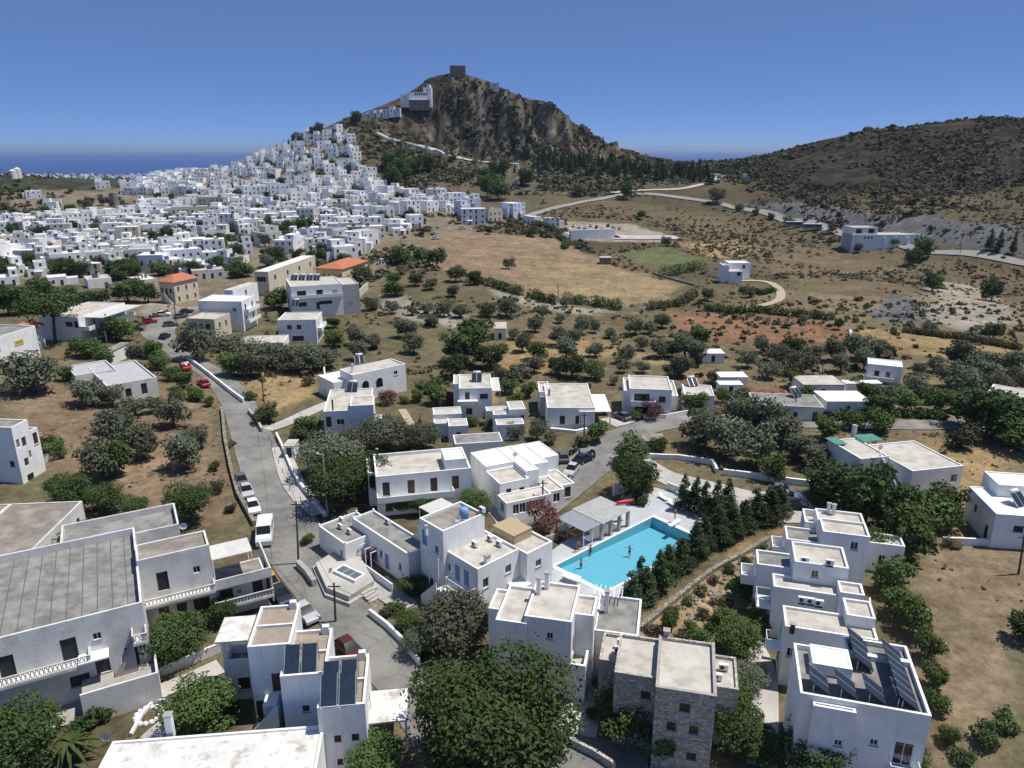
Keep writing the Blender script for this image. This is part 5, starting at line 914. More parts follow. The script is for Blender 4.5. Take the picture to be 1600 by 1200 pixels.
for i, (a, b, t, u) in enumerate([(566, 574, 176, 184), (576, 585, 172, 182), (587, 595, 171, 180), (597, 606, 170, 178), (607, 616, 167, 176), (617, 625, 168, 175), (536, 552, 194, 206), (528, 540, 198, 209)]):
    far_block('ridge_house', f'{["pale", "white", "small white", "grey-white", "broken white", "low white", "square white", "stepped white"][i]} house on the ridge {["at the left end of the upper row", "second from the left end of the upper row", "third in the upper row", "fourth in the upper row", "fifth in the upper row", "nearest the monastery", "at the top of the town", "left of the topmost town house"][i]}', a, b, t, u, 672, 7, W2 if i % 2 else W1, 'house', [('f', .5, 1, 1, 1.2, 'k')])
def windmill(label, px_, pyb, pyt, Y, stub):
    b, t = aty(px_, pyb, Y), aty(px_, pyt, Y); hh = t.z - b.z; o = empty('windmill', b); m = MB().tube([(0, 0, -3), (0, 0, hh)], [3.4, 2.8], 16); m.build('tower', STW if stub else W2, o)
    MB().tube([(0, 0, hh + .01), (0, 0, hh + (.4 if stub else 1.6))], [2.9, 2.6 if stub else .3], 14).build('cap', RBR if stub else W2, o); MB().box(-.5, -3.35, 0, .5, -3.0, 2).build('door', SHD, o); tag(o, label, 'windmill')
windmill('round stone windmill stump among the town houses', 180, 319, 301, 620, True); windmill('pale windmill stump on the hill at the left edge', 29, 277, 264, 695, False); windmill('smaller pale windmill stump left on the same hill', 21, 277, 267, 690, False)
YD = G(1400, 388).y; h = far_block('roadside_depot', 'long white two storey depot beside the far right road', 1331, 1440, 367, 386, YD, 12, W1, 'building', ops_row('f', 5, 5.6, .8, 1.0, 'k', .38, .62) + ops_row('f', 3, 5.6, .8, 1.0, 'k', .75, .9) + ops_row('f', 3, 4, .9, 1.2, 'k', .15, .3), RB, .4, ang=.06)
x0, y0, x1, y1, hh = h.last; h.b((x0, y0 + 1), (x0 + 13, y1 - 1), hh + 3.6, [('f', .25, hh + .6, 3.6, 2.2, 'o'), ('f', .75, hh + .6, 3.6, 2.2, 'o')], px=False); h.b((x1 + .01, y0 - 2), (x1 + 5, y1 - 3), hh - .5, px=False)
for i in range(4): h.box('buttress', x0 + 16 + i * 6, y0 - .8, -4, x0 + 16.5 + i * 6, y0 - .01, hh - 1.5, W1)
h = far_block('valley_house', 'white stepped house alone in the valley below the far road', 1138, 1159, 424, 441, G(1148, 443).y, 7, W1, 'house', [('f', .75, 2.4, 1.6, 1.6, 'o')], RB, .3); x0, y0, x1, y1, hh = h.last
h.b((x0 - 2.2, y0 + .5), (x0 - .01, y1), hh + 2.2, px=False); h.b((x0 + 1.5, y1 + .01), (x1 + 5, y1 + 7), hh + 2.2, [('f', .7, hh, 1, 1.4, 'k')], px=False, roof=RW_)
far_block('field_hut', 'tiny grey hut on the brow of the brown field', 938, 955, 403, 410, 330, 4, STW, 'hut', (), RB, 0); far_block('container', 'small white container above the grey rock patch', 1419, 1437, 445, 451, 318, 3, W1, 'container', (), RW_, 0)
far_block('chapel', 'small white cemetery chapel on the saddle', 1112, 1126, 272, 280, 615, 7, W1, 'chapel', [('f', .5, .5, 1, 2, 'k')], RW_, .1); far_block('mausoleum', 'plain white block right of the cemetery chapel', 1162, 1173, 272, 279, 615, 6, W1, 'building', (), RW_, .1); far_block('parking_shelter', 'white retaining wall building of the far car park', 892, 966, 360, 375, G(930, 376).y, 3, W1, 'building', (), CON, .2, ang=.28); far_block('kiosk', 'small pale kiosk near the cypresses below the rock', 803, 809, 281, 291, 580, 4, W2, 'kiosk', (), RB, .1)
wall_line('cemetery_wall', 'long white wall of the hillside cemetery', [(1085, 282), (1110, 281), (1135, 277), (1172, 279)], 1.8, .5, W1, step=4)
wall_line('path_wall', 'white parapet along the path below the castle rock', [(588, 211), (625, 225), (650, 231), (690, 243), (712, 248)], 1.6, .6, W1, step=3, off=.6)
wall_line('path_wall', 'lower white parapet of the castle path', [(775, 256), (810, 261)], 1.6, .6, W1, step=3, off=.6)
# ------------------------------------------------------------------ pool, deck, pergola
def poly_slab(name, P, z0, z1, m, hole=None):
    k = MB(); n = len(P)
    area = sum(P[i][0] * P[(i + 1) % n][1] - P[(i + 1) % n][0] * P[i][1] for i in range(n))
    P = P if area > 0 else P[::-1]
    for i in range(n): a, b = P[i], P[(i + 1) % n]; k.quad((*a, z0), (*b, z0), (*b, z1), (*a, z1))
    if hole is None: i = len(k.v); k.v += [(*p, z1) for p in P]; k.f.append(tuple(range(i, i + n))); k.m.append(0)
    else:
        from mathutils.geometry import delaunay_2d_cdt
        vs = [Vector(p) for p in P] + [Vector(p) for p in hole]; e = [(i, (i + 1) % n) for i in range(n)] + [(n + i, n + (i + 1) % len(hole)) for i in range(len(hole))]
        v2, _, f2, *_r = delaunay_2d_cdt(vs, e, [], 0, 1e-4); i0 = len(k.v); k.v += [(p.x, p.y, z1) for p in v2]
        for f in f2:
            cx = sum(v2[i].x for i in f) / len(f); cy_ = sum(v2[i].y for i in f) / len(f)
            if poly_sd(np.array([cx]), np.array([cy_]), P)[0] < 0 and poly_sd(np.array([cx]), np.array([cy_]), hole)[0] > 0: k.f.append(tuple(i0 + i for i in f)); k.m.append(0)
    return k
deckm = mat('grey_pool_paving', (0.47, 0.48, 0.50), (0.40, 0.41, 0.43), .8, .8, .1, 8, col3=(0.52, 0.53, 0.54), scale3=.4)
tag(poly_slab('pool_deck', DECK, ZP - 4, ZP, deckm, POOL).build('pool_deck', deckm), 'pale grey paved terrace around the pool', kind='structure')
pool = empty('swimming_pool', (*POOL[0], ZP)); tag(pool, 'rectangular turquoise swimming pool with white coping', 'pool')
pl_ = [(p[0] - POOL[0][0], p[1] - POOL[0][1]) for p in POOL]; dep = (-.75, -1.5, -1.5, -.75); k = MB()
tile = mat('pool_tile', (0.27, 0.50, 0.58), (0.23, 0.45, 0.54), 3, .4); n_ = 4
for i in range(4): a, b = pl_[i], pl_[(i + 1) % 4]; k.quad((*a, dep[i]), (*a, -.003), (*b, -.003), (*b, dep[(i + 1) % 4]))
k.quad(*[(*pl_[i], dep[i]) for i in range(4)]); k.build('basin', tile, pool)
wm_ = bpy.data.materials.new('pool_water'); wm_.use_nodes = True; N = wm_.node_tree.nodes; L = wm_.node_tree.links; N.remove(N['Principled BSDF'])
tr = N.new('ShaderNodeBsdfTransparent'); tr.inputs[0].default_value = (0.70, 0.92, 0.97, 1); gl = N.new('ShaderNodeBsdfGlossy'); gl.inputs['Roughness'].default_value = .06; fr = N.new('ShaderNodeFresnel'); fr.inputs[0].default_value = 1.33; mx = N.new('ShaderNodeMixShader')
nz = N.new('ShaderNodeTexNoise'); nz.inputs['Scale'].default_value = 2.2; gg = N.new('ShaderNodeNewGeometry'); L.new(gg.outputs['Position'], nz.inputs['Vector']); bp = N.new('ShaderNodeBump'); bp.inputs['Strength'].default_value = .35; bp.inputs['Distance'].default_value = .08; L.new(nz.outputs['Fac'], bp.inputs['Height']); L.new(bp.outputs[0], gl.inputs['Normal']); L.new(bp.outputs[0], fr.inputs['Normal'])
L.new(fr.outputs[0], mx.inputs[0]); L.new(tr.outputs[0], mx.inputs[1]); L.new(gl.outputs[0], mx.inputs[2]); L.new(mx.outputs[0], N['Material Output'].inputs[0])
k = MB(); k.quad(*[(*p, -.12) for p in pl_])
if (Vector(k.v[1]) - Vector(k.v[0])).cross(Vector(k.v[2]) - Vector(k.v[0])).z < 0: k.f[-1] = k.f[-1][::-1]
k.build('water', wm_, pool)
gp = grow(POOL, .75); k = MB()
for i in range(4):
    a, b, c, d = POOL[i], POOL[(i + 1) % 4], gp[(i + 1) % 4], gp[i]; f = lambda p, z: (p[0] - POOL[0][0], p[1] - POOL[0][1], z)
    k.quad(f(a, .05), f(b, .05), f(c, .05), f(d, .05)); k.quad(f(d, .05), f(c, .05), f(c, .0), f(d, .0)); k.quad(f(b, .05), f(a, .05), f(a, -.1), f(b, -.1))
    k.f[-3] = k.f[-3][::-1]
k.build('coping', WHP, pool)
# pergola bar beside the pool
a, b, c = atz(897, 799, ZP + 2.7), atz(940, 817, ZP + 2.7), atz(985, 795, ZP + 2.7)
ux = Vector((c.x - b.x, c.y - b.y, 0)); ln = ux.length; ux.normalize(); uy = Vector((-ux.y, ux.x, 0)); perg = empty('pool_pergola', (b.x, b.y, ZP), math.atan2(ux.y, ux.x)); tag(perg, 'slatted pergola bar with stone posts beside the pool', 'pergola')
dpt = 5.2; fl = 3.4
for i in range(4): MB().box(.1 + i * (ln - .5) / 3, .02, 0, .5 + i * (ln - .5) / 3, .42, 2.5).build('post', STN, perg)
for x in (-fl, -fl / 2): MB().box(x, .05, 0, x + .1, .15, 2.45).build('post', WHP, perg)
for x in (-fl, 0.1, ln / 2, ln - .2): MB().box(x, dpt - .2, 0, x + .15, dpt - .05, 2.5).build('post', WOOD, perg)
for y in (.1, dpt - .2): MB().box(-fl, y, 2.46, ln, y + .14, 2.62).build('beam', WOOD, perg)
ns = 19
for i in range(ns): MB().box(.0 + ln * i / ns, -.3, 2.63, ln * i / ns + ln / ns * .62, dpt + .2, 2.7).build('slat', CLO, perg)
gz = mat('shade_gauze', (0.30, 0.31, 0.34), (0.24, 0.25, 0.28), 3, .9); MB().box(-fl, -.1, 2.63, -.15, dpt, 2.66).build('shade_cloth', gz, perg); MB().box(-fl, dpt - .04, 0, ln, dpt + .03, 1.1).build('back_wall', W1, perg); MB().box(1.5, 3.2, 0, ln - 1, 3.8, 1.05).build('bar_counter', WOOD, perg)
rc = MB(); rc.box(-1.2, -.35, 0, 1.2, .35, .06); q = rc.build('red_canoe', mat('red_paint', (0.5, 0.03, 0.03), rough=.4)); 
q.data = (lambda m: m)(MB().tube([(-1.5, 0, .12), (-1, 0, 0), (0, 0, -.03), (1, 0, 0), (1.5, 0, .12)], [.03, .25, .32, .25, .03], 10).mesh('red_canoe', MATS['red_paint'], True)); p = atz(976, 785, ZP + 2.9); q.location = (p.x, p.y, ZP + 3.02); q.rotation_euler = (0, 0, math.atan2(ux.y, ux.x) - .4); tag(q, 'red canoe lying on the pergola roof', 'canoe')
wall_line('pool_wall', 'white garden wall behind the pool pergola', [(958, 775), (995, 760)], 1.9, .25, W1); wall_line('pool_wall', 'grey shaded wall along the far end of the pool deck', [(1042, 768), (1080, 782), (1122, 806)], 1.6, .25, W1); wall_line('hotel_wall', 'low rubble wall by the oleander', [(800, 880), (822, 872), (850, 850), (870, 842)], 1.0, .4, STN)
def lounger(px_, py_, rz, label, m=WHP):
    p = atz(px_, py_, ZP); o = empty('sun_lounger', (p.x, p.y, ZP), rz); MB().box(-.32, -.9, .28, .32, .45, .36).build('seat', m, o); k = MB(); k.obox((-.32, .45, .30), (.64, 0, 0), (0, .5, .42), (0, -.05, .06)); k.build('backrest', m, o)
    for x in (-.28, .24):
        for y in (-.8, .35): MB().box(x, y, 0, x + .04, y + .04, .28).build('leg', MET, o)
    tag(o, label, 'lounger', 'loungers round the pool')
orange = mat('orange_cushion', (0.55, 0.24, 0.06), rough=.9)
for i, (a, b, r_, m, l) in enumerate([(1050, 790, .4, WHP, 'white lounger nearest the pool corner by the far wall'), (1062, 795, .4, WHP, 'second white lounger along the far pool wall'), (1075, 801, .4, WHP, 'third white lounger along the far pool wall'), (1090, 809, .4, WHP, 'last white lounger along the far pool wall'), (1066, 872, 1.2, WHP, 'white lounger on the round deck by the pines'), (876, 838, 1.0, orange, 'orange lounger at the left end of the pergola'), (1036, 780, .5, WHP, 'white lounger by the stone pillar')]): lounger(a, b, r_, l, m)
def table(px_, py_, w_, d, hh, rz, m, label, z=ZP):
    p = atz(px_, py_, z); o = empty('table', (p.x, p.y, z), rz); MB().box(-w_ / 2, -d / 2, hh - .06, w_ / 2, d / 2, hh).build('table_top', m, o)
    for x in (-w_ / 2 + .05, w_ / 2 - .11):
        for y in (-d / 2 + .05, d / 2 - .11): MB().box(x, y, 0, x + .06, y + .06, hh - .06).build('leg', m, o)
    tag(o, label, 'table')
table(893, 909, 2.2, 1.1, .8, -.6, WHP, 'white table at the near pool corner'); table(903, 838, 1.6, 1.0, .75, .5, orange, 'orange table under the pergola shade cloth'); table(918, 834, 1.4, .9, .75, .5, WOOD, 'wooden table under the pergola slats')
k = MB().box(-.3, -1.3, .5, .3, 1.3, .58); p = atz(1054, 822, ZP); o = empty('diving_board', (p.x, p.y, ZP), -.75); k.build('board', WHP, o); MB().box(-.25, -.2, 0, .25, .5, .5).build('base', WHP, o); tag(o, 'white diving board at the far right pool edge', 'diving board')
# people: one skinned body each
SKIN = mat('skin', (0.42, 0.24, 0.15), rough=.6); SWIM = mat('dark_swimwear', (0.03, 0.03, 0.05), rough=.8); HAIR = mat('hair', (0.03, 0.02, 0.015), rough=.8)
def person(loc, rz, J, label, m=SKIN, cloth=None):
    v = [p for p, r in J['v']]; me = bpy.data.meshes.new('person'); me.from_pydata(v, J['e'], []); me.materials.append(m); o = put('person', me, None, loc, rz)
    md = o.modifiers.new('skin', 'SKIN'); sk = me.skin_vertices[0].data
    for i, (p, r) in enumerate(J['v']): sk[i].radius = (r, r)
    sk[0].use_root = True; sb = o.modifiers.new('sub', 'SUBSURF'); sb.levels = 1; sb.render_levels = 2
    hp = J['v'][J['head']][0]; MB().ball((hp[0], hp[1] + .015, hp[2] + .05), .115, 10, 6, sz=.9).build('hair', HAIR, o, True)
    if cloth: MB().tube([(0, 0, .80), (0, 0, .9), (0, 0, 1.0)], [.17, .185, .16], 10).build('swim_shorts', cloth, o, True)
    tag(o, label, 'person')
def body(arms='down', swim=False):
    V = [((0, 0, .95), .13), ((0, 0, 1.15), .12), ((0, 0, 1.38), .14), ((0, 0, 1.50), .055), ((0, -.01, 1.62), .095), ((0, -.01, 1.72), .07)]; E = [(0, 1), (1, 2), (2, 3), (3, 4), (4, 5)]
    for s in (-1, 1):
        i = len(V); V += [((s * .18, 0, 1.40), .06), ((s * .24, 0, 1.12), .045), ((s * .25, -.10, .88), .035), ((s * .25, -.14, .78), .03)] if arms == 'down' else [((s * .2, 0, 1.40), .06), ((s * .48, -.05, 1.36), .045), ((s * .72, -.15, 1.33), .035), ((s * .84, -.18, 1.33), .03)]; E += [(2, i), (i, i + 1), (i + 1, i + 2), (i + 2, i + 3)]
        j = len(V); V += [((s * .10, 0, .85), .09), ((s * .11, -.02, .48), .06), ((s * .11, .02, .08), .042), ((s * .12, -.14, .035), .035)]; E += [(0, j), (j, j + 1), (j + 1, j + 2), (j + 2, j + 3)]
    return {'v': V, 'e': E, 'head': 4}
for px_, py_, arms, dz, rz, lb, cl in [(1054, 816, 'down', .58, 1.0, 'person in dark swimwear standing on the diving board', SWIM), (903, 862, 'down', .05, .3, 'person standing on the white coping beside the pergola post', SWIM), (908, 879, 'out', -1.15, .5, 'swimmer alone near the left corner of the pool', SWIM), (923, 857, 'down', -1.2, 2, 'swimmer close to the pergola side of the pool', SWIM), (984, 858, 'out', -1.2, -.6, 'swimmer with arms spread in mid pool', SWIM), (887, 842, 'down', 0, .8, 'person standing beside the orange lounger', SWIM)]:
    p = atz(px_, py_, ZP); person((p.x, p.y, ZP + dz), rz, body(arms), lb, SKIN, cl)
# ------------------------------------------------------------------ garden terraces, walls, steps
gt = [pz(494, 893, 60), pz(512, 932, 60), pz(546, 946, 60), pz(585, 921, 60), pz(560, 875, 60), pz(535, 866, 60)]
tg = empty('garden_terrace', (*gt[0], 60)); tag(tg, 'raised round-cornered garden terrace with hedge and skylight', 'terrace'); sh = lambda P: [(x - gt[0][0], y - gt[0][1]) for x, y in P]
poly_slab('t', sh(gt), -1.5, 1.2, CON).build('platform', CON, tg); poly_slab('t', sh(grow(gt, .5)), -1.5, .55, WG).build('plinth', WG, tg)
wall_line('stone_wall', 'short rubble stone wall at the foot of the wooden pole', [(466, 886), (480, 900), (492, 917)], .9, .5, STN, coping=STC)
sk_ = atz(546, 898, 61.2); o = empty('skylight', (sk_.x, sk_.y, 61.2), -.62); tag(o, 'skylight box with three glass panes on the garden terrace', 'skylight'); MB().box(-1.9, -.9, 0, 1.9, .9, .35).build('frame', W1, o)
for i in range(3): MB().box(-1.65 + i * 1.13, -.6, .353, -.6 + i * 1.13, .6, .38).build('pane', mat('pale_glass', (0.12, 0.15, 0.17), rough=.1, spec=.6), o)
st = atz(578, 933, 60); o = empty('garden_steps', (st.x, st.y, 60), .9); tag(o, 'short flight of pale steps beside the garden terrace', 'steps')
for i in range(6): MB().box(-.8, -1 + i * .42, -.4, .8, -.58 + i * .42, .1 + i * .2).build('step', CON, o)
for nm, lb, pts, hh, th, m, cop in [
    ('road_wall', 'white parapet along the right side of the road bend', [(291, 561), (330, 590), (365, 618), (381, 630)], 1.0, .35, W1, None), ('road_wall', 'low curved wall beside the upper road', [(389, 645), (402, 660), (410, 676)], .9, .4, CON, None),
    ('road_wall', 'pale parapet between pavement and garden along the road', [(432, 682), (443, 705), (455, 735), (467, 758), (485, 782), (508, 808)], .9, .35, W1, None), ('field_wall', 'dark stone wall on the left road edge', [(347, 640), (352, 690), (361, 735), (372, 775), (398, 822)], .8, .5, STW, None),
    ('field_wall', 'white wall climbing behind the arched house', [(507, 620), (509, 600), (507, 582)], 1.4, .3, W1, None), ('garden_wall', 'white garden wall across the road from the stepped house', [(578, 962), (606, 984), (632, 1010), (655, 1040)], .9, .3, W1, None),
    ('car_park_wall', 'white wall on the upper edge of the pool car park', [(1003, 716), (1060, 718), (1113, 726), (1120, 740)], .9, .4, W1, None), ('car_park_wall', 'long white wall behind the car park trees', [(1130, 742), (1180, 748), (1240, 757), (1310, 764)], 1.0, .4, W1, None),
    ('field_wall', 'white boundary wall right of the hotel wing', [(1472, 850), (1530, 852), (1620, 860)], 1.0, .3, W1, None), ('lattice_wall', 'white lattice garden wall below the balcony house', [(238, 1062), (290, 1042), (345, 1018)], 1.0, .2, W2, W1), ('terrace_edge', 'low stone terrace edge through the hotel rock garden', [(1000, 985), (1060, 935), (1110, 895), (1160, 868), (1200, 845)], .6, .5, STW, None),
    ('garden_wall', 'curving white wall in the bottom left garden', [(222, 1195), (245, 1170), (268, 1140)], .8, .5, W1, None), ('garden_edge', 'white stone edging around the flower lawn', [(205, 1150), (222, 1118), (240, 1098), (262, 1096)], .35, .25, W1, None), ('field_wall', 'pale dry stone wall dividing the red and yellow fields', [(1328, 520), (1330, 534)], 1.0, .7, W2, None),
    ('field_wall', 'low stone wall along the foot of the brown field', [(1020, 428), (1060, 440), (1085, 447)], .8, .6, STW, None), ('house_wall', 'white front wall of the garden house yard', [(1005, 655), (1040, 655), (1076, 648)], 1.0, .25, W1, None), ('house_wall', 'low white terrace wall of the awning house', [(860, 672), (900, 676), (945, 666)], .5, .6, W1, None), ('yard_wall', 'rubble boundary under the big tree lane', [(890, 1165), (930, 1185), (960, 1205)], .9, .3, STN, None), ('field_wall', 'pale concrete wall left of the tall white house', [(70, 722), (92, 716)], 1.3, .25, W2, None), ('retaining_wall', 'tall concrete retaining wall beside the apartment block', [(556, 470), (575, 452)], 2.5, .4, WC, None)]:
    wall_line(nm, lb, pts, hh, th, m, coping=cop, jit=.04)
ribbon('pavement', [(437, 700, 2.6), (446, 725, 3.2), (458, 755, 3.4), (475, 780, 3.2), (498, 806, 2.0)], 2.5, CON, .22, 'pale concrete pavement on the right of the road', 1.0, 3)
for i, (a, b) in enumerate([(421, 688), (425, 697), (430, 710), (436, 726), (442, 741), (449, 756), (453, 768), (470, 786), (484, 800)]):
    p = G(a, b); o = MB().tube([(0, 0, -.2), (0, 0, 1.0), (0, 0, 1.05)], [.05, .05, .02], 8).build('bollard', DMET, None, loc=p); tag(o, f'thin dark bollard on the pavement edge, {["nearest the bend", "second from the bend", "third from the bend", "fourth from the bend", "fifth from the bend", "sixth from the bend", "seventh from the bend", "eighth from the bend", "last before the pale pole"][i]}', 'bollard', 'bollards along the pavement')
p = atz(232, 1118, 60.2); k = MB()
for i in range(14): a = i * math.pi / 7; k.ball((1.1 * math.cos(a), 1.1 * math.sin(a), .1), .27, 6, 4)
tag(k.build('flower_bed_ring', W1, None, loc=(p.x, p.y, H1(p.x, p.y))), 'ring of white stones on the small lawn', 'flower bed')
# ------------------------------------------------------------------ roof fittings
PNF = MET
def solar_heater(x, y, z, rz, label, n=2, sc=1.0, tank=True):
    o = empty('solar_heater', (x, y, z), rz, sc); c, s = math.cos(.75), math.sin(.75)
    for i in range(n):
        k = MB(); k.obox((-.52 * n + i * 1.06, -.7, .15), (1.0, 0, 0), (0, 1.9 * c, 1.9 * s), (0, -.08 * s, .08 * c)); q = k.build('panel', PAN, o)
        f = MB(); f.obox((-.52 * n + i * 1.06 - .02, -.73, .11), (.05, 0, 0), (0, 1.95 * c, 1.95 * s), (0, -.13 * s, .13 * c)); f.obox((-.52 * n + i * 1.06 + .97, -.73, .11), (.05, 0, 0), (0, 1.95 * c, 1.95 * s), (0, -.13 * s, .13 * c)); f.build('frame', MET, q)
    if tank: MB().tube([(-.75, .95, 1.65), (.75, .95, 1.65)], .27, 10).build('tank', WHP, o, True)
    k = MB(); k.box(-.5, .75, -.1, -.44, .81, 1.5); k.box(.44, .75, -.1, .5, .81, 1.5); k.box(-.5, -.65, -.1, -.44, -.6, .2); k.box(.44, -.65, -.1, .5, -.6, .2); k.build('stand', MET, o); tag(o, label, 'solar heater')
def on_roof(px_, py_, z): p = atz(px_, py_, z); return p.x, p.y, z
for px_, py_, z, rz, lb in [(745, 594, 65.7, 0, 'twin panel solar heater on the two storey house with side awning'), (862, 598, 63.9, .3, 'solar heater on the back corner of the awning house'), (893, 600, 63.9, .2, 'small solar heater at the far roof edge of the awning house'), (551, 612, 66.0, 0, 'twin panel solar heater on the corner house roof'), (562, 567, 65.8, .3, 'large solar heater on the arched house roof'), (1082, 603, 63.2, .3, 'solar heater on the low house beside the garden house'), (1243, 620, 63, .5, 'solar heater on the long roadside house'), (90, 478, 69, 0, 'roof tank unit on the flat roof house'), (1590, 787, 64.6, .4, 'solar heater tank on the white house at the right edge'), (462, 478, 68.0, 0, 'solar heater on the house with sunlit side wall'), (596, 412, 68, .2, 'solar unit on white roofs right of the yellow house'), (460, 437, 70.4, 0, 'leftmost rooftop unit of the apartment block'), (472, 437, 70.4, 0, 'second rooftop unit of the apartment block'), (484, 437, 70.4, 0, 'third rooftop unit of the apartment block'), (495, 437, 70.4, 0, 'fourth rooftop unit of the apartment block')]:
    x, y, z_ = on_roof(px_, py_, z); hit = [q for q in LAND if math.hypot(q[0] - x, q[1] - y) < q[3] + 3]
    solar_heater(x, y, z_, rz, lb)
for i in range(2): q = S3.world(B2[0] + .95 + i * 1.45, B2[1] + 1.2, 6.87); solar_heater(q.x, q.y, q.z, S3.ang, f'{["left", "right"][i]} collector on the middle volume of the stepped house', 1, 1.3, False)
for i in range(4): q = S3.world(B3[0] + .95 + (i % 2) * 1.5, B3[1] + 1.0 + (i // 2) * 1.7, 6.27); solar_heater(q.x, q.y, q.z, S3.ang, f'{["near left", "near right", "far left", "far right"][i]} collector on the lowest volume of the stepped house', 1, 1.35, False)
# collector rows on the panel building
def collector_row(x, y, n, along, label):
    q = P1.world(x, y, 7.95); o = empty('collector_row', q, P1.ang + along); c, s = math.cos(.62), math.sin(.62)
    for i in range(n):
        k = MB(); k.obox((i * 1.08, 0, .25), (1.0, 0, 0), (0, 2.0 * c, 2.0 * s), (0, -.07 * s, .07 * c)); p_ = k.build('panel', PAN, o); f = MB(); f.obox((i * 1.08 + 1.0, -.01, .23), (.08, 0, 0), (0, 2.02 * c, 2.02 * s), (0, -.1 * s, .1 * c)); f.build('frame', MET, p_)
        l = MB(); l.box(i * 1.08 + .05, 1.25, -.02, i * 1.08 + .1, 1.3, 1.12); l.box(i * 1.08 + .05, .05, -.02, i * 1.08 + .1, .1, .3); l.box(i * 1.08 + .05, .1, 0, i * 1.08 + .1, 1.25, .05); l.build('strut', MET, o)
    tag(o, label, 'solar collector')
wd, dp = BP[2] - BP[0], BP[3] - BP[1]
collector_row(BP[2] - .75, BP[1] + .4, int((dp + 1.0) / 1.08), math.pi / 2, 'longest collector row along the right roof edge of the panel building'); collector_row(BP[2] - 3.4, BP[1] + 4.6, 4, math.pi / 2, 'shorter collector row beside the longest one')
for i in range(4): collector_row(BP[0] + 2.3 + i * 2.1, BP[1] + .5, 2, math.pi / 2, f'{["leftmost", "second", "third", "rightmost"][i]} short collector row at the front of the panel roof')
for i, (px_, py_, z) in enumerate([(1253, 942, 65.85), (1266, 944, 65.85), (1279, 947, 65.85), (1254, 900, 65.9), (1292, 908, 65.9), (742, 851, 66.4), (754, 834, 66.4), (766, 842, 66.4), (780, 850, 66.4), (532, 822, 63.6), (546, 830, 63.6), (534, 812, 63.6), (971, 1010, 64.9), (967, 1018, 64.9), (1120, 1060, 65.1), (1130, 1045, 65.1), (606, 818, 64.3)]):
    p = atz(px_, py_, z); hs_ = [P2, P2, P2, P3, P3, M1, M1, M1, M1, A1, A1, A1, T1, T1, T1, T1, A1][i]; o = empty('air_conditioner', p, hs_.ang); MB().box(-.42, -.17, .12, .42, .17, .72).build('body', WHP, o); f = MB(); f.tube([(-.12, -.19, .42), (-.12, -.175, .42)], .22, 12); f.build('fan_grille', DMET, o); MB().box(-.35, -.12, -.15, .35, .12, .12).build('feet', DMET, o)
    tag(o, ['left of three condensers on the cream hotel roof', 'middle of three condensers on the cream hotel roof', 'right of three condensers on the cream hotel roof', 'left condenser on the middle hotel house', 'right condenser on the middle hotel house', 'front condenser on the main hotel roof', 'back left condenser on the main hotel roof', 'back middle condenser on the main hotel roof', 'back right condenser on the main hotel roof', 'left condenser on the lower apartment roof', 'right condenser on the lower apartment roof', 'far condenser on the lower apartment roof', 'rear condenser on the low left stone roof', 'front condenser on the low left stone roof', 'front condenser on the low right stone roof', 'rear condenser on the low right stone roof', 'condenser on the long apartment roof'][i], 'air conditioner', 'roof condensers')
def dish(p, rz, label):
    o = empty('satellite_dish', p, rz); k = MB(); n = 12
    for a in range(3):
        r0, r1 = .42 * a / 3, .42 * (a + 1) / 3
        for j in range(n):
            t0, t1 = 2 * math.pi * j / n, 2 * math.pi * (j + 1) / n; P = lambda r, t: (r * math.cos(t), -.5 * r * r - .1, .9 + r * math.sin(t)); k.quad(P(r0, t0), P(r1, t0), P(r1, t1), P(r0, t1))
    k.build('reflector', WHP, o, True); MB().tube([(0, 0, -.2), (0, 0, .95)], .03, 6).build('mast', DMET, o); MB().tube([(0, -.1, .6), (0, -.55, .85)], .015, 5).build('feed_arm', DMET, o); tag(o, label, 'satellite dish')
for px_, py_, z, rz, lb in [(716, 852, 66.3, .5, 'satellite dish on the main hotel lower roof'), (804, 718, 65, .3, 'satellite dish on the white hall roof'), (288, 832, 68.5, .4, 'satellite dish behind the brown roof of the balcony house'), (1370, 726, 62.6, .2, 'satellite dish on the stair house wall'), (167, 1155, 60.6, .2, 'satellite dish beside the patchy roof')]: dish(atz(px_, py_, z), rz, lb)
k = M1; q = M1.world((BU[0] + BU[2]) / 2 + 1, (BU[1] + BU[3]) / 2 + 1, 8.9); o = empty('water_tank', q, M1.ang); MB().tube([(0, 0, .1), (0, 0, 1.2), (0, 0, 1.35)], [.55, .55, .3], 14).build('tank', mat('blue_tank', (0.2, 0.35, 0.6), rough=.5), o, True); MB().box(-.6, -.6, -.05, .6, .6, .1).build('base', STC, o); tag(o, 'blue water tank on the top roof of the main hotel', 'water tank')
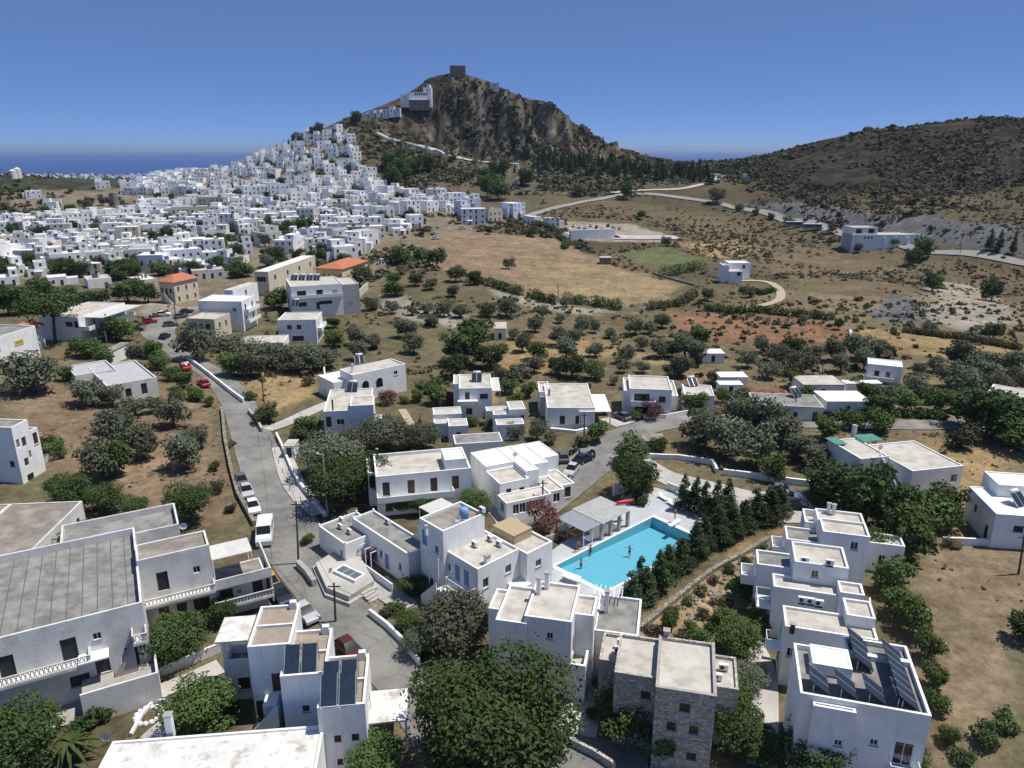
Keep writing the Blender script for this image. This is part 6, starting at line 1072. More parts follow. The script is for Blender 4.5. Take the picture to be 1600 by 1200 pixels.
# ------------------------------------------------------------------ vehicles
CARM = {}
def carmesh(L_, W_, Hh, kind):
    key = (L_, kind)
    if key in CARM: return CARM[key]
    prof = {'car': [(-.5, .25), (-.5, .55), (-.47, .62), (-.36, .66), (-.22, .66 + .001), (.22, .68), (.40, .62), (.49, .52), (.5, .25)], 'van': [(-.5, .2), (-.5, .6), (.28, .6), (.30, .6), (.42, .52), (.5, .40), (.5, .2)]}
    def extr(pts, w0, w1, ends=True):
        k = MB(); n = len(pts)
        for s in (-1, 1): k.v += [(x * L_, s * (w0 + (w1 - w0) * i_), z * Hh) for x, z, i_ in pts]
        for i in range(n - 1): k.f.append((i, i + 1, n + i + 1, n + i)); k.m.append(0)
        k.f.append((n - 1, 0, n, 2 * n - 1)); k.m.append(0); k.f.append(tuple(range(n - 1, -1, -1))); k.m.append(0); k.f.append(tuple(range(n, 2 * n))); k.m.append(0); return k
    if kind == 'car':
        b = extr([(-.5, .22, 0), (-.5, .5, 0), (-.46, .6, .3), (-.40, .63, .3), (.20, .63, .3), (.44, .56, .3), (.5, .44, 0), (.5, .22, 0)], W_ / 2, W_ / 2 - .06); c = extr([(-.42, .632, 0), (-.31, .98, 1), (.02, 1.0, 1), (.22, .632, 0)], W_ / 2 - .09, W_ / 2 - .28); r = extr([(-.30, .985, 0), (-.20, 1.02, .3), (-.08, 1.02, .3), (.015, 1.005, 0)], W_ / 2 - .27, W_ / 2 - .32)
    else:
        b = extr([(-.5, .15, 0), (-.5, .9, 0), (-.47, 1.0, .6), (.16, 1.0, .6), (.30, .66, .1), (.46, .55, .1), (.5, .42, 0), (.5, .15, 0)], W_ / 2, W_ / 2 - .12); c = extr([(.163, .995, 0), (.305, .665, 0), (.32, .665, 0), (.185, .985, 0)], W_ / 2 - .13, W_ / 2 - .13); r = extr([(-.3, .66, 0), (-.3, .88, 0), (.15, .88, 0), (.24, .66, 0)], W_ / 2 + .01, W_ / 2 + .01)
    wl = MB().tube([(0, -.1, 0), (0, .1, 0)], .31, 14); rm_ = MB().tube([(0, -.115, 0), (0, .115, 0)], .17, 10); lt = MB().box(0, -.14, -.06, .04, .14, .06)
    CARM[key] = (b, c.mesh('glazing', CGL, False), r, wl.mesh('wheel', RUB, True), rm_.mesh('rim', MET), lt.mesh('headlight', WHP), kind); return CARM[key]
PAINT = {n: mat('car_paint_' + n, c, rough=.5, spec=.25, metal=0) for n, c, mt in [('silver', (.45, .46, .48), .6), ('white', (.75, .75, .75), 0), ('grey', (.12, .12, .13), .5), ('navy', (.02, .025, .05), .3), ('red', (.45, .02, .03), .1), ('gold', (.45, .27, .07), .3), ('maroon', (.09, .02, .025), .2), ('blue', (.12, .18, .3), .4)]}
def car(px_, py_, rz, col, label, L_=4.1, W_=1.72, Hh=1.45, kind='car', z=None, group='parked cars'):
    p = G(px_, py_) if z is None else Vector((*pz(px_, py_, z), z)); o = empty('van' if kind == 'van' else 'car', (p.x, p.y, p.z + .12), rz); b, c, r, wl, rm_, lt, kd = carmesh(L_, W_, Hh, kind)
    bo = put('body', b.mesh('body', PAINT[col]), o); put('glazing', c, o)
    if kd == 'car': put('roof', r.mesh('roof', PAINT[col]), o)
    else: put('side_window', r.mesh('side_window', GL), o)
    for x in (-.3, .31):
        for y in (-1, 1): w_ = put('wheel', wl, o, (x * L_, y * (W_ / 2 - .1), .31)); put('rim', rm_, w_)
    for y in (-1, 1): put('headlight', lt, o, (L_ * .485, y * (W_ / 2 - .3), Hh * .42))
    tag(o, label, 'van' if kind == 'van' else 'car', group)
    return o
dn = math.radians
def along(a, b): p, q = G(*a), G(*b); return math.atan2(q.y - p.y, q.x - p.x)
r1 = along((378, 750), (397, 800)); r2 = along((880, 760), (915, 715))
for a in [(378, 757, r1, 'grey', 'dark grey car, farthest of three parked by the stone wall'), (386, 773, r1, 'silver', 'silver car in the middle of three parked by the stone wall'), (396, 798, r1, 'white', 'white car nearest of three parked by the stone wall'), (424, 918, along((415, 890), (445, 940)), 'gold', 'gold car parked beside the balcony house'), (440, 937, along((415, 890), (460, 950)), 'navy', 'navy car parked in front of the gold one'), (478, 965, along((440, 930), (500, 990)), 'silver', 'silver car half hidden by the stepped house'), (546, 1022, along((500, 970), (580, 1050)), 'maroon', 'maroon car half hidden behind the lowest stepped volume'),
          (878, 760, r2 + 3.14, 'silver', 'silver car nearest on the bend beside the white hall'), (893, 740, r2 + 3.14, 'silver', 'silver car second in line beside the white hall'), (912, 722, r2 - .4, 'navy', 'navy car at the front of the line beside the white hall'), (880, 719, 1.6, 'grey', 'dark car parked against the side of the white hall'), (971, 655, 2.2, 'grey', 'grey car in the drive between awning house and garden house'), (319, 603, along((340, 610), (300, 580)), 'red', 'red car driving up the narrow road'), (258, 529, 1.6, 'navy', 'dark car stopped at the junction below the cream house'), (267, 510, .5, 'grey', 'dark car on the far side of the junction'), (234, 505, .4, 'red', 'red car in front of the rocky lot'), (255, 494, .2, 'white', 'white car behind the red one by the rocky lot'), (215, 516, 0, 'grey', 'dark car in front of the flat roof house'), (283, 497, .9, 'grey', 'grey car at the kerb behind the cream house'), (292, 490, .9, 'navy', 'navy car farthest along the kerb behind the cream house'),
          (1222, 772, -.25, 'grey', 'grey car farthest in the hotel car park'), (1230, 782, -.25, 'blue', 'blue-grey car in the middle of the hotel car park'), (1240, 794, -.25, 'navy', 'dark blue car nearest in the hotel car park'), (1078, 776, -.3, 'white', 'white car behind the pool pines'), (1094, 784, -.3, 'silver', 'silver car beside the white one behind the pool pines'), (1292, 653, .1, 'navy', 'dark car beside the long roadside house'), (963, 372, 0, 'navy', 'dark car below the far car park wall'), (1108, 318, -.3, 'grey', 'dark car on the far road'), (680, 374, .3, 'white', 'white car at the end of the lane below the town'), (745, 357, .2, 'silver', 'silver car beside the lane below the white row'), (722, 358, .2, 'white', 'white car against the white row')]: car(*a)
car(415, 842, along((425, 790), (418, 850)), 'white', 'white van parked on the wide bend of the road', 5.4, 2.0, 2.3, 'van')
t_ = car(290, 577, along((310, 590), (280, 560)), 'red', 'red pickup loaded with white sacks on the narrow road', 4.9, 1.8, 1.7); t_['category'] = 'pickup'; t_.name = 'pickup_truck'; lo = MB()
for i in range(10): lo.ball((-1.7 + random.uniform(0, 1.6), random.uniform(-.6, .6), 1.2 + random.uniform(0, .4)), .33, 6, 4)
lo.build('load_of_sacks', W1, t_)
for i in range(9):
    car(896 + i * 9, 354 + (i % 3) * 2, 1.4 + .1 * (i % 4), ['white', 'white', 'silver', 'white', 'red', 'white', 'navy', 'white', 'silver'][i], ['white car at the left end of the far car park', 'white car second in the far car park', 'silver car third in the far car park', 'white car fourth in the far car park', 'red car in the middle of the far car park', 'white car right of the red one in the far car park', 'navy car near the right end of the far car park', 'white car beside the navy one in the far car park', 'silver car at the right end of the far car park'][i], group='cars in the far car park')
def bus(px_, py_, rz, label):
    p = G(px_, py_); o = empty('bus', (p.x, p.y, p.z + .5), rz); MB().box(-5.2, -1.2, .35, 5.2, 1.2, 3.1).build('body', mat('bus_grey', (.3, .31, .33), rough=.4), o); MB().box(-5.1, -1.1, 3.103, 5.1, 1.1, 3.25).build('roof', WHP, o)
    for s in (-1, 1):
        for i in range(6): MB().box(-4.9 + i * 1.65, s * 1.21 - .02, 1.5, -3.4 + i * 1.65, s * 1.21 + .02, 2.6).build('window', GL, o)
        for x in (-3.2, 3.2): MB().tube([(x, s * 1.0 - .15, .4), (x, s * 1.0 + .15, .4)], .48, 12).build('wheel', RUB, o)
    tag(o, label, 'bus', 'buses by the far road')
bus(1241, 356, -.12, 'grey bus farther left on the far road verge'); bus(1268, 360, -.12, 'grey bus behind the first on the far road verge'); car(1290, 365, .1, 'white', 'white van beside the two grey buses', 5, 1.9, 2.1, 'van', group='vehicles by the far road')
def moto(px_, py_, rz, label):
    p = G(px_, py_); o = empty('motorbike', (p.x, p.y, p.z + .14), rz)
    for x in (-.62, .62): MB().tube([(x, -.05, .3), (x, .05, .3)], .3, 12).build('wheel', RUB, o)
    MB().box(-.5, -.13, .35, .45, .13, .7).build('engine', DMET, o); MB().box(-.65, -.14, .72, .15, .14, .85).build('seat', RUB, o); k = MB(); k.tube([(.62, 0, .3), (.4, 0, 1.0)], .04, 6); k.tube([(.4, -.35, 1.02), (.4, .35, 1.02)], .025, 6); k.build('fork', MET, o); MB().ball((.2, 0, .82), .2, 8, 5).build('fuel_tank', PAINT['blue'], o); tag(o, label, 'motorbike', 'motorbikes beside the hall')
for i, (a, b) in enumerate([(893, 711), (899, 708), (905, 712), (920, 714), (926, 711)]): moto(a, b, .8 + i * .3, ['leftmost motorbike parked above the white hall', 'second motorbike parked above the white hall', 'middle motorbike parked above the white hall', 'fourth motorbike beyond the navy car', 'rightmost motorbike beyond the navy car'][i])
# ------------------------------------------------------------------ poles and wires
PT = []
def pole(bx_, by_, tx, ty, label, m=POLE, arm=True, lamp=False, wires=True):
    p = G(bx_, by_); t = aty(tx, ty, p.y); hh = max(5.0, min(t.z - p.z, 12)); o = empty('utility_pole', p); lean = max(-.5, min(.5, t.x - p.x)); MB().tube([(0, 0, -.8), (lean, 0, hh)], [.15, .10], 8).build('shaft', m, o)
    if arm: MB().box(lean - .7, -.05, hh - .5, lean + .7, .05, hh - .4).build('crossarm', DMET, o)
    if lamp: k = MB(); k.tube([(lean, 0, hh - .2), (lean - .6, -.3, hh + .2)], .035, 6); k.ball((lean - .65, -.33, hh + .18), .16, 8, 5); k.build('street_lamp', WHP, o)
    tag(o, label, 'utility pole'); PT.append(Vector((p.x + lean, p.y, p.z + hh - .4)))
pole(466, 881, 463, 783, 'dark wooden pole at the foot of the stone wall'); pole(512, 807, 504, 709, 'pale pole with lamp at the end of the pavement wall', PALEP, False, True); pole(524, 972, 523, 925, 'dark pole beside the garden terrace'); pole(275, 504, 272, 455, 'dark pole at the junction by the rocky lot'); pole(152, 535, 150, 500, 'dark pole in front of the flat roof house'); pole(413, 632, 408, 585, 'leaning pole in the yellow lot above the road'); pole(848, 800, 848, 765, 'dark pole beside the white hall entrance'); pole(1592, 897, 1601, 835, 'dark pole in the dry field at the right edge'); pole(1500, 397, 1502, 358, 'tall pole beside the far right road'); pole(872, 472, 872, 446, 'thin pole on the hedge of the brown field'); pole(913, 692, 913, 645, 'pole in front of the awning house'); pole(1285, 600, 1284, 575, 'pole among the pale sheds'); pole(1243, 650, 1243, 622, 'pole in the road by the long house'); pole(706, 1010, 704, 945, 'dark pole among the trees below the main hotel'); pole(627, 395, 626, 372, 'pole below the town edge'); pole(432, 420, 431, 385, 'pole beside the cream school')
def wire(a, b, label):
    k = MB(); n = 12; pts = [a + (b - a) * (i / n) - Vector((0, 0, 1.2 * 4 * (i / n) * (1 - i / n))) for i in range(n + 1)]; k.tube(pts, .02, 4); tag(k.build('overhead_wire', RUB), label, 'cable')
wire(PT[0], PT[6], 'overhead wire crossing the main hotel roof towards the hall'); wire(PT[0], PT[2], 'overhead wire along the lower road'); wire(PT[6], PT[10], 'overhead wire over the side road'); wire(PT[0], PT[5], 'overhead wire along the upper road'); wire(PT[5], PT[3], 'overhead wire from the yellow lot to the junction'); wire(PT[2], PT[13], 'overhead wire above the garden wall')
# ------------------------------------------------------------------ set the roof fittings down on the roofs under them
bpy.context.view_layer.update(); _dg = bpy.context.evaluated_depsgraph_get()
for o in [q for q in COL.objects if q.parent is None and q.get('category') in ('solar heater', 'air conditioner', 'satellite dish', 'water tank', 'solar collector')]:
    org = o.location.copy(); org.z += 3.0
    for _ in range(12):
        ok, loc, nr, fi, ob, mx_ = SC.ray_cast(_dg, org, Vector((0, 0, -1)))
        if not ok: break
        r = ob
        while r.parent: r = r.parent
        if r == o or r.name == o.name or r.get('category') in ('cable', 'solar heater', 'air conditioner', 'satellite dish', 'solar collector'): org = loc - Vector((0, 0, .01)); continue
        if abs(loc.z - o.location.z) < 5.5: o.location.z = loc.z
        break
# ------------------------------------------------------------------ trees and shrubs
NR = np.random.RandomState(3)
def leaf_cloud(blobs, n, size, flat=.5, shell=.55, down=0.0):
    B = np.array(blobs, float); vol = B[:, 3] * B[:, 4] * B[:, 5]; k = NR.choice(len(B), n, p=(vol ** .75) / (vol ** .75).sum()); d = NR.normal(size=(n, 3)); d /= np.linalg.norm(d, axis=1)[:, None]
    r = (shell + (1 - shell) * NR.rand(n)) ** .8; r *= 1 + .16 * NR.normal(size=n).clip(-1, 1.6); r = np.where(NR.rand(n) < .07, r * NR.uniform(1.05, 1.4, n), r); P = B[k, :3] + d * r[:, None] * B[k, 3:6]
    nrm = d * .7 + NR.normal(size=(n, 3)) * .6; nrm[:, 2] += flat; nrm /= np.linalg.norm(nrm, axis=1)[:, None]; a = np.cross(nrm, NR.normal(size=(n, 3))); a /= np.linalg.norm(a, axis=1)[:, None]; b = np.cross(nrm, a); s = size * (.55 + .9 * NR.rand(n))[:, None]
    a = a * s; b = b * s * .62; V = np.stack([P - a, P - b * .9 + nrm * s * .12, P + a, P + b * .9 + nrm * s * .12], 1).reshape(-1, 3); return V, np.arange(4 * n).reshape(n, 4)
def crown_mesh(name, blobs, n, size, m, **kw): V, F_ = leaf_cloud(blobs, n, size, **kw); return np_mesh(name, V, F_, m)
def trunk_mesh(name, h, r, limbs, spread, m=BARK, lean=.0, multi=1):
    k = MB()
    for q in range(multi):
        ox = NR.uniform(-.25, .25) * (multi > 1); k.tube([(ox, 0, -.5), (ox + lean * .5, NR.uniform(-.1, .1), h * .5), (ox + lean, NR.uniform(-.1, .1), h)], [r, r * .8, r * .6], 7)
        for i in range(limbs): a = 6.28 * i / limbs + NR.uniform(0, 1); k.tube([(ox + lean, 0, h * .95), (ox + lean + spread * .5 * math.cos(a), spread * .5 * math.sin(a), h * 1.3), (ox + lean + spread * math.cos(a), spread * math.sin(a), h * 1.3 + spread * .6)], [r * .55, r * .38, r * .15], 5)
    return k.mesh(name, m, True)
def round_blobs(R, H0, H1_, n, seed, core=.66):
    rs = np.random.RandomState(seed); out = [(0, 0, (H0 + H1_) / 2, R * core, R * core, (H1_ - H0) * .42 * core / .72)]
    for i in range(n): a = 6.28 * i / n + rs.uniform(-.3, .3); q = R * rs.uniform(.35, .72); z = H0 + (H1_ - H0) * rs.uniform(.25, .85); rr = R * rs.uniform(.28, .48); out.append((q * math.cos(a), q * math.sin(a), z, rr, rr, rr * rs.uniform(.7, .95)))
    return out
PROT = {}
def proto(kind, i):                     # unit trees: crown about 2 wide (R = 1)
    key = (kind, i)
    if key in PROT: return PROT[key]
    if kind == 'olive': c = crown_mesh('crown', round_blobs(1, .16, 1.75, 9, 10 + i), 1900, .075, LO); t = trunk_mesh('trunk', .55, .085, 4, .5)
    elif kind == 'round': c = crown_mesh('crown', round_blobs(1, .12, 2.0, 10, 30 + i), 2000, .08, LD); t = trunk_mesh('trunk', .6, .07, 4, .5)
    elif kind == 'bright': c = crown_mesh('crown', round_blobs(1, .08, 1.8, 9, 50 + i), 1700, .09, LB); t = trunk_mesh('trunk', .5, .06, 4, .5)
    elif kind == 'bigtree': c = crown_mesh('crown', round_blobs(1, .25, 1.85, 30, 70 + i, .8), 30000, .031, LD, shell=.75); t = trunk_mesh('trunk', .5, .06, 6, .6)
    elif kind == 'neartree': c = crown_mesh('crown', round_blobs(1, .25, 1.8, 14, 90 + i), 6500, .045, [LD, LO, LB][i % 3]); t = trunk_mesh('trunk', .5, .055, 5, .55)
    elif kind == 'pine':
        bl = []; rs = np.random.RandomState(110 + i)
        for q in range(9):
            z = .7 + q * .42; rr = .95 * (1 - q / 10.5)
            for j in range(4): a = rs.uniform(0, 6.28); bl.append((rr * .5 * math.cos(a), rr * .5 * math.sin(a), z + rs.uniform(-.1, .1), rr * .62, rr * .62, .30))
        c = crown_mesh('crown', bl, 3600, .075, LP, flat=.1, shell=.4); t = MB().tube([(0, 0, -.5), (.03, 0, 2.2), (0, 0, 4.3)], [.08, .055, .02], 6).mesh('trunk', BARK, True)
    elif kind == 'cypress':
        bl = [(0, 0, .5 + q * .55, .95 * (1 - abs(q - 2.5) / 7) * (1 if q < 5 else .7), .95 * (1 - abs(q - 2.5) / 7) * (1 if q < 5 else .7), .6) for q in range(11)]; bl = [(x, y, z, a * (1 - z / 9), b * (1 - z / 9), e) for x, y, z, a, b, e in bl]
        c = crown_mesh('crown', bl, 1100, .16, LP, flat=.0, shell=.6); t = MB().tube([(0, 0, -.5), (0, 0, 1.2)], [.15, .1], 6).mesh('trunk', BARK, True)
    elif kind == 'shrub': c = crown_mesh('foliage', round_blobs(1, -.1, 1.25, 7, 130 + i), 700, .11, [LS, LB, LD, LDRY][i % 4]); t = trunk_mesh('stem', .25, .06, 3, .35)
    elif kind == 'flower': c = crown_mesh('foliage', round_blobs(1, .0, 1.7, 8, 150 + i), 1600, .07, [LR, LM][i % 2]); t = trunk_mesh('stem', .4, .05, 4, .4)
    elif kind == 'umbrella': c = crown_mesh('crown', [(x, y, 1.45 + .1 * math.sin(x * 5), .45, .45, .26) for x in (-.6, -.2, .2, .6) for y in (-.45, 0, .45)], 3600, .055, LD); t = trunk_mesh('trunk', 1.0, .07, 5, .6, lean=.2)
    PROT[key] = (c, t); return PROT[key]
TNAME = {'olive': ('olive_tree', 'grey-green olive tree', 'tree'), 'round': ('broadleaf_tree', 'dark green broadleaf tree', 'tree'), 'bright': ('leafy_tree', 'fresh green leafy tree', 'tree'), 'bigtree': ('large_tree', 'huge dark green tree', 'tree'), 'neartree': ('garden_tree', 'dense garden tree', 'tree'), 'pine': ('pine_tree', 'dark conical pine', 'tree'), 'cypress': ('cypress_tree', 'slim dark cypress', 'tree'), 'shrub': ('shrub', 'bushy shrub', 'shrub'), 'flower': ('flowering_shrub', 'flowering shrub', 'shrub'), 'umbrella': ('umbrella_pine', 'spreading umbrella pine', 'tree')}
TGRP = {'olive': 'olive trees', 'round': 'dark broadleaf trees', 'bright': 'green leafy trees', 'pine': 'pines', 'cypress': 'cypresses', 'shrub': 'shrubs', 'neartree': 'garden trees'}
trng = random.Random(21)
def tree(kind, x, y, R, label=None, hs=1.0, var=None, z=None):
    i = trng.randrange({'olive': 6, 'round': 5, 'bright': 5, 'bigtree': 1, 'neartree': 3, 'pine': 4, 'cypress': 2, 'shrub': 4, 'flower': 1, 'umbrella': 1}[kind]) if var is None else var
    c, t = proto(kind, i); nm, lb, cat = TNAME[kind]; z = H1(x, y) if z is None else z
    o = empty(nm, (x, y, z), trng.uniform(0, 6.28)); hs *= trng.uniform(.86, 1.18) if kind in ('olive', 'round', 'bright', 'shrub') else 1; o.scale = (R, R * trng.uniform(.85, 1.15), R * hs); put(c.name.split('.')[0], c, o); put(t.name.split('.')[0], t, o)
    sz = {'olive': (2.2, 3.4), 'round': (2.4, 4), 'bright': (1.9, 3), 'pine': (1.6, 2.2), 'shrub': (.9, 1.6)}.get(kind, (1, 99)); pre = 'small ' if R < sz[0] else 'large ' if R > sz[1] and sz[1] < 90 else ''
    if kind == 'shrub': lb = ['olive-grey shrub', 'fresh green shrub', 'dark green shrub', 'dry straw-coloured shrub'][i]
    tag(o, label or unique_label(pre + lb, x, y), cat, TGRP.get(kind)); return o
def tpx(kind, px_, py_, wpx, label=None, hs=1.0, var=None):
    p = G(px_, py_); D = p.y * cp_ + (CAMZ - p.z) * sp_; R = wpx / FPX * D / 2 / .96; return tree(kind, p.x, p.y, R, label, hs, var)
def zl(lst, ox, oy, k):
    for e in lst:
        kd = {'O': 'olive', 'D': 'round', 'B': 'bright', 'C': 'cypress', 'P': 'pine', 'S': 'shrub', 'N': 'neartree'}[e[3] if len(e) > 3 else 'O']
        tpx(kd, ox + e[0] / k, oy + e[1] / k, e[2] / k * (1.05 if kd == 'olive' else 1), None, .72 if kd == 'round' else .85 if kd == 'bright' else .92)
zl([(30, 175, 80), (70, 305, 90), (250, 300, 130, 'D'), (370, 300, 150), (590, 310, 90), (545, 395, 120), (705, 340, 70), (720, 240, 60), (410, 440, 80), (470, 520, 130), (700, 480, 150), (790, 470, 110), (740, 570, 170), (840, 410, 120), (920, 400, 80), (1010, 435, 80), (1170, 410, 110), (1260, 405, 90), (1340, 370, 110), (920, 550, 120), (1110, 590, 130), (1100, 650, 90), (1215, 510, 90), (1320, 555, 140), (1400, 550, 100), (1480, 500, 110), (1560, 440, 110, 'D'), (1545, 590, 90), (1440, 680, 130), (1380, 680, 100), (1040, 725, 70), (915, 690, 150, 'D'), (780, 680, 180, 'D'), (680, 660, 130, 'D'), (540, 650, 130), (440, 700, 150), (560, 570, 150, 'D'), (100, 600, 300, 'D'), (260, 620, 240, 'D'), (50, 680, 200, 'D'), (330, 700, 120), (170, 500, 240, 'D'), (1215, 650, 90), (1520, 890, 120, 'B'), (1580, 980, 120), (1570, 1110, 110), (930, 1080, 160, 'B'), (840, 1110, 100, 'B'), (1310, 1160, 130, 'B'), (1150, 1225, 250, 'B'), (1180, 940, 90, 'B'), (1150, 900, 100, 'B'), (250, 930, 60, 'B'), (150, 980, 100, 'B'), (260, 1000, 80, 'B'), (420, 860, 120, 'B'), (380, 780, 140, 'B'), (500, 800, 120, 'B'), (420, 1060, 130), (560, 1070, 130), (640, 1090, 90), (980, 910, 80, 'B'), (1460, 800, 90, 'B')], 700, 420, 4)
zl([(1060, 440, 85), (1180, 450, 80), (1265, 440, 75), (1300, 520, 95), (1375, 460, 105), (1480, 465, 95), (1430, 335, 100), (1295, 290, 90), (1200, 265, 110, 'D'), (1140, 590, 150), (1190, 690, 150), (830, 635, 140), (935, 660, 120), (840, 730, 140), (850, 280, 180, 'D'), (1060, 330, 150, 'B'), (690, 650, 150, 'B'), (780, 430, 130, 'B'), (920, 420, 110), (120, 210, 150, 'B'), (60, 200, 100, 'B'), (340, 410, 180, 'B'), (250, 760, 200), (100, 750, 180), (180, 840, 220), (400, 790, 220), (560, 800, 200), (660, 780, 160), (480, 810, 160), (690, 530, 100, 'B'), (530, 890, 70), (165, 980, 90, 'B'), (270, 1120, 170, 'B'), (540, 1200, 180, 'B'), (480, 1230, 120, 'B'), (1330, 1010, 150, 'B'), (1310, 940, 120, 'B'), (1225, 1150, 34, 'C'), (1450, 240, 150, 'D'), (1330, 150, 160, 'D'), (1240, 120, 140, 'B'), (1100, 130, 150, 'B'), (1060, 260, 110, 'D'), (1570, 260, 110, 'D'), (1230, 930, 70, 'B'), (1210, 990, 90, 'B'), (1420, 990, 90, 'B'), (1130, 1000, 70, 'B'), (1060, 1190, 130), (940, 1200, 150, 'B')], 350, 380, 4)
zl([(230, 650, 330), (120, 600, 160), (420, 580, 120, 'D'), (550, 430, 200, 'B'), (660, 470, 140, 'B'), (740, 330, 200, 'B'), (560, 730, 220), (700, 740, 160), (850, 470, 140), (950, 440, 150, 'B'), (1000, 510, 140, 'B'), (1080, 580, 130, 'B'), (1150, 630, 140, 'B'), (1230, 700, 130, 'B'), (1110, 710, 120, 'B'), (1310, 740, 80, 'B'), (840, 800, 160), (1090, 870, 200), (720, 900, 200), (760, 1020, 260), (900, 1070, 240), (1160, 1130, 260), (640, 1190, 280), (1240, 1000, 150), (980, 780, 130), (350, 1060, 150, 'B'), (1435, 1000, 45), (1230, 450, 240), (1460, 550, 180, 'B'), (1560, 550, 150), (60, 170, 220, 'D'), (150, 160, 250, 'D'), (260, 110, 200, 'D'), (430, 120, 170, 'D'), (640, 100, 120, 'D'), (800, 90, 220, 'D'), (930, 90, 150, 'D'), (540, 110, 130, 'D'), (30, 90, 150, 'D'), (330, 100, 120, 'D'), (1460, 980, 50, 'S')], 0, 450, 4)
tpx('umbrella', 85, 537, 84, 'spreading umbrella pine in front of the orange roof house')
zl([(130, 345, 100, 'B'), (60, 410, 130), (110, 430, 100), (40, 490, 130), (190, 520, 80), (400, 380, 80), (540, 400, 120, 'D'), (490, 430, 110), (650, 420, 100), (735, 420, 110), (830, 410, 130), (870, 460, 110), (580, 480, 140), (440, 500, 110), (340, 450, 80), (560, 540, 90, 'B'), (985, 385, 60, 'B'), (920, 400, 100), (760, 470, 110), (1190, 470, 80), (1300, 460, 150), (1420, 480, 150), (1540, 480, 130), (1250, 540, 140), (1400, 550, 160), (1330, 590, 150), (1100, 570, 130), (1050, 650, 150, 'B'), (940, 670, 150, 'B'), (1200, 650, 140, 'B'), (1150, 610, 100, 'D'), (890, 610, 120, 'B'), (760, 630, 80, 'D'), (690, 620, 80, 'D'), (1340, 720, 220, 'D'), (1450, 770, 280, 'D'), (1570, 820, 250, 'D'), (1500, 700, 200, 'D'), (700, 780, 150, 'B'), (820, 725, 130, 'B'), (940, 740, 130, 'B'), (100, 650, 130, 'B'), (140, 810, 190), (240, 860, 210), (300, 720, 190), (400, 760, 210), (380, 900, 210), (500, 800, 190), (570, 870, 170), (650, 910, 140), (450, 960, 140, 'B'), (720, 900, 110), (735, 1020, 180, 'D'), (840, 1065, 170, 'D'), (670, 1030, 150, 'D'), (935, 1105, 130, 'D'), (1000, 1110, 150, 'D'), (1210, 1170, 190, 'D'), (330, 620, 90, 'B'), (230, 610, 80, 'B'), (1000, 600, 110), (820, 560, 90, 'B'), (1470, 600, 130), (1560, 560, 120), (980, 500, 80), (1120, 480, 70), (600, 600, 90, 'B'), (1290, 650, 120, 'B'), (520, 700, 70, 'B')], 1050, 420, 2.909)
# near garden trees
for k_, a, b, w_, v, lb in [('bigtree', 766, 1225, 236, 0, 'huge dense dark green tree at the bottom centre'), ('neartree', 705, 1008, 120, 1, 'silvery green tree behind the huge tree'), ('neartree', 655, 1020, 60, 1, 'smaller silvery tree by the garden wall'), ('neartree', 745, 985, 70, 1, 'grey-green tree against the front hotel wing'), ('neartree', 975, 1150, 105, 2, 'leafy tree in front of the stone building'), ('neartree', 1150, 1025, 85, 2, 'bright broadleaf tree between stone building and panel building'), ('neartree', 1165, 1075, 62, 1, 'grey-green tree right of the stone building'), ('neartree', 1145, 1165, 95, 0, 'dark tree at the foot of the stone building'), ('neartree', 1180, 1195, 80, 0, 'dark tree beside the garden path'), ('neartree', 275, 1035, 95, 0, 'dark tree in front of the balcony house'), ('neartree', 345, 975, 55, 0, 'dark bush under the porch of the stepped house'), ('neartree', 318, 1150, 125, 2, 'green tree behind the patchy white roof'), ('neartree', 45, 1190, 120, 0, 'dark tree in the bottom left corner'), ('neartree', 590, 1215, 95, 2, 'leafy tree at the bottom edge below the stepped house'), ('neartree', 1270, 1215, 110, 0, 'dark shrubby tree at the bottom edge left of the panel building'), ('neartree', 1400, 1225, 90, 0, 'dark shrubby tree in front of the panel building balcony'), ('neartree', 990, 775, 78, 0, 'round dark green tree above the pool pergola'), ('neartree', 845, 905, 40, 2, 'round weeping bush at the pool corner'), ('neartree', 300, 815, 78, 0, 'dark tree by the lower road wall'), ('neartree', 110, 795, 70, 0, 'dark bush beyond the brown roof house'), ('neartree', 165, 803, 60, 0, 'second dark bush right of the brown roof house'), ('neartree', 215, 812, 48, 0, 'third dark bush behind the grey roof house'), ('neartree', 135, 858, 60, 2, 'green shrub between brown roof and grey roof houses'), ('neartree', 530, 795, 95, 0, 'dark tree beside the pale pole'), ('neartree', 575, 775, 85, 0, 'dark tree left of the balcony block'), ('neartree', 520, 745, 100, 1, 'olive tree behind the pale pole'), ('neartree', 660, 803, 46, 2, 'bright shrub in front of the balcony block'), ('neartree', 625, 800, 40, 2, 'small bright shrub in front of the balcony block'), ('neartree', 740, 800, 48, 2, 'shrub between the balcony block and white hall'), ('neartree', 560, 712, 70, 1, 'olive tree behind the balcony block, left one'), ('neartree', 605, 706, 85, 1, 'olive tree behind the balcony block, middle one'), ('neartree', 660, 702, 65, 1, 'olive tree behind the balcony block, right one'), ('neartree', 640, 985, 45, 2, 'leafy bush at the hotel stairs'), ('neartree', 668, 925, 40, 2, 'dark green bush below the main hotel stairs')]: tpx(k_, a, b, w_, lb, .8 if k_ == 'neartree' else .86, v)
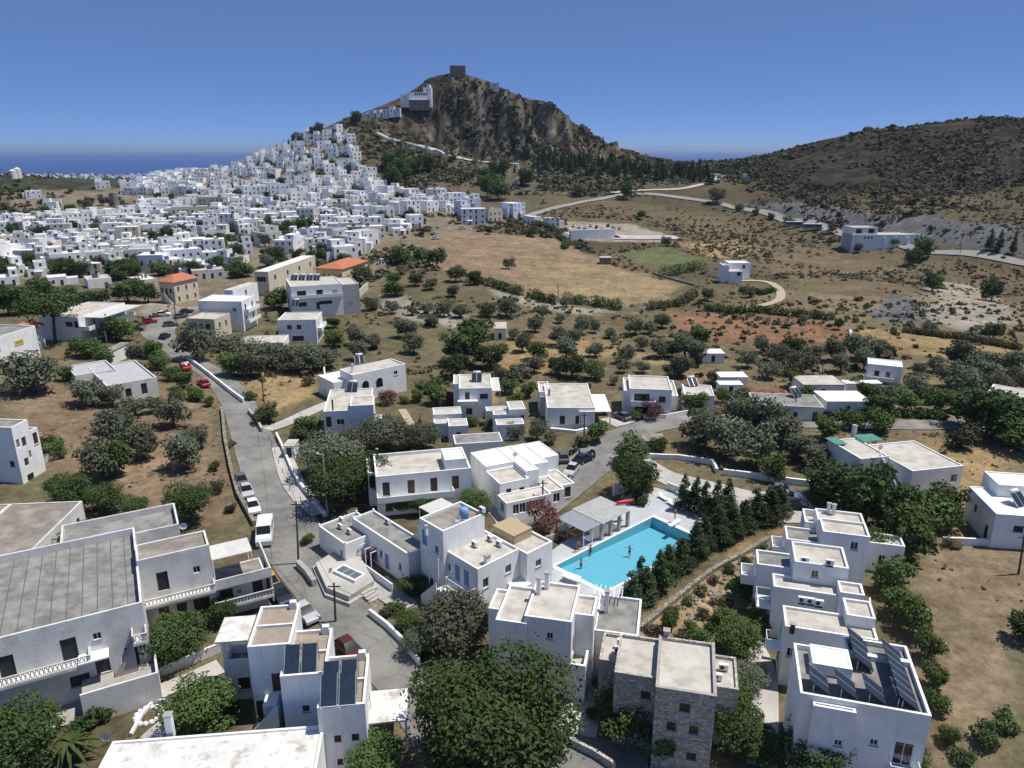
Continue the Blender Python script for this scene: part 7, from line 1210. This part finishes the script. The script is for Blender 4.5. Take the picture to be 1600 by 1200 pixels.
tpx('flower', 850, 832, 58, 'pink oleander in full bloom beside the road', 1.1, 0); tpx('flower', 578, 880, 22, 'red bougainvillea on the apartment terrace', 1.2, 0); tpx('flower', 1020, 655, 36, 'pink oleander in front of the garden house', 1.0, 0); tpx('flower', 705, 632, 24, 'pink shrub left of the two storey house', 1.0, 0); tpx('flower', 893, 1075, 22, 'red flowering shrub in the passage by the stone building', 1.0, 0); tpx('flower', 605, 632, 30, 'dark pink shrub under the arched house', 1.0, 0); tpx('flower', 295, 346, 14, 'magenta shrub among the town houses', 1, 0)
PINES = [(985, 952, 44), (1008, 938, 46), (1030, 925, 48), (1042, 905, 46), (1062, 893, 48), (1085, 880, 46), (1098, 866, 44), (1120, 853, 44), (1142, 843, 46), (1160, 832, 44), (1178, 822, 44), (1200, 815, 48), (1216, 806, 42), (1068, 800, 34), (1085, 803, 34), (1100, 810, 34), (1118, 812, 36), (1135, 806, 34), (1000, 925, 34), (1112, 838, 40)]
for i, (a, b, w_) in enumerate(PINES):
    p = G(a, b); D = p.y * cp_ + (CAMZ - p.z) * sp_; tree('pine', p.x, p.y, w_ / FPX * D / 2 * 1.1, f'dark pine in the row between pool and rock garden, {["first", "second", "third", "fourth", "fifth", "sixth", "seventh", "eighth", "ninth", "tenth", "eleventh", "twelfth", "thirteenth"][i]} from the near end' if i < 13 else f'slender pine at the far pool wall, {["first", "second", "third", "fourth", "fifth"][i - 13]} from the left' if i < 18 else ['small pine squeezed between the near pool pines', 'pine leaning over the round pool deck'][i - 18], trng.uniform(.52, .68) if i < 13 else .8)
for a, b, w_, kd in [(1378, 880, 66, 'bright'), (1415, 872, 84, 'bright'), (1440, 845, 80, 'bright'), (1392, 925, 58, 'bright'), (1405, 962, 60, 'bright'), (1425, 992, 56, 'bright'), (1448, 1030, 50, 'bright'), (1458, 1075, 46, 'bright'), (1462, 1110, 42, 'bright'), (1350, 822, 90, 'round'), (1300, 790, 80, 'round'), (1385, 830, 70, 'round'), (1465, 822, 70, 'round'), (1595, 1000, 55, 'round'), (1488, 855, 26, 'shrub'), (1540, 1165, 50, 'shrub'), (1500, 1190, 40, 'shrub'), (1570, 1140, 44, 'shrub'), (1480, 1160, 36, 'bright'), (1100, 965, 26, 'shrub'), (1120, 945, 22, 'shrub'), (1080, 985, 26, 'shrub'), (1145, 920, 26, 'shrub'), (1060, 1005, 30, 'shrub'), (1130, 975, 40, 'bright'), (1165, 935, 46, 'bright'), (1190, 955, 36, 'bright'), (1045, 985, 34, 'bright'), (1090, 1010, 34, 'bright'), (1185, 985, 44, 'bright'), (1215, 860, 26, 'shrub'), (1200, 880, 22, 'shrub'), (160, 1125, 40, 'shrub'), (130, 1145, 44, 'shrub'), (215, 1085, 24, 'shrub'), (620, 955, 32, 'shrub'), (600, 965, 26, 'shrub'), (655, 985, 30, 'shrub'), (520, 905, 20, 'shrub'), (505, 895, 16, 'shrub'), (540, 925, 20, 'shrub'), (555, 932, 18, 'shrub'), (480, 850, 26, 'shrub'), (340, 770, 26, 'shrub'), (335, 735, 22, 'shrub'), (360, 800, 20, 'shrub'), (80, 705, 40, 'shrub'), (180, 745, 60, 'bright'), (640, 930, 40, 'bright'), (1010, 770, 26, 'shrub'), (1000, 790, 30, 'shrub'), (1500, 700, 50, 'shrub'), (1260, 1060, 20, 'shrub'), (1155, 1110, 40, 'bright'), (940, 1090, 36, 'bright'), (925, 1120, 30, 'shrub'), (1035, 1190, 60, 'bright'), (360, 1125, 40, 'bright'), (420, 1150, 40, 'bright'), (210, 1175, 40, 'shrub')]: tpx(kd, a, b, w_)
# loose boulders of the rock garden: too many and too small to count
rk_ = MB(); rr = random.Random(4); GP = gpoly([(975, 1000), (1160, 868), (1215, 838), (1180, 900), (1140, 960), (1020, 1020)]); gx = [q[0] for q in GP]; gy_ = [q[1] for q in GP]; cnt = 0
while cnt < 170:
    x, y = rr.uniform(min(gx), max(gx)), rr.uniform(min(gy_), max(gy_))
    if poly_sd(np.array([x]), np.array([y]), GP)[0] > -.3: continue
    r_ = rr.uniform(.10, .38); i0 = len(rk_.v); rk_.ball((x, y, H1(x, y) + r_ * .2), r_, 6, 4, sz=rr.uniform(.6, .9)); cnt += 1
    for q in range(i0, len(rk_.v)): a, b, c = rk_.v[q]; rk_.v[q] = (a + rr.uniform(-.25, .25) * r_, b + rr.uniform(-.25, .25) * r_, c + rr.uniform(-.2, .2) * r_)
tag(rk_.build('garden_rocks', ROCK), 'loose pale rocks strewn over the dry rock garden', kind='stuff')
for a, b, w_ in [(1050, 960, 24), (1075, 945, 20), (1095, 930, 22), (1115, 910, 20), (1140, 895, 22), (1165, 880, 18), (1190, 862, 20), (1020, 990, 26), (1110, 985, 26), (1135, 945, 20)]: tpx('shrub', a, b, w_)
# palm in the bottom left garden
p = G(118, 1185); o = empty('palm_tree', p); MB().tube([(0, 0, -.3), (0, 0, 1.6)], [.28, .2], 8).build('trunk', BARK, o, True)
k = MB()
for i in range(22):
    a = i * 2.4; el = .2 + .9 * (i % 5) / 5; L0 = 2.3; pr = None
    for s in range(7):
        t = s / 6; r_ = L0 * t; z_ = 1.6 + L0 * t * math.sin(el) * 1.1 - 1.9 * t * t; c = Vector((r_ * math.cos(el) * math.cos(a), r_ * math.cos(el) * math.sin(a), z_)); n = Vector((-math.sin(a), math.cos(a), -.35)); w_ = .34 * math.sin(math.pi * min(1, t * .9 + .1)); cur = (c - n * w_, c + Vector((0, 0, .05)), c + Vector((math.sin(a), -math.cos(a), -.35)) * w_)
        if pr: k.quad(pr[0], pr[1], cur[1], cur[0]); k.quad(pr[1], pr[2], cur[2], cur[1])
        pr = cur
k.build('fronds', LB, o); tag(o, 'small palm with arching fronds at the bottom left', 'palm')
# hedges along the fields
def hedge(pts, R, hh, label, m=LD):
    P = [G(*q) for q in pts]; bl = []
    for a, b in zip(P, P[1:]):
        n = max(2, int((b - a).length / (R * .8)))
        for i in range(n): q = a + (b - a) * (i / n); bl.append((q.x - P[0].x + trng.uniform(-.4, .4) * R, q.y - P[0].y + trng.uniform(-.4, .4) * R, q.z - P[0].z + hh * .45, R * trng.uniform(.8, 1.2), R * trng.uniform(.8, 1.2), hh * trng.uniform(.45, .65)))
    V, F_ = leaf_cloud(bl, 150 * len(bl), .32); o = put('hedge', np_mesh('hedge', V, F_, m), None, P[0]); tag(o, label, 'hedge')
hedge([(735, 441), (770, 448), (820, 462)], 1.8, 3.2, 'dark hedge at the left foot of the brown field'); hedge([(832, 465), (850, 472), (872, 474)], 1.8, 3.2, 'short dark hedge in the middle of the brown field edge'); hedge([(885, 472), (930, 478), (975, 484)], 2.0, 3.4, 'dark hedge at the right foot of the brown field'); hedge([(1020, 483), (1060, 478), (1085, 462)], 1.6, 2.6, 'curved hedge at the lower corner of the brown field', LS); hedge([(1040, 432), (1075, 425), (1100, 420)], 2.4, 4.5, 'bushy tree row left of the valley house'); hedge([(1105, 485), (1140, 490), (1180, 487), (1225, 492), (1300, 500)], 1.8, 2.4, 'dark scrub line above the red field'); hedge([(1160, 455), (1190, 460), (1212, 455)], 1.4, 1.8, 'garden hedge below the valley house'); hedge([(1420, 520), (1500, 530), (1600, 548)], 1.5, 1.8, 'scrub line along the yellow field', LS); hedge([(870, 372), (885, 378), (882, 390)], 1.6, 2.6, 'dark bushes on the brow of the brown hill'); hedge([(838, 352), (860, 360), (876, 370)], 1.8, 3.4, 'dark tree clump right of the white row'); hedge([(1300, 655), (1400, 650), (1480, 655)], 1.2, 1.6, 'green hedge along the right road'); hedge([(345, 870 - 330), (420, 560), (500, 566)], 2.6, 4.0, 'dark thicket below the roof tank house', LO)
# the pine wood below the castle and cypresses
for i in range(95):
    t = i / 94
    a = 822 + 290 * t + trng.uniform(-8, 8); top, bot = (238 + 32 * t, 262 + 22 * t); b = trng.uniform(top + 6, bot + 6)
    p = G(a, b)
    if p.y < 500: continue
    tree('pine', p.x, p.y, trng.uniform(2.2, 3.2), None, trng.uniform(.75, 1.05))
for a, b, w_ in [(707, 245, 5), (727, 283, 5), (720, 288, 6), (738, 279, 6), (688, 248, 5), (768, 270, 9), (775, 268, 8), (765, 276, 8), (785, 266, 7), (793, 261, 6), (804, 270, 6), (814, 272, 6), (822, 285, 9), (830, 284, 8), (815, 290, 8), (925, 278, 6), (934, 282, 6), (965, 286, 6), (1005, 289, 6), (985, 280, 5), (444, 226, 4), (451, 225, 4), (946, 293, 6), (890, 290, 6), (900, 288, 5)]:
    p = G(a, b); D = p.y * cp_ + (CAMZ - p.z) * sp_; tree('cypress', p.x, p.y, max(1.3, w_ / FPX * D / 2), None, .9)
for a, b, w_, kd in [(610, 268, 30, 'round'), (632, 280, 32, 'round'), (648, 272, 30, 'round'), (670, 268, 28, 'round'), (625, 262, 26, 'round'), (612, 290, 36, 'bright'), (757, 288, 26, 'round'), (780, 293, 38, 'round'), (768, 296, 26, 'bright'), (822, 290, 26, 'round'), (780, 312, 38, 'bright'), (762, 308, 30, 'round'), (905, 307, 26, 'olive'), (980, 312, 24, 'round'), (555, 195, 18, 'round'), (560, 190, 14, 'round'), (500, 212, 18, 'round'), (490, 213, 16, 'round'), (518, 214, 12, 'round'), (468, 222, 14, 'round'), (462, 226, 14, 'round'), (832, 370, 18, 'round'), (764, 366, 12, 'round'), (795, 420, 20, 'olive'), (1040, 385, 16, 'olive'), (1001, 343, 14, 'round'), (1300, 365, 14, 'round'), (1120, 318, 30, 'olive'), (1155, 330, 14, 'bright'), (1180, 336, 12, 'bright'), (1205, 342, 12, 'bright'), (1232, 352, 18, 'bright'), (1440, 405, 34, 'bright'), (1425, 415, 30, 'round'), (1455, 455, 32, 'round'), (1548, 470, 36, 'round'), (1560, 395, 16, 'pine'), (1582, 396, 14, 'pine'), (1545, 392, 16, 'pine'), (1395, 385, 18, 'bright'), (1370, 382, 12, 'bright'), (1340, 395, 16, 'olive'), (1170, 465, 18, 'olive'), (1105, 470, 22, 'round'), (1255, 505, 16, 'olive'), (1550, 530, 30, 'round'), (1450, 520, 24, 'olive'), (1375, 545, 18, 'olive'), (1310, 515, 18, 'round')]: tpx(kd, a, b, w_)
# trees between the town houses
tn = 0; tries = 0
while tn < 110 and tries < 3000:
    tries += 1; x, y = trng.uniform(bx0, bx1), trng.uniform(by0, min(by1, 640))
    if poly_sd(np.array([x]), np.array([y]), [tuple(q) for q in tp])[0] > 0: continue
    if any((x - a) ** 2 + (y - b) ** 2 < (c * .92) ** 2 for a, b, c in occ): continue
    tree(trng.choice(('round', 'round', 'bright', 'olive')), x, y, trng.uniform(2.0, 4.2)); tn += 1
tn = 0; tries = 0; _roads = np.array(ROADPTS)
while tn < 190 and tries < 4000:
    tries += 1; p = G(trng.uniform(-10, 570), trng.uniform(300, 440))
    if any((p.x - a) ** 2 + (p.y - b) ** 2 < (c * .85) ** 2 for a, b, c in occ) or (np.hypot(_roads[:, 0] - p.x, _roads[:, 1] - p.y) - _roads[:, 2]).min() < 1: continue
    tree(trng.choice(('round', 'round', 'bright', 'olive')), p.x, p.y, trng.uniform(2.2, 4.4), None, .85); tn += 1
# ------------------------------------------------------------------ scrub on the open slopes (not countable)
def scrub(name, label, n, m, region, size, leaf, per=26, seed=1):
    rs = np.random.RandomState(seed); P = np.c_[rs.uniform(region[0], region[1], n * 3), rs.uniform(region[2], region[3], n * 3)]; d = fbm(P[:, 0] / 40 + seed, P[:, 1] / 40, 3) + rs.uniform(-.35, .35, len(P)); P = P[d > np.quantile(d, .5)]
    keep = region[4](P[:, 0], P[:, 1]) if len(region) > 4 else np.ones(len(P), bool)
    for q in occ: keep &= (P[:, 0] - q[0]) ** 2 + (P[:, 1] - q[1]) ** 2 > (q[2] + 1) ** 2
    P = P[keep][:n * 2]
    if len(P):
        RP_ = np.array(ROADPTS); kk = np.ones(len(P), bool)
        for i in range(0, len(P), 500): kk[i:i + 500] = (np.hypot(P[i:i + 500, None, 0] - RP_[None, :, 0], P[i:i + 500, None, 1] - RP_[None, :, 1]) - RP_[None, :, 2]).min(1) > 0
        P = P[kk][:n]
    z = hgt(P[:, 0], P[:, 1]); n = len(P); R = size * np.exp(rs.normal(size=n) * .45); c = np.repeat(np.c_[P, z + R * .25], per, 0); RR = np.repeat(R, per)[:, None]; N_ = n * per
    d = rs.normal(size=(N_, 3)); d /= np.linalg.norm(d, axis=1)[:, None]; Q = c + d * RR * (.5 + .5 * rs.rand(N_, 1)) * np.array([1, 1, .7]); nn = d + rs.normal(size=(N_, 3)) * .5; nn[:, 2] += .4; nn /= np.linalg.norm(nn, axis=1)[:, None]; a = np.cross(nn, rs.normal(size=(N_, 3))); a /= np.linalg.norm(a, axis=1)[:, None]; b = np.cross(nn, a); s = RR * leaf * (.7 + .6 * rs.rand(N_, 1))
    V = np.stack([Q - a * s, Q - b * s, Q + a * s, Q + b * s], 1).reshape(-1, 3); tag(put(name, np_mesh(name, V, np.arange(4 * N_).reshape(N_, 4), m)), label, kind='stuff')
FIELDS = [gpoly(q) for q in ([(640, 400), (700, 362), (870, 372), (960, 415), (1085, 455), (980, 480), (800, 455), (700, 430)], [(965, 395), (1040, 385), (1110, 405), (1085, 425), (1010, 420)], [(1040, 488), (1250, 492), (1330, 512), (1330, 535), (1240, 538), (1110, 530), (1050, 515)], [(1335, 512), (1450, 520), (1600, 548), (1600, 580), (1480, 560), (1335, 535)], [(885, 340), (985, 345), (1050, 362), (1045, 380), (960, 380), (885, 376)])]
def openground(x, y):
    k = np.ones(len(x), bool)
    for P in FIELDS: k &= poly_sd(x, y, P) > 0
    return k
scrub('scrub', 'dark low scrub on the castle rock and its foot', 5200, LS, (-150, 220, 545, 705), 1.3, .5, 12, 1)
scrub('scrub', 'dark scrub covering the right hillside', 9000, LH, (170, 640, 400, 720, lambda x, y: x > 150 + (y - 400) * .1), 1.0, .6, 12, 2)
scrub('scrub', 'grey-green scrub on the slopes under the far road', 4200, LS2, (20, 330, 290, 520, openground), .65, .55, 12, 3)
scrub('scrub', 'straw coloured dry scrub on the valley slopes', 2200, LDRY, (20, 360, 240, 520, openground), .5, .55, 10, 4)
scrub('scrub', 'dark scrub on the slope below the town edge', 900, LS, (-95, 40, 290, 460, openground), 1.2, .5, 14, 5)
scrub('undergrowth', 'green undergrowth between the olive groves', 1500, LS, (-110, 190, 130, 250, lambda x, y: (y > 150 + np.abs(x) * .1)), .6, .5, 14, 6)
scrub('weeds', 'dry weeds over the near fields', 2600, LDRY, (-110, 120, 40, 160, lambda x, y: ((x < -38 - (y - 60) * .12) & (y > 95)) | (x > 52)), .22, .6, 8, 7)
scrub('scrub', 'dark scrub on the windmill hill', 500, LS, (-560, -380, 560, 720), 1.6, .5, 12, 8)
scrub('far_thickets', 'green thickets on the coastal plain', 2600, LD, (-1500, -230, 800, 2400), 3.8, .5, 10, 9)
# ------------------------------------------------------------------ the air
hzm = bpy.data.materials.new('sea_air'); hzm.use_nodes = True; N = hzm.node_tree.nodes; N.remove(N['Principled BSDF']); pv = N.new('ShaderNodeVolumePrincipled'); pv.inputs['Color'].default_value = (.6, .75, 1, 1); pv.inputs['Density'].default_value = 5e-5; pv.inputs['Anisotropy'].default_value = 0.2
hzm.node_tree.links.new(pv.outputs[0], N['Material Output'].inputs['Volume']); tag(MB().box(-71000, -200, -18, 71000, 91000, 200).build('haze', hzm), 'thin pale blue summer haze', kind='stuff')
settle_labels()
